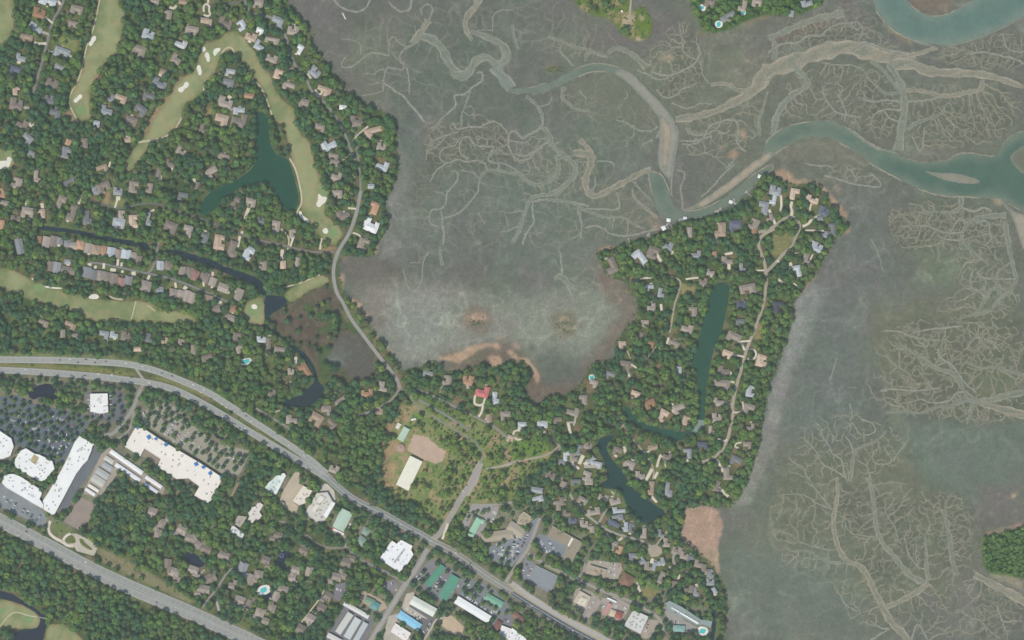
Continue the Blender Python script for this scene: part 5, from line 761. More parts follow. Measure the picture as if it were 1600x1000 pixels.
class MB:
    def __init__(s): s.v, s.f, s.m = [], [], []
    def add(s, v, f, m=0):
        b = len(s.v); s.v.extend(v); s.f.extend(tuple(i+b for i in q) for q in f); s.m.extend([m]*len(f))
    def box(s, x0, y0, z0, x1, y1, z1, m=0):
        s.add([(x0,y0,z0),(x1,y0,z0),(x1,y1,z0),(x0,y1,z0),(x0,y0,z1),(x1,y0,z1),(x1,y1,z1),(x0,y1,z1)], [(0,3,2,1),(4,5,6,7),(0,1,5,4),(1,2,6,5),(2,3,7,6),(3,0,4,7)], m)
    def hip(s, cx, cy, l, w, z, h, gable=0.0, t=.25, m=0):   # ridge along x if l>=w
        sw = w > l
        if sw: l, w = w, l
        a, b = l/2, w/2; r = a-b*(1-gable) if a > b*(1-gable) else .01
        v = [(-a,-b,z-t),(a,-b,z-t),(a,b,z-t),(-a,b,z-t),(-a,-b,z),(a,-b,z),(a,b,z),(-a,b,z),(-r,0,z+h),(r,0,z+h)]
        if sw: v = [(-y, x, q) for x, y, q in v]
        v = [(x+cx, y+cy, q) for x, y, q in v]
        s.add(v, [(3,2,1,0),(0,1,5,4),(1,2,6,5),(2,3,7,6),(3,0,4,7),(4,5,9,8),(5,6,9),(6,7,8,9),(7,4,8)], m)
    def mesh(s, name):
        me = mesh(name, s.v, s.f)
        if any(s.m): me.polygons.foreach_set('material_index', s.m)
        return me
# ---------------------------------------------------------------- houses
RC = {'g':(144,149,149),'b':(160,152,141),'l':(180,187,187),'d':(106,113,124),'t':(190,172,152),'o':(180,149,125),'r':(158,128,121),'w':(224,226,222),'p':(204,130,128)}
RN = {'g':'grey-roofed','b':'brown-roofed','l':'pale blue-grey roofed','d':'dark slate-roofed','t':'tan-roofed','o':'orange-roofed','r':'red-roofed','w':'white-roofed','p':'pink-roofed'}
def roofmat(c, i): 
    k = np.array(RC[c])*(1, .90, 1.08)[i]; return mat(f'roof {c}{i}', alb(*k), .85, .1, .08, .25, .10, 1.2)
wallm = [mat('house wall cream', (.55,.50,.42), .9), mat('house wall grey', (.38,.38,.36), .9), mat('house wall white', (.7,.7,.66), .9)]
concm = mat('terrace concrete', alb(214,206,190), .9, .1); deckm = mat('timber deck', alb(170,152,132), .9, .1); brickm = mat('chimney brick', (.28,.14,.10), .9)
exh = np.zeros((RH, RW), bool)     # footprints, kept free of trees
HL, TL, CL = [], [], []
hr = random.Random(5)
def house(kind, cat, ox, oy, rec, out):
    zx, zy, l4, w4, a, c = rec.split(','); px, py = ox+float(zx)/4, oy+float(zy)/4; L, Wd = float(l4)/4*S, float(w4)/4*S; rz = -R(float(a))
    L *= 1.04; Wd *= 1.04
    t = thing(kind, cat, px, py, LZ, rz); rm = roofmat(c, hr.randrange(3)); wm = hr.choice(wallm); hh = hr.choice([3.4, 4.2, 6.0]); wb, rb = MB(), MB()
    if kind == 'house' and min(L, Wd) > 14:
        s = hr.choice([-1, 1]); e = hr.choice([-1, 1]); along = L >= Wd
        a_, b_ = (L, Wd) if along else (Wd, L)
        mw_ = b_*hr.uniform(.56, .68); oy_ = s*(b_-mw_)/2; wl = a_*hr.uniform(.36, .5); wx = e*(a_-wl)/2; parts = [(0, oy_, a_, mw_), (wx, -s*.4, wl, b_-.8)]
        if hr.random() < .45: parts.append((-e*(a_-wl*.8)/2, s*.6, wl*.7, b_*.8))
        for i, (x, y, l, w_) in enumerate(parts):
            if not along: x, y, l, w_ = y, x, w_, l
            wb.box(x-l/2+.5, y-w_/2+.5, 0, x+l/2-.5, y+w_/2-.5, hh-.05*i); rb.hip(x, y, l, w_, hh+.2-.11*i, min(l, w_)*.23+.13*i, hr.choice([0, 0, .6]) if i else 0)
    else:
        wb.box(-L/2+.4, -Wd/2+.4, 0, L/2-.4, Wd/2-.4, hh); rb.hip(0, 0, L, Wd, hh+.2, min(L, Wd)*(.24 if kind != 'townhouse' else .2), hr.choice([0, .7, 1]))
        if kind == 'condo_building':
            rb.hip(L*.12, 0, L*.3, Wd*1.08, hh+.3, min(L, Wd)*.2, .8); sx, sy = hr.choice([-1, 1]), hr.choice([-1, 1]); l2, w2 = L*hr.uniform(.55, .75), Wd*hr.uniform(.55, .8)
            wb.box(sx*L*.42-l2/2+.4, sy*Wd*.62-w2/2+.4, 0, sx*L*.42+l2/2-.4, sy*Wd*.62+w2/2-.4, hh-.3); rb.hip(sx*L*.42, sy*Wd*.62, l2, w2, hh-.1, min(l2, w2)*.25, hr.choice([0, .7]))
    link('wall', wb.mesh('wall'), wm, t); ro = link('roof', rb.mesh('roof'), rm, t)
    if hr.random() < .35:
        b = MB(); x = hr.uniform(-.2, .2)*L; b.box(x-.5, -.4, hh, x+.5, .4, hh+min(L, Wd)*.23+1.3); link('chimney', b.mesh('chimney'), brickm, ro)
    if hr.random() < (.5 if kind == 'house' else .3):
        b = MB(); s = hr.choice([-1, 1]); x = hr.uniform(-.25, .25)*L; pw = hr.uniform(3, 6.5); b.box(x-pw*.7, s*Wd/2-.1 if s > 0 else -Wd/2-pw*.8, 0, x+pw*.7, s*Wd/2+pw*.8 if s > 0 else -Wd/2+.1, .35)
        link('terrace', b.mesh('terrace'), concm if hr.random() < .6 else deckm, t)
    size = 'large' if L*Wd > 520 else ('small' if L*Wd < 300 else '')
    out.append((t, (size+' '+RN[c]).strip()+' '+{'house':'house','townhouse':'rowhouse','condo_building':'condo block'}[kind], px, py))
    ca, sa = math.cos(R(float(a))), math.sin(R(float(a))); u, v_ = L/S/2, Wd/S/2
    exh[...] |= False
    q = [(px+ca*i*u-sa*j*v_, py+sa*i*u+ca*j*v_) for i, j in ((-1,-1),(1,-1),(1,1),(-1,1))]; mk_, x0, y0 = win(q, 0)
    exh[y0+M:y0+M+mk_.shape[0], x0+M:x0+M+mk_.shape[1]] |= mk_
    t['group'] = {'house':'houses among the trees','townhouse':'rowhouses between the canal and the fairway','condo_building':'condo blocks in the woods'}[kind]
for data, kind, cat, out in ((HOUSES,'house','house',HL),(TOWN,'townhouse','rowhouse',TL),(CONDO,'condo_building','condo block',CL)):
    for ox, oy, s in data:
        for rec in s.split(): house(kind, cat, ox, oy, rec, out)
place_labels(HL); place_labels(TL); place_labels(CL)
# ---------------------------------------------------------------- larger buildings
unitm = mat('rooftop unit grey', (.30,.31,.32), .7); whitem = mat('flat white roof', alb(232,232,224), .85, .1, .03, .05, .04, .5)
def inset(p, d):
    p = np.asarray(p, float); e = np.roll(p, -1, 0)-p; e /= np.maximum(np.hypot(e[:, 0], e[:, 1]), 1e-6)[:, None]; n = np.stack([-e[:, 1], e[:, 0]], 1); m = n+np.roll(n, 1, 0)
    m /= np.maximum((m*m).sum(1)/2, .4)[:, None]; return p+m*d
def area2(p): p = np.asarray(p); return (p[:, 0]*np.roll(p[:, 1], -1)-np.roll(p[:, 0], -1)*p[:, 1]).sum()
def foot(P, pad=0):
    mk_, x0, y0 = win(P, 0); exh[y0+M:y0+M+mk_.shape[0], x0+M:x0+M+mk_.shape[1]] |= mk_
def flat_building(name, cat, label, P, h, col, units=8, wallc=(.55,.52,.45), extra=()):
    P = np.asarray(P, float); foot(P); c = P.mean(0); t = thing(name, cat, c[0], c[1], LZ, 0, label)
    p = np.array([((x-c[0])*S, (c[1]-y)*S) for x, y in P]); p = p if area2(p) > 0 else p[::-1]; q = inset(p, .45); n = len(p)
    b = MB(); b.add([(x, y, 0) for x, y in p]+[(x, y, h) for x, y in p]+[(x, y, h) for x, y in q]+[(x, y, h-.8) for x, y in q],
        [(i, (i+1) % n, n+(i+1) % n, n+i) for i in range(n)]+[(n+i, n+(i+1) % n, 2*n+(i+1) % n, 2*n+i) for i in range(n)]+[(2*n+i, 2*n+(i+1) % n, 3*n+(i+1) % n, 3*n+i) for i in range(n)])
    wl = link('wall', b.mesh('wall'), [mat('masonry %.2f' % wallc[0], wallc, .9)], t)
    q2 = inset(p, .44); rf = link('roof', mesh('roof', [(x, y, h-.8) for x, y in q2], [list(range(n))]), mat('membrane %d %d %d' % col, alb(*col), .85, .1, .06, .04, .07, .4), t)
    mk_, x0, y0 = win(P, 0); er = blur(mk_, 2); ys, xs = np.nonzero(er > .97); k = 0; r = random.Random(int(c[0]*7+c[1])); used = []
    for _ in range(units*12):
        if k >= units or len(xs) == 0: break
        j = r.randrange(len(xs)); x, y = (xs[j]+x0-c[0])*S, (c[1]-ys[j]-y0)*S
        if any(abs(x-a)+abs(y-d) < 8 for a, d in used): continue
        used.append((x, y)); u = MB(); s = r.uniform(.8, 1.7); e = r.uniform(.8, 1.5); u.box(-s, -e, 0, s, e, r.uniform(1, 1.9)); u.box(-s*.5, -e*.5, 1, s*.5, e*.5, 2.1)
        link('roof_unit', u.mesh('roof_unit'), unitm, rf, (x, y, h-.8), r.random()*3); k += 1
    for _ in range(min(units, 6)):      # repairs and ponding stains on the membrane
        if len(xs) == 0: break
        j = r.randrange(len(xs)); x, y = (xs[j]+x0-c[0])*S, (c[1]-ys[j]-y0)*S; u = MB(); sx, sy = r.uniform(2, 6), r.uniform(1.5, 4); pp = chaikin([(-sx,-sy),(sx,-sy*.8),(sx*.9,sy),(-sx*.8,sy*.9)], 1)
        u.add([(a_, b_, .03+.012*_) for a_, b_ in pp], [tuple(range(len(pp)))]); f_ = r.uniform(.86, .97); link('roof_patch', u.mesh('roof_patch'), mat('patch %d %d' % (col[0], int(f_*20)), alb(*[v*int(f_*20)/20 for v in col]), .85, .1), rf, (x, y, h-.8), r.uniform(-.5, .5))
    for nm, ep, ez, ec in extra:
        ep = np.array([((x-c[0])*S, (c[1]-y)*S) for x, y in ep]); ep = ep if area2(ep) > 0 else ep[::-1]; m_ = len(ep); b = MB()
        b.add([(x, y, ez-.5) for x, y in ep]+[(x, y, ez) for x, y in ep], [(i, (i+1) % m_, m_+(i+1) % m_, m_+i) for i in range(m_)]+[tuple(range(m_, 2*m_))])
        link(nm, b.mesh(nm), mat('extra %d %d %d' % ec, alb(*ec), .85, .1), t)
    return t
def gable_building(name, cat, label, P4, h, col, rise=.16, seams=True, gable=1.0, name_roof='roof'):
    P = np.asarray(P4, float); foot(P); c = P.mean(0); e1, e2 = P[1]-P[0], P[3]-P[0]; L, Wd = np.hypot(*e1)*S, np.hypot(*e2)*S; an = -math.atan2(e1[1], e1[0])
    t = thing(name, cat, c[0], c[1], LZ, an, label); b = MB(); b.box(-L/2+.3, -Wd/2+.3, 0, L/2-.3, Wd/2-.3, h); link('wall', b.mesh('wall'), mat('metal wall', (.6,.6,.56), .8), t)
    b = MB(); b.hip(0, 0, L, Wd, h+.2, min(L, Wd)*rise, gable); link(name_roof, b.mesh('roof'), mat('sheet roof %d %d %d' % col, alb(*col), .6, .2, .05, .08, .06, .8), t)
    if seams:
        b = MB(); l, w_ = max(L, Wd), min(L, Wd); k = int(l/4); sl = w_*rise/(w_/2)
        for i in range(1, k):
            x = -l/2+i*l/k
            for s in (-1, 1):
                q = [(x-.12, 0, h+.28+w_*rise), (x+.12, 0, h+.28+w_*rise), (x+.12, s*w_/2, h+.28), (x-.12, s*w_/2, h+.28)]
                if Wd > L: q = [(-y_, x_, z_) for x_, y_, z_ in q]
                b.add(q, [(0,1,2,3)])
        tag(link('roof_seam', b.mesh('roof_seam'), mat('seam %d %d %d' % col, alb(*[min(250, v*1.05) for v in col]), .6, .2), t), kind='stuff')
    return t
def q8(s): return [(a/8, 690+b/8) for a, b in s]
WC = (236,236,228)
flat_building('store','store building','white notched flat-roofed store cut by the photo edge', T(0,500,[(-90,690),(0,690),(30,710),(75,740),(90,790),(68,850),(20,868),(-90,880)]),8,WC,9)
flat_building('store','store building','white notched store with a tan courtyard in its roof', q8([(180,240),(222,180),(235,125),(330,80),(440,150),(495,158),(600,210),(662,242),(690,338),(640,390),(600,460),(510,505),(380,430),(205,330)]),8,WC,14,extra=[('courtyard',q8([(430,155),(495,195),(455,290),(385,240)]),7.5,(178,168,132))])
flat_building('store','store building','long white round-cornered store beside the strip of parked cars', q8([(30,520),(42,450),(78,408),(170,400),(260,432),(520,600),(530,650),(502,715),(548,782),(545,842),(420,775),(300,700),(80,572)]),8,(234,236,230),10)
flat_building('store_row','store building','long slanted white store row beside the grey service lane', q8([(1000,-72),(1185,28),(1162,62),(1150,112),(1100,232),(1040,292),(960,402),(695,898),(670,920),(548,846),(552,780),(540,740),(600,652),(780,342),(860,182),(940,0)]),9,WC,20)
flat_building('store','store building','square white store with cars parked on both sides', T(0,500,[(565,460),(676,458),(680,576),(650,584),(625,586),(565,572)]),8,(232,232,224),6)
flat_building('shopping_block','store building','huge stepped white shopping block with blue canopies', T(0,500,[(858,655),(925,692),(1000,742),(1100,802),(1250,890),(1396,985),(1310,1148),(1215,1096),(1248,1040),(1180,990),(1105,994),(985,916),(1006,868),(905,804),(880,852),(780,790)]),9,(236,228,214),22,
    extra=[('blue_canopy',T(0,500,[(x,y) for x,y in q]),9.6,(84,134,178)) for q in ([(850,668),(868,655),(880,672),(862,685)],[(918,725),(940,715),(950,738),(930,748)],[(966,738),(984,730),(990,745),(972,752)],[(1025,775),(1045,762),(1058,780),(1038,792)],[(1213,895),(1235,883),(1245,905),(1225,914)],[(1260,915),(1280,905),(1290,922),(1270,930)],[(1302,955),(1320,940),(1332,960),(1315,972)],[(1375,975),(1392,968),(1398,985),(1382,995)])])
for i,(x,y,l,w_,a,c_,lb_) in enumerate([(170.6,718.5,16,8,33,(196,196,184),'uppermost short storage shed with a pale roof'),(168.3,729,17.5,8.5,33,(168,174,174),'grey storage shed second from the top'),(160.3,740,22,11,33,(176,180,174),'wide grey storage shed in the middle of the group'),(154,751,22,12,33,(188,190,178),'broad pale grey storage shed above the white ones'),(146.5,762.5,19,5,33,(230,226,208),'narrow cream storage shed near the bottom'),(141.3,768.5,18,5,33,(228,230,228),'narrow white storage shed, lowest of the group'),(198,722,61,7,35,(236,236,230),'long thin white storage shed along the woods'),(240.5,753,30,6,34,(232,230,226),'short white storage shed southeast of the long ones'),(200,738,46,6.5,34,(228,230,230),'second long white storage shed behind the grey ones'),(236,762,26,5,34,(214,218,226),'pale storage shed nearest the long white shopping block')]):
    ca,sa=math.cos(R(a)),math.sin(R(a)); gable_building('storage_shed','shed',lb_,[(x+ca*u*l/2-sa*v*w_/2,y+sa*u*l/2+ca*v*w_/2) for u,v in((-1,-1),(1,-1),(1,1),(-1,1))],3.5,c_,.08)['group']='storage sheds in rows'
def tz(s): return [(345+a*.15, 735+b*.15) for a, b in s]
def t6(s): return T(400,750,s)
flat_building('shop_building','shop building','white notched flat roof with pale green strip beside the highway',tz([(460,180),(500,125),(535,100),(590,40),(665,25),(682,52),(580,252),(480,205)]),7,(228,236,228),4,extra=[('roof_panel',tz([(545,100),(590,60),(600,150),(520,210),(480,185)]),6.9,(208,222,212))])
flat_building('shop_building','shop building','cream flat-roofed building beside a cluttered yard',tz([(860,155),(956,210),(882,340),(820,366),(748,320)]),7,(226,218,200),3)
flat_building('shop_building','shop building','white terraced building with grey ventilator rows',tz([(1000,235),(1112,225),(1165,318),(1196,336),(1082,520),(985,532),(880,442)]),8,(206,204,190),16,extra=[('roof_block',tz([(1040,255),(1086,276),(1032,342),(994,322)]),9.5,(222,218,204)),('roof_block',tz([(1000,345),(1032,356),(982,432),(944,420)]),9.5,(222,218,204)),('white_strip',tz([(1160,322),(1196,340),(1105,495),(1068,470)]),8.6,(240,240,234))])
gable_building('market_hall','shop building','long mint green gabled roof with a red and white porch',tz([(1255,385),(1375,442),(1272,640),(1183,590)]),6,(182,204,184),.12)
b_=flat_building('porch','porch','white and red flat porch at the mint roof end',tz([(1150,585),(1290,655),(1278,682),(1138,612)]),4,(232,222,216),0,extra=[('red_edge',tz([(1148,590),(1175,600),(1168,618),(1142,606)]),4.3,(196,84,80))])
gable_building('pavilion','pavilion','larger grey-green hipped pavilion in the woods',tz([(1455,668),(1528,722),(1482,798),(1405,745)]),4,(146,168,152),.22,False,0)
gable_building('pavilion','pavilion','smaller grey-green hipped pavilion in the woods',tz([(1490,575),(1560,612),(1535,690),(1470,650)]),4,(142,166,152),.22,False,0)
flat_building('supermarket','store building','large white jagged flat roof by the cross road',t6([(850,375),(880,397),(905,370),(980,410),(970,435),(985,462),(945,530),(895,576),(770,492)]),8,(240,238,240),9,extra=[('ridge_strip',t6([(925,425),(935,432),(870,520),(860,512)]),7.8,(180,180,180))])
gable_building('shop_row','shop building','long green seamed roof, western one of two',t6([(1148,520),(1180,545),(1100,672),(1056,648)]),5.5,(98,154,130),.1)
gable_building('shop_row','shop building','long green seamed roof, eastern one of two',t6([(1222,584),(1276,616),(1190,752),(1142,724)]),5.5,(102,156,134),.1)
gable_building('shop_row','shop building','cream and grey gabled shed above the sky-blue roof',t6([(985,720),(1132,802),(1108,856),(958,772)]),6,(216,222,208),.12)
gable_building('shop_row','shop building','sky-blue metal roof beside parked cars',t6([(903,812),(1036,900),(1018,946),(878,856)]),5,(146,200,220),.07)
flat_building('shop_building','shop building','white flat roof below the sky-blue roof',t6([(872,892),(970,955),(938,1012),(838,948)]),6,(232,226,218),3)
gable_building('shop_row','shop building','long plain white roof beside a row of parked cars',t6([(1266,722),(1476,850),(1442,896),(1238,766)]),6,(244,238,232),.05)
gable_building('shop_row','shop building','short green roof with white cross strips',t6([(1450,706),(1552,764),(1530,798),(1426,742)]),5,(126,174,148),.12)
gable_building('shop_building','shop building','maroon hipped roof next to a white flat roof',t6([(1505,870),(1542,890),(1515,950),(1475,930)]),5,(140,108,102),.2,False,0)
flat_building('shop_building','shop building','white flat roof next to the maroon hipped roof',T(800,750,[(-72,212),(-58,198),(0,180),(30,230),(80,260),(95,285),(40,330),(-60,290)]) if False else t6([(1535,905),(1600,930),(1690,985),(1660,1040),(1580,1000),(1518,960)]),6,(236,232,226),5)
flat_building('shop_building','shop building','tan hall roof with grey tiles near the red and tan plaza',T(800,750,[(425,690),(492,728),(462,800),(380,762)]),6,(196,188,168),3,extra=[('roof_panel',T(800,750,[(430,730),(470,745),(450,790),(405,770)]),6.2,(216,208,186))])
def w4(s): return [(500+a*.09, 910+b*.09) for a,b in s]
gable_building('warehouse','warehouse','long silver warehouse roof along the grass strip',w4([(430,315),(860,560),(835,640),(410,390)]),6,(214,216,208),.08)
gable_building('warehouse','warehouse','grey warehouse roof, left of three parallel ones',w4([(478,498),(572,560),(380,905),(268,850)]),6,(200,202,190),.05)
gable_building('warehouse','warehouse','pale grey warehouse roof, middle of three parallel ones',w4([(612,590),(722,655),(520,990),(415,930)]),6,(196,202,196),.05)
gable_building('warehouse','warehouse','grey warehouse roof, right of three parallel ones',w4([(768,678),(850,725),(650,1060),(545,1000)]),6,(186,192,190),.05)
gable_building('warehouse','warehouse','pale warehouse roof at the lower photo edge',w4([(150,860),(390,990),(360,1080),(110,940)]),6,(206,204,196),.06)
gable_building('office','office','teal green double roof beside a tan yard',w4([(800,230),(960,300),(900,410),(800,330)]),5,(128,158,138),.15,True,.5)
gable_building('office','office','blue-green lower roof attached beside the cross road',w4([(920,295),(1052,370),(985,520),(862,425)]),5.5,(112,156,154),.14,True,.5)
def t10(ox,oy,s): return [(ox+a/10,oy+b/10) for a,b in s]
gable_building('church','church','mint green church roof with cross wings',t10(720,770,[(240,380),(330,430),(230,640),(130,600)]),6,(160,202,174),.16)
gable_building('church_hall','church','short mint green church wing above the nave',t10(720,770,[(255,370),(375,430),(345,490),(225,430)]),5,(166,206,180),.16)
gable_building('church_porch','church','small mint porch roof at the church foot',t10(720,770,[(120,625),(215,640),(195,700),(110,670)]),4,(162,204,178),.16,False,0)
gable_building('office','office','tan V-shaped office roof, western leg',t10(720,770,[(745,435),(765,590),(425,890),(345,760)]),6,(168,160,142),.1,False,.6)
gable_building('office','office','tan V-shaped office roof, eastern leg',t10(720,770,[(760,430),(1000,590),(940,690),(770,590)]),6,(172,164,146),.1,False,.6)
flat_building('office','office','tan flat-topped office block by the street bend',t10(720,770,[(985,290),(1125,385),(1020,530),(870,480),(920,340)]),7,(176,166,144),4)
flat_building('office','office','brown L-shaped office roof with white entry strip',T(800,750,[(255,285),(440,390),(372,510),(318,485),(345,415),(222,352)]),7,(156,148,130),3,extra=[('entry_strip',T(800,750,[(372,358),(384,365),(356,414),(346,408)]),7.4,(234,230,214))])
flat_building('car_deck','car deck','broad grey flat deck with no markings',T(800,750,[(150,530),(292,600),(246,690),(178,668),(100,612)]),4,(146,152,154),0,(.4,.4,.4))
flat_building('shop_building','shop building','tan flat roof with a row of cars behind',T(800,750,[(490,530),(592,560),(575,612),(455,582)]),6,(176,164,144),4)
gable_building('hall','hall','large brown hipped hall roof beside the oval lawn',T(800,750,[(700,572),(770,612),(735,680),(660,640)]),5,(142,118,104),.22,False,0)
flat_building('store','store building','square off-white flat roof with stained edges',T(800,750,[(757,808),(853,852),(800,962),(698,908)]),8,(206,208,200),8)
gable_building('shop_building','shop building','narrow pink and white striped roof on the plaza',T(800,750,[(603,765),(622,776),(588,848),(568,838)]),4,(196,150,142),.12)
gable_building('shop_building','shop building','tan pavilion roof between the striped and red ones',T(800,750,[(622,805),(662,822),(640,860),(602,842)]),4,(206,190,164),.14,False,0)
gable_building('shop_building','shop building','red-brown hipped roof on the plaza',T(800,750,[(645,812),(695,830),(680,868),(640,858)]),4,(160,110,100),.2,False,0)
gable_building('fuel_canopy','canopy','thin white canopy roof above the plaza',T(800,750,[(598,732),(655,758),(650,766),(592,740)]),4,(238,238,234),.04,False)
flat_building('hotel','hotel','long grey-green hotel with a white spine roof',T(800,750,[(955,765),(985,752),(1060,790),(1180,870),(1250,878),(1238,922),(1190,902),(1150,905),(975,812)]),12,(150,164,158),6,(.35,.38,.36),extra=[('white_spine',T(800,750,[(988,794),(1000,792),(1165,888),(1158,898)]),12.8,(238,240,236))])
gable_building('hotel_wing','hotel','teal-grey pavilion roof by the hotel pool',T(800,750,[(1010,905),(1085,910),(1075,950),(1005,945)]),5,(142,178,170),.16,False,0)
gable_building('shop_building','shop building','maroon roof beside the dark highway',T(800,750,[(18,818),(85,872),(60,895),(5,850)]),5,(148,116,108),.16,False,.3)
flat_building('store','store building','white flat roof at the lower edge below the maroon roof',T(800,750,[(0,920),(85,985),(110,1040),(0,1040),(-30,990)]),7,(238,236,234),5)
flat_building('shop_building','shop building','white stepped building ringed by woods, upper part',tz([(395,320),(446,358),(405,430),(432,470),(395,515),(365,505),(330,552),(278,522),(300,480),(286,440),(328,380),(365,372)]),6,(218,214,202),3)
flat_building('shop_building','shop building','white stepped building ringed by woods, lower part',tz([(120,562),(250,662),(210,738),(165,662),(95,642)]),6,(222,224,218),3)
flat_building('shop_building','shop building','taupe flat block joined to the white stepped building',tz([(185,468),(275,482),(240,540),(200,592),(132,552)]),5.5,(178,172,160),2)
gable_building('school_hall','school','pale green school roof at the clearing',T(400,500,[(925,662),(962,682),(918,765),(885,742)]),5,(182,204,180),.1)
gable_building('school_annex','school','small white annex roof beside the school roof',T(400,500,[(890,640),(910,652),(890,685),(870,672)]),4,(216,216,200),.1)
gable_building('school_gym','school','big cream school hall roof, longest in the clearing',t10(600,630,[(400,815),(595,910),(400,1360),(195,1275)]),8,(228,226,204),.03,False)
gable_building('tent','tent','small white ridge tent in the scrub',t10(600,630,[(485,210),(492,240),(440,285),(432,268)]),3,(238,240,236),.3,False,.4)
gable_building('shed','shed','tiny white shed on the upper islet',T(800,0,[(680,64),(692,64),(692,76),(680,76)]),3,(244,244,244),.2,False)
t=thing('round_pavilion','pavilion',626,700,LZ,0,'round taupe pavilion roof between school and sandy yard'); b=MB(); n=14
b.add([(0,0,6)]+[(10*math.cos(i*2*math.pi/n),10*math.sin(i*2*math.pi/n),3.6) for i in range(n)],[(0,i+1,(i+1)%n+1) for i in range(n)]); link('roof',b.mesh('roof'),mat('pavilion roof',alb(176,152,140)),t)
b=MB(); b.add([(9*math.cos(i*2*math.pi/n),9*math.sin(i*2*math.pi/n),z) for z in (0,3.9) for i in range(n)],[(i,(i+1)%n,n+(i+1)%n,n+i) for i in range(n)]); link('wall',b.mesh('wall'),wallm[0],t); foot([(619,693),(633,693),(633,707),(619,707)])
# ---------------------------------------------------------------- pools, docks, bridge, boats, fountain
poolm = mat('pool water', alb(96,196,190), .15, .3, .05, .3, .05, .5); pdeck = mat('pool deck', alb(226,224,214), .85, .1)
def pool(px, py, dl, dw, l, w_, a, lab):
    t = thing('swimming_pool', 'pool', px, py, LZ+.6, -R(a), lab, 'swimming pools'); b = MB(); v = []
    p = chaikin([(-dl/2,-dw/2),(dl/2,-dw/2),(dl/2,dw/2),(-dl/2,dw/2)], 2)*S; n = len(p); b.add([(x,y,-.6) for x,y in p]+[(x,y,.15) for x,y in p],[(i,(i+1)%n,n+(i+1)%n,n+i) for i in range(n)]+[tuple(range(n,2*n))]); link('deck', b.mesh('deck'), pdeck, t)
    p = chaikin([(-l/2,-w_/2),(l*.1,-w_/2),(l/2,-w_/4),(l/2,w_/2),(0,w_/2),(-l/2,w_/3)], 2)*S; link('water', mesh('water', [(x,y,.22) for x,y in p], [list(range(len(p)))]), poolm, t); foot([(px-dl/2,py-dw/2),(px+dl/2,py-dw/2),(px+dl/2,py+dw/2),(px-dl/2,py+dw/2)])
for a in ((384,565,19,10,13,7,-15,'turquoise pool with pale deck deep in the woods'),(412,922,22,15,11,8,-20,'turquoise pool on a white deck among the condo roofs'),(1098,986,17,14,9,8,15,'teal hotel pool at the end of the grey hotel'),(430,362.5,6,11,4.2,9,10,'turquoise pool behind a brown-roofed house near the golf green'),(924.5,590,9,10,7,7,0,'small turquoise pool beside the brown mud bay'),(1097,12,12,10,6,5,20,'pool with white deck at the western tip of the upper headland'),(1123,38,12,11,6,8,0,'pool on a round white terrace at the headland foot'),(1161.5,19,8,10,6,8,10,'narrow teal pool on the upper headland')): pool(*a)
dkm = mat('dock timber', alb(168,166,156), .9, .1); dkr = mat('dock roof white', alb(236,238,236), .8)
def dock(label, walk, plats):
    w0 = walk[0]; t = thing('dock', 'dock', w0[0], w0[1], 0, 0, label, 'private docks on the creek'); loc = lambda p: ((p[0]-w0[0])*S, (w0[1]-p[1])*S)
    b = MB()
    for p, q in zip(walk[:-1], walk[1:]):
        (ax, ay), (bx, by) = loc(p), loc(q); d = math.hypot(bx-ax, by-ay); nx_, ny_ = -(by-ay)/d*.9, (bx-ax)/d*.9
        for z0, z1 in ((1.9, 2.1),): b.add([(ax-nx_,ay-ny_,z1),(bx-nx_,by-ny_,z1),(bx+nx_,by+ny_,z1),(ax+nx_,ay+ny_,z1),(ax-nx_,ay-ny_,z0),(bx-nx_,by-ny_,z0),(bx+nx_,by+ny_,z0),(ax+nx_,ay+ny_,z0)],[(0,1,2,3),(0,4,5,1),(2,6,7,3)])
    link('walkway', b.mesh('walkway'), dkm, t)
    for x, y, l, w_, a, roofed in plats:
        xx, yy = loc((x, y)); b = MB(); b.box(-l/2*S, -w_/2*S, 1.7, l/2*S, w_/2*S, 2.0)
        for i in (-1, 1):
            for j in (-1, 1): b.box(i*(l/2*S-.5)-.2, j*(w_/2*S-.5)-.2, -.5, i*(l/2*S-.5)+.2, j*(w_/2*S-.5)+.2, 2.6)
        link('platform', b.mesh('platform'), dkm, t, (xx, yy, .15), -R(a))
        if roofed:
            b = MB(); b.hip(0, 0, (l+.6)*S, (w_+.6)*S, 4.6, 1.3, 0)
            for i in (-1, 1):
                for j in (-1, 1): b.box(i*l/2*S*.85-.12, j*w_/2*S*.85-.12, 2.15, i*l/2*S*.85+.12, j*w_/2*S*.85+.12, 4.5)
            link('dock_roof', b.mesh('dock_roof'), dkr, t, (xx, yy, .0), -R(a))
q7 = lambda x, y: (800+x/4, 250+y/4)
dock('dock with a square white roof reaching into the open creek',[q7(1000,420),q7(985,395),q7(978,375)],[(*q7(978,376),5.5,5,10,1)])
dock('dock with a low white roof beside the orange flat',[q7(985,440),q7(965,410),q7(950,425)],[(*q7(948,426),6,6,-30,1),(*q7(968,404),7,3,-40,0)])
dock('dock with a long white boat lift under the trees',[q7(1085,400),q7(1078,375)],[(*q7(1082,366),5,5,0,1),(*q7(1058,372),7,3.5,0,0)])
dock('grey angled dock against the wooded bank',[q7(1300,345),q7(1280,322)],[(*q7(1278,322),8,4,-25,0),(*q7(1302,305),3,5,10,0)])
dock('dock with a white roof and a bent walkway over tan mud',[q7(1415,292),q7(1400,262),q7(1370,262)],[(*q7(1367,262),5,4.5,20,1),(*q7(1386,248),3,3.5,0,0)])
dock('thin open dock between two roofed docks',[q7(1500,230),q7(1468,202)],[(*q7(1464,200),5,3,-50,0)])
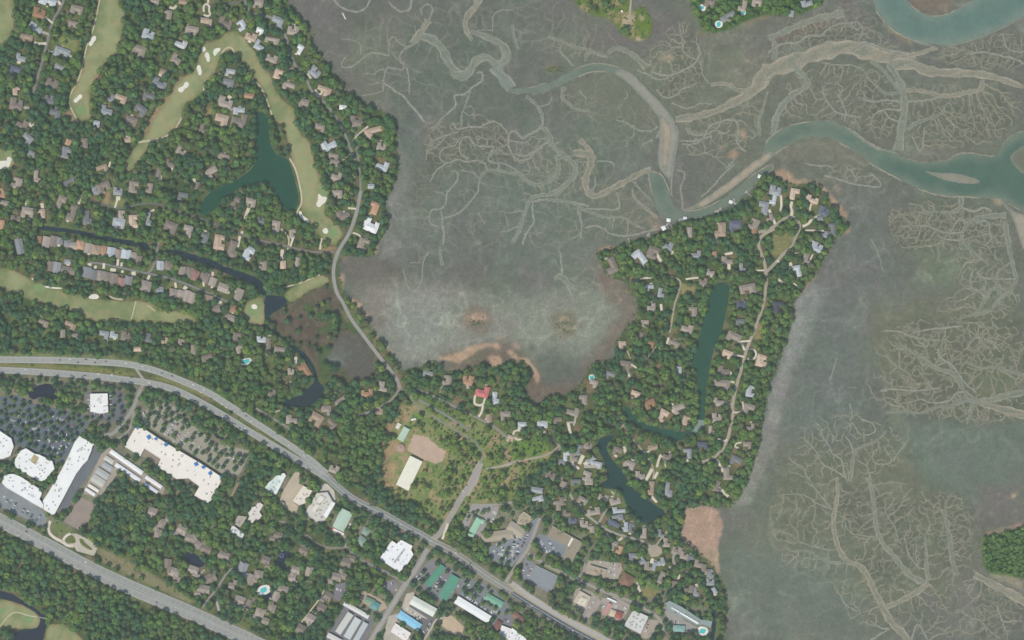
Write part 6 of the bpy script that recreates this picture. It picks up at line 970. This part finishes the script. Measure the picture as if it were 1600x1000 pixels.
dock('uppermost dock with a white peaked roof',[q7(1560,130),q7(1548,106)],[(*q7(1547,103),5,5,20,1)])
dock('small low dock on the muddy inner creek',[q7(870,500),q7(855,470)],[(*q7(852,466),7,3,-50,0)])
dock('lone thin walkway west of the orange spit end',[q7(740,540),q7(728,490)],[(*q7(728,492),2.5,2.5,0,0)])
def boat(px, py, a, label):
    t = thing('motor_boat', 'boat', px, py, .7, -R(a), label, 'boats at the docks'); b = MB(); o_ = [(-4,-1.3),(1.5,-1.4),(3.2,-.8),(4.2,0),(3.2,.8),(1.5,1.4),(-4,1.3)]; n = len(o_)
    b.add([(x*.85,y*.7,-.4) for x,y in o_]+[(x,y,.8) for x,y in o_]+[(x*.92,y*.82,.8) for x,y in o_]+[(x*.88,y*.75,.3) for x,y in o_],[(i+k*n,(i+1)%n+k*n,(i+1)%n+(k+1)*n,i+(k+1)*n) for k in range(3) for i in range(n)]+[tuple(range(3*n,4*n))]); link('hull', b.mesh('hull'), mat('boat white', (.8,.8,.78), .4, .4), t)
    b = MB(); b.box(-.8,-.6,.3,.6,.6,1.5); b.box(-1.2,-.8,2.1,.9,.8,2.2); b.box(-1.1,-.7,1.5,-1,-.6,2.1); b.box(.7,.6,1.5,.8,.7,2.1); link('console', b.mesh('console'), mat('boat dark', (.05,.06,.08), .5), t)
boat(*q7(1055,375), -15, 'white boat beside the long boat lift dock'); boat(*q7(1392,272), 40, 'white boat tied to the dock with a bent walkway'); boat(*q7(938,415), -40, 'white boat beside the dock near the orange flat')
t = thing('foot_bridge','bridge',67,965.5,LZ+.2,-R(12),'pale foot bridge crossing the dark golf pond'); b = MB(); b.box(-13,-1.2,.1,13,1.2,.5); link('deck', b.mesh('deck'), dkm, t)
for s in (-1, 1):
    b = MB(); b.box(-13,s*1.25-.08,.5,13,s*1.25+.08,1.5); link('railing', b.mesh('railing'), dkm, t)
t = thing('fountain','fountain',440,868,LZ+.1,0,'pale round fountain spray in the dark pond'); b = MB(); n = 16
for r0, z0, r1, z1 in ((5.5,.05,3.6,.4),(2.2,.3,.5,3.2)): b.add([(r*math.cos(i*2*math.pi/n)*(1+.12*math.sin(i*5)),r*math.sin(i*2*math.pi/n)*(1+.12*math.cos(i*3)),z) for r,z in ((r0,z0),(r1,z1)) for i in range(n)],[(i,(i+1)%n,n+(i+1)%n,n+i) for i in range(n)])
link('spray', b.mesh('spray'), mat('spray foam', alb(112,128,140), .6), t)
# ---------------------------------------------------------------- cars
def car_mesh(paint, kind):
    b = MB(); L, Wd = ((4.7, 1.85), (5.6, 2.1), (5.0, 1.95))[kind]
    h = (.75, .95, .9)[kind]; b.box(-L/2, -Wd/2, .3, L/2, Wd/2, h, 0)
    x0, x1, hh = ((-1.6, .7, 1.45), (-.4, 1.3, 1.85), (-2.3, .9, 1.75))[kind]; a = Wd/2-.12
    b.add([(x0-.3,-a,h),(x1+.5,-a,h),(x1+.5,a,h),(x0-.3,a,h),(x0,-a+.15,hh),(x1,-a+.15,hh),(x1,a-.15,hh),(x0,a-.15,hh)], [(0,1,5,4),(1,2,6,5),(2,3,7,6),(3,0,4,7)], 1)
    b.add([(x0,-a+.15,hh),(x1,-a+.15,hh),(x1,a-.15,hh),(x0,a-.15,hh)], [(0,1,2,3)], 0)
    for sx in (-1, 1):
        for sy in (-1, 1): b.box(sx*L*.31-.34, sy*(Wd/2-.12)-.12, 0, sx*L*.31+.34, sy*(Wd/2-.12)+.14, .68, 2)
    me = b.mesh('car'); 
    for m in (PAINT[paint], mat('car glass', (.03,.04,.05), .15, .5), mat('tyre rubber', (.02,.02,.02), .9)): me.materials.append(m)
    return me
PAINT = {n: mat('paint '+n, c, .35, .4, .02, .5, .02, 1) for n, c in dict(white=(.86,.86,.85), silver=(.5,.52,.54), dark=(.035,.04,.045), red=(.38,.05,.04), blue=(.06,.12,.26), orange=(.6,.22,.08)).items()}
CM = {}; CARS = []; XCARS = []
cr = random.Random(3)
carm = np.zeros((RH, RW), bool)
def car(px, py, a, paint=None, group='cars parked in the lots', kind=None, z=LZ+.2, where='parked '):
    paint = paint or cr.choices(['white','silver','dark','red','blue'], [42, 20, 24, 7, 7])[0]; kind = cr.choice([0, 0, 2, 1]) if kind is None else kind
    if (paint, kind) not in CM: CM[paint, kind] = car_mesh(paint, kind)
    if len(CARS) >= 298: XCARS.append((CM[paint, kind], W(px, py, z), -R(a))); return
    o = link('car', CM[paint, kind], None, None, W(px, py, z), -R(a)); tag(o, None, 'car', group); CARS.append((o, f'{where if where != "moving " else ""}{paint} '+('car','pickup','van')[kind]+(' on the highway' if where == 'moving ' else ''), px, py))
    ix, iy = int(px)+M, int(py)+M; carm[iy-1:iy+2, ix-1:ix+2] = True
def hdg(path, x, y):
    p = resample(chaikin(path, 2, False), 3); k = np.hypot(p[:, 0]-x, p[:, 1]-y).argmin(); k = min(max(k, 1), len(p)-2); d = p[k+1]-p[k-1]; return math.degrees(math.atan2(d[1], d[0]))
def hw(ox, oy, path, s):
    for r in s.split():
        x, y, c_ = r.split(','); px, py = ox+float(x)/4, oy+float(y)/4
        car(px, py, hdg(path, px, py)+180*(path in (HWU, BHL)), {'w':'white','d':'dark','l':'silver','r':'red'}[c_], 'cars on the highways', z=LZ+.32, where='moving ')
hw(0,500,HWU,"375,250,d 440,245,w 488,265,d 538,247,d 595,267,d 662,258,d 787,270,w 890,290,w 930,312,w 1010,332,d 1075,350,d 1170,395,l 1208,405,w 1275,437,w 1255,452,w 1322,490,d 1385,525,w 1412,547,w 1470,580,l 1540,600,d 1570,632,w 1805,782,w 1900,848,w")
hw(0,500,HWL,"160,308,w 530,347,d 617,337,w 700,342,w 823,360,d 935,392,w 940,350,d 1120,458,d 1220,503,d 1230,515,l 1320,565,l 1395,605,w 1470,650,d 1500,675,d 1535,678,w 1670,768,d")
hw(0,750,BHU,"165,322,d 537,512,w"); hw(0,750,BHL,"558,578,w 100,335,l 980,765,d")
hw(400,750,HW2,"1340,520,d 1450,600,l 1250,455,w"); hw(400,750,HW1,"700,165,l 905,275,w 980,320,d"); hw(800,750,HW3,"120,785,w 260,865,l 380,940,w")
car(220, 606.5, 100, 'red', 'cars on the highways', where='moving '); car(28.5, 836.5, 28, 'white', 'cars on the highways', 2, LZ+.32, 'moving ')
def row(x0, y0, x1, y1, fillp=.7, sp=2.15, turn=90, col=None):
    d = math.hypot(x1-x0, y1-y0); n = int(d/sp); a = math.degrees(math.atan2(y1-y0, x1-x0))+turn
    for i in range(n):
        if cr.random() < fillp: t = (i+.5)/n; car(x0+(x1-x0)*t+cr.uniform(-.25, .25), y0+(y1-y0)*t+cr.uniform(-.25, .25), a+cr.choice([0, 180])+cr.uniform(-3, 3), col)
def rows(ox, oy, k, s, **kw):
    for a in s: row(ox+a[0]/k, oy+a[1]/k, ox+a[2]/k, oy+a[3]/k, a[4], **kw)
rows(200,610,8,[(600,378,460,555,.75),(640,395,500,570,.3),(672,520,560,640,.6),(715,555,650,660,.6),(765,565,700,690,.45),(830,640,780,750,.5),(250,250,130,330,.35),(440,310,370,420,.2),(290,370,250,420,.6),(1060,770,1010,860,.4),(1130,775,1100,820,.3),(905,700,870,760,.3),(850,480,980,570,.3)])
rows(0,600,10,[(1060,620,1160,640,.6),(980,780,1080,800,.8),(930,800,860,950,.35),(1060,790,960,970,.5),(740,880,830,930,.7),(620,780,600,960,.35),(430,700,590,700,.6),(390,590,470,600,.5),(1100,880,1060,990,.6),(780,950,840,1000,.4),(200,640,230,720,.5)])
rows(0,690,8,[(780,20,720,150,.7),(850,30,790,150,.5),(640,20,630,100,.3),(110,700,80,760,.8),(150,720,110,790,.7),(205,760,160,835,.8),(310,830,280,890,.7),(360,860,330,920,.8),(420,900,380,950,.8),(510,915,450,990,.8),(20,640,60,700,.7),(10,830,110,890,.5)])
row(173,613,173,640,.85); row(138,615,138,642,.7); row(146,648,166,649,.5)
rows(640,900,10,[(930,345,1290,585,.72),(1300,560,1340,545,.5),(430,70,500,10,.8),(400,180,470,90,.6),(140,25,90,90,.7),(70,620,180,720,.8),(215,880,300,830,.7),(870,210,960,260,.5),(1020,240,1080,230,.6),(1160,330,1200,350,.8),(1430,640,1560,720,.7),(750,180,790,60,.5)])
rows(720,770,10,[(880,1000,920,890,.8),(660,860,640,960,.6),(800,870,770,940,.7),(500,290,600,350,.5),(520,410,490,470,.5),(1280,900,1420,920,.6),(1040,590,960,690,.5),(330,260,390,260,.6),(1340,790,1420,790,.3)])
rows(800,750,4,[(10,500,45,420,.85),(40,345,5,400,.8),(530,510,600,520,.7),(610,540,650,560,.6),(100,600,130,540,.3),(480,800,510,760,.3),(130,905,165,925,.8),(640,790,690,780,.5),(1000,880,1080,900,.3)])
rows(400,750,4,[(820,650,870,640,.6),(1325,20,1290,80,.5),(1010,620,1050,560,.6),(920,830,1000,880,.5),(1500,500,1590,560,.5),(1545,430,1570,460,.4)])
rows(800,750,4,[(20,360,0,480,.8),(60,350,30,420,.8),(95,340,60,420,.7),(180,380,230,470,.7),(230,380,280,460,.6),(250,360,300,380,.6),(90,520,120,600,.6),(70,560,60,610,.5),(470,545,590,600,.3),(590,560,650,600,.7),(620,520,680,545,.6),(560,770,600,830,.5),(690,790,730,820,.5),(400,790,440,830,.5),(1000,890,1090,950,.6),(855,890,830,960,.5)])
rows(400,750,4,[(1000,600,1040,640,.7),(1110,680,1160,600,.8),(1130,700,1190,620,.7),(1190,760,1270,610,.5),(1300,640,1400,690,.6),(1320,680,1440,760,.7),(1290,710,1400,790,.8),(1450,820,1550,830,.7),(940,800,1040,870,.8),(910,800,930,830,.6),(1040,960,1100,880,.6),(1440,300,1500,220,.6),(1330,200,1310,300,.4),(1500,400,1590,450,.7),(1480,440,1590,500,.7),(560,770,700,840,.4),(500,680,560,700,.6),(840,650,880,690,.6)])
rows(0,500,4,[(20,560,120,600,.5),(60,620,150,650,.6),(130,700,220,740,.6),(200,600,260,640,.5),(240,660,330,700,.6),(270,720,330,770,.6),(330,600,420,640,.5),(420,640,480,670,.7),(350,700,420,740,.7),(1330,800,1400,840,.5),(1400,830,1480,880,.4),(1250,790,1200,840,.5),(1180,700,1130,760,.5)])
place_labels(CARS)
if XCARS:
    xb = bmesh.new(); mats_ = []; from mathutils import Matrix
    for me, lo, rz in XCARS:
        k0 = len(xb.faces); xb.verts.ensure_lookup_table(); v0 = len(xb.verts); xb.from_mesh(me); xb.verts.ensure_lookup_table(); xb.faces.ensure_lookup_table()
        bmesh.ops.transform(xb, matrix=Matrix.Translation(lo) @ Matrix.Rotation(rz, 4, 'Z'), verts=xb.verts[v0:])
        for f in xb.faces[k0:]:
            m_ = me.materials[f.material_index]
            if m_ not in mats_: mats_.append(m_)
            f.material_index = mats_.index(m_)
    xm = bpy.data.meshes.new('more_parked_cars'); xb.to_mesh(xm); tag(link('more_parked_cars', xm, mats_), kind='stuff')
# ---------------------------------------------------------------- trees
def crown(n, Rr, hz, r, nv=0):         # leaf clumps on a lobed dome: verts (4 per clump), shade per clump
    k = 5; lob = r.normal(size=(k, 3)); lob[:, 2] = np.abs(lob[:, 2])*.6; lob /= np.linalg.norm(lob, axis=1)[:, None]
    d = r.normal(size=(n, 3)); d[:, 2] = np.abs(d[:, 2])*1.1-.25; d /= np.linalg.norm(d, axis=1)[:, None]
    bump = .70+.36*np.clip((d@lob.T).max(1), 0, 1)**4; pos = d*bump[:, None]*Rr*r.uniform(.72, 1.0, n)[:, None]**.5; pos[:, 2] *= hz
    nrm = d*[1, 1, 1.5]+r.normal(0, .22, (n, 3)); nrm /= np.linalg.norm(nrm, axis=1)[:, None]
    t1 = np.cross(nrm, r.normal(size=(n, 3))); t1 /= np.maximum(np.linalg.norm(t1, axis=1), 1e-6)[:, None]; t2 = np.cross(nrm, t1)
    s = Rr*r.uniform(.20, .34, n)[:, None]*(38/n)**.35
    v = np.stack([pos-t1*s-t2*s*.8, pos+t1*s-t2*s*.7, pos+t1*s*.8+t2*s, pos-t1*s*.9+t2*s*.8], 1)
    return v.reshape(-1, 3), np.repeat(r.uniform(.72, 1.3, n), 4)
leafm = mat('foliage', (0, 0, 0), .75, .12, .10, .4, .12, 1.5, attr=True)
barkm = mat('bark', (.12, .09, .07), .95)
TC = [np.array(c) for c in ((.080,.152,.040),(.062,.130,.042),(.050,.110,.050),(.108,.182,.038),(.100,.150,.044),(.140,.200,.042),(.112,.128,.056))]
block = np.maximum(blur(fairm | lotm | roadm, 1), blur(pondm, 1)*.4); hb = blur(exh, 1); blk2 = blur(lotm | hwm, 1); rdb = blur(roadm, 1); pdb = blur(pondm, 1)
isf0 = islem.astype(np.float32); dens = np.where(land, 1.0, 0); dens[pm] = .10; dens[scrub] = .20; dens[wpatch > .4] = 0; dens[itop] = .25
dens = dens*np.where(comm, .9, 1); dens = blur(dens, 1); 
for P in [fr for fr in soil]: 
    mk_, x0, y0 = win(P, 0); dens[y0+M:y0+M+mk_.shape[0], x0+M:x0+M+mk_.shape[1]][mk_] *= .15
for P in (T(0,500,[(-70,215),(860,262),(1150,345),(1480,560),(1640,700),(1600,770),(1480,660),(1250,545),(1080,455),(940,405),(760,392),(400,352),(-70,330)]),T(400,500,[(-30,600),(60,660),(250,840),(440,950),(460,1000),(400,990),(240,890),(60,770),(-20,730)]),T(0,750,[(-70,190),(0,215),(200,320),(600,530),(1000,705),(1400,880),(1640,990),(1640,1080),(1400,960),(1000,790),(600,610),(200,390),(-70,290)]),T(800,750,[(790,680),(850,645),(920,690),(910,720),(850,740),(780,720)]),T(0,750,[(600,420),(660,430),(900,560),(1230,760),(1180,770),(640,520)]),T(0,750,[(300,250),(400,255),(600,400),(610,470),(480,450),(330,380)]),T(400,500,[(985,700),(1200,800),(1190,890),(1080,900),(880,820),(880,660),(960,650)]),T(400,500,[(860,780),(1060,870),(960,1090),(800,1000)]),T(0,0,[(360,215),(440,215),(490,270),(470,330),(380,290)]),T(1200,250,[(0,470),(140,450),(200,500),(100,580),(20,620)]),T(1200,500,[(-120,30),(-20,20),(-30,130),(-80,160)]),T(0,250,[(680,255),(780,255),(800,295),(700,300)]),T(400,0,[(220,330),(300,330),(300,400),(240,400)]),T(800,0,[(640,90),(880,80),(880,260),(760,255)]),T(800,250,[(1040,770),(1150,790),(1140,830),(1060,840)])):
    mk_, x0, y0 = win(P, 0); dens[y0+M:y0+M+mk_.shape[0], x0+M:x0+M+mk_.shape[1]][mk_] *= .08
clear = fbm(30, 44); dens *= np.where(clear > .60, .55, 1)
sp = 6.7; cx, cy = np.meshgrid(np.arange(-66, 1666, sp), np.arange(-66, 1066, sp)); cx = (cx+rng.uniform(-.48, .48, cx.shape)*sp).ravel(); cy = (cy+rng.uniform(-.48, .48, cy.shape)*sp).ravel()
rad = 3.3+3.3*rng.random(len(cx))**1.6+2.4*(samp(f2, cx, cy)-.42)
keep = (rng.random(len(cx)) < samp(dens, cx, cy)) & (samp(block, cx, cy) < .13) & (samp(hb, cx, cy) < .12) & (samp(lb, cx, cy) > .9)
for a in (0, 1.57, 3.14, 4.71):
    qx, qy = cx+np.cos(a)*rad*.62, cy+np.sin(a)*rad*.62; keep &= (samp(blk2, qx, qy) < .5) & (samp(hb, qx, qy) < .62) & (samp(pdb, cx+np.cos(a)*rad*.45, cy+np.sin(a)*rad*.45) < .6) & (samp(rdb, cx+np.cos(a)*rad*.38, cy+np.sin(a)*rad*.38) < .45)
cx, cy, rad = cx[keep], cy[keep], rad[keep]
kse = ~((cx > 1500) & (cy > 780)); ex, ey = rng.uniform(1530, 1665, 1500), rng.uniform(815, 915, 1500); e_ = (samp(isf0, ex, ey) > .9)
cx, cy, rad = np.r_[cx[kse], ex[e_]], np.r_[cy[kse], ey[e_]], np.r_[rad[kse], rng.uniform(1.3, 1.0+2.9, e_.sum())]
# trees of the car parks and the school scrub, one by one
lone = []
for P in lots[:3]+lots[9:11]+lots[18:30]:
    mk_ = fill(P[0]); ys, xs = np.nonzero(blur(mk_, 2) > .9); dd_ = len(xs)/ (70 if P is lots[0] or P is lots[2] else 130)
    for j in rng.permutation(len(xs))[:int(dd_*3)]:
        x, y = xs[j]-M+.5, ys[j]-M+.5; r_ = rng.uniform(2.8, 4.6)
        if hb[int(y)+M, int(x)+M] > .05 or roadm[int(y)+M, int(x)+M]: continue
        iy, ix = int(y)+M, int(x)+M
        if carm[iy-2:iy+3, ix-2:ix+3].any(): continue
        if any((x-a)**2+(y-b_)**2 < (r_+c_)**2*.9 for a, b_, c_ in lone): continue
        lone.append((x, y, r_))
lone = lone[:215]; NL = len(lone)
if NL: 
    la = np.array(lone)
    ok = np.ones(len(cx), bool)
# the largest crowns of the woods complete the 300
big = np.argsort(-rad)[:300-NL]; crowns = lone+[(cx[i], cy[i], rad[i]) for i in big]; mkk = np.ones(len(cx), bool); mkk[big] = False
cx, cy, rad = cx[mkk], cy[mkk], rad[mkk]
TN = np.clip((f1*.6+f2*.4-.36)/.28*4, 0, 4); isf, scf, pmf = islem.astype(np.float32), scrub.astype(np.float32), pm.astype(np.float32)
def tone_at(x, y, r):
    iy, ix = min(max(int(y)+M, 0), RH-1), min(max(int(x)+M, 0), RW-1)
    if scf[iy, ix] > .5: return 5 if r.random() < .6 else 3
    if isf[iy, ix] > .5: return 3 if r.random() < .45 else 0
    if r.random() < .07: return 6
    if r.random() < .05: return 5
    return (2, 1, 0, 4, 3)[int(np.clip(TN[iy, ix]+r.normal(0, 1.0), 0, 4.49))]
PROTO = []
pr = np.random.default_rng(11)
TD = {0:'green',1:'dark green',2:'blue-green',3:'bright green',4:'olive green',5:'yellow-green',6:'grey-olive'}
for tn in range(7):
    for q in range(3):
        v, sh = crown(130, 1.0, .95, pr); v[:, 2] += 1.15; cols = TC[tn][None]*sh[:, None]
        cm = npmesh('crown', v, np.arange(len(v)).reshape(-1, 4), cols); cm.materials.append(leafm)
        b = MB(); n = 7
        for z0, r0, z1, r1 in ((0,.075,.7,.05),(.7,.05,1.5,.02)): b.add([(r_*math.cos(i*2*math.pi/n), r_*math.sin(i*2*math.pi/n), z) for r_, z in ((r0,z0),(r1,z1)) for i in range(n)], [(i,(i+1)%n,n+(i+1)%n,n+i) for i in range(n)])
        for an in (0.3, 2.3, 4.4):
            c_, s_ = math.cos(an), math.sin(an); b.add([(-s_*.03,c_*.03,.6),(s_*.03,-c_*.03,.6),(c_*.55+s_*.012,s_*.55-c_*.012,1.25),(c_*.55-s_*.012,s_*.55+c_*.012,1.25),(0,0,.52)], [(0,1,2,3),(1,4,2),(4,0,3)])
        tm = b.mesh('trunk'); tm.materials.append(barkm); PROTO.append((cm, tm))
TI = []
for i, (x, y, r_) in enumerate(crowns):
    tn = tone_at(x, y, pr); cm, tm = PROTO[tn*3+int(pr.integers(3))]; s = r_*S
    o = thing('tree', 'tree', x, y, LZ-.1, pr.random()*6.28, None, 'trees in the car parks' if i < NL else 'large trees in the woods'); o.scale = (s, s, s*pr.uniform(.95, 1.25))
    link('trunk', tm, None, o); link('crown', cm, None, o)
    TI.append((o, ('small ' if r_ < 3 else 'broad ' if r_ > 4.6 else '')+TD[tn]+(' parking tree' if i < NL else ' woodland tree'), x, y))
place_labels(TI)
def mass(name, xs, ys, rs, n, hz, lift, tones, kind='stuff', zb=LZ):
    vs, cs = [], []; lib = [crown(n, 1.0, hz, pr) for _ in range(24)]
    for x, y, r_ in zip(xs, ys, rs):
        v, sh = lib[int(pr.integers(24))]; a = pr.random()*6.28; c_, s_ = math.cos(a), math.sin(a); q = r_*S
        vs.append(np.stack([(v[:, 0]*c_-v[:, 1]*s_)*q+(x-800)*S, (v[:, 0]*s_+v[:, 1]*c_)*q+(500-y)*S, v[:, 2]*q+lift*q+zb+(pr.random()*3.0 if lift > .5 else 0)], 1))
        cs.append(TC[tones(x, y)]*pr.uniform(.74, 1.30)*sh[:, None])
    v = np.concatenate(vs); o = link(name, npmesh(name, v, np.arange(len(v)).reshape(-1, 4), np.concatenate(cs)), leafm); return tag(o, kind=kind)
print('TREES', len(cx), 'cars', len(CARS), len(XCARS), 'lone', NL)
mass('woodland', cx, cy, rad, 56, 1.0, 1.05, lambda x, y: tone_at(x, y, pr))
# undergrowth, scrub and shoreline bushes
bx, by = rng.uniform(-60, 1660, 60000), rng.uniform(-60, 1060, 60000)
p_ = np.where(samp(scrub.astype(float), bx, by) > .5, .5, 0)+np.where(samp(pm.astype(float), bx, by) > .5, .55*(samp(f2, bx, by) > .47), 0)+np.where(samp(itop.astype(float), bx, by) > .5, .6, 0)+np.where(samp(islem.astype(float), bx, by) > .5, .5, 0)+np.where(samp(land.astype(float), bx, by) > .5, .13, 0)
p_[samp(wpatch, bx, by) > .3] = 0
ok = (rng.random(len(bx)) < p_) & (samp(block, bx, by) < .1) & (samp(hb, bx, by) < .1) & (samp(lb, bx, by) > .8)
for P in (T(400,500,[(985,700),(1200,800),(1190,890),(1080,900),(880,820)]),T(400,500,[(860,780),(1060,870),(960,1090),(800,1000)])):
    mk_, x0, y0 = win(P, 0); ok &= ~(sampw(mk_.astype(float), x0, y0, bx, by) > .5) | (bx < x0) | (bx > x0+mk_.shape[1]) | (by < y0) | (by > y0+mk_.shape[0])
bx, by = bx[ok], by[ok]
mass('undergrowth', bx, by, rng.uniform(.8, 2.0, len(bx)), 9, .8, .1, lambda x, y: (4 if pmf[int(y)+M, int(x)+M] > .5 else tone_at(x, y, pr)))
q = np.array([(x, y) for x in np.arange(600, 870, 6.5) for y in np.arange(615, 830, 4.6)]); q = np.stack([735+(q[:, 0]-735)*.84-(q[:, 1]-715)*.54, 715+(q[:, 0]-735)*.54+(q[:, 1]-715)*.84], 1)+rng.normal(0, 1.1, q.shape)
ok = (samp(scf, q[:, 0], q[:, 1]) > .6) & (samp(block, q[:, 0], q[:, 1]) < .2) & (samp(hb, q[:, 0], q[:, 1]) < .1) & (rng.random(len(q)) < .25+.33*(q[:, 0] > 690))
for P in (T(400,500,[(975,700),(1200,800),(1190,900),(1080,910),(870,830),(780,900),(770,640),(880,620)]),T(400,500,[(850,770),(1070,870),(960,1090),(790,1000)])):
    mk_, x0, y0 = win(P, 2); ok &= ~((sampw(mk_.astype(float), x0, y0, q[:, 0], q[:, 1]) > .5) & (q[:, 0] > x0) & (q[:, 0] < x0+mk_.shape[1]) & (q[:, 1] > y0) & (q[:, 1] < y0+mk_.shape[0]))
q = q[ok]; mass('scrub_trees', q[:, 0], q[:, 1], rng.uniform(1.1, 2.7, len(q)), 22, 1.0, .7, lambda x, y: 3 if pr.random() < .5 else int(pr.integers(0, 6)))
e = resample(chaikin(shore[:-4], 2, False), 2.2); e = e[(e[:, 1] < 1010) & (e[:, 1] > -10)]; e = np.repeat(e, 2, 0)+rng.normal(0, 1.3, (len(e)*2, 2)); e = e[rng.random(len(e)) < .6]
mass('shore_fringe', e[:, 0], e[:, 1], rng.uniform(.6, 1.8, len(e)), 10, .8, .2, lambda x, y: int(pr.integers(0, 6)), zb=.6)
# bushes on the islets in the bay
ix_ = np.concatenate([rng.normal(745, 8, 40), rng.normal(884, 7, 35), rng.uniform(855, 885, 40)]); iy_ = np.concatenate([rng.normal(503, 5, 40), rng.normal(508, 7, 35), rng.uniform(104, 112, 40)])
mass('marsh_bushes', ix_, iy_, rng.uniform(.7, 1.5, len(ix_)), 9, .6, .05, lambda x, y: 4, zb=0)
# ---------------------------------------------------------------- air
b = MB(); b.box(-9500, -9500, -1.5, 9500, 9500, CAMH+12)
hz = link('haze', b.mesh('haze')); tag(hz, kind='stuff'); hm = bpy.data.materials.new('haze'); hm.use_nodes = True; hn = hm.node_tree; hn.nodes.remove(hn.nodes['Principled BSDF'])
pv = hn.nodes.new('ShaderNodeVolumePrincipled'); pv.inputs['Color'].default_value = (.80, .97, .90, 1); pv.inputs['Density'].default_value = 2.5e-5; pv.inputs['Anisotropy'].default_value = 0
hn.links.new(pv.outputs[0], hn.nodes['Material Output'].inputs['Volume']); hz.data.materials.append(hm)
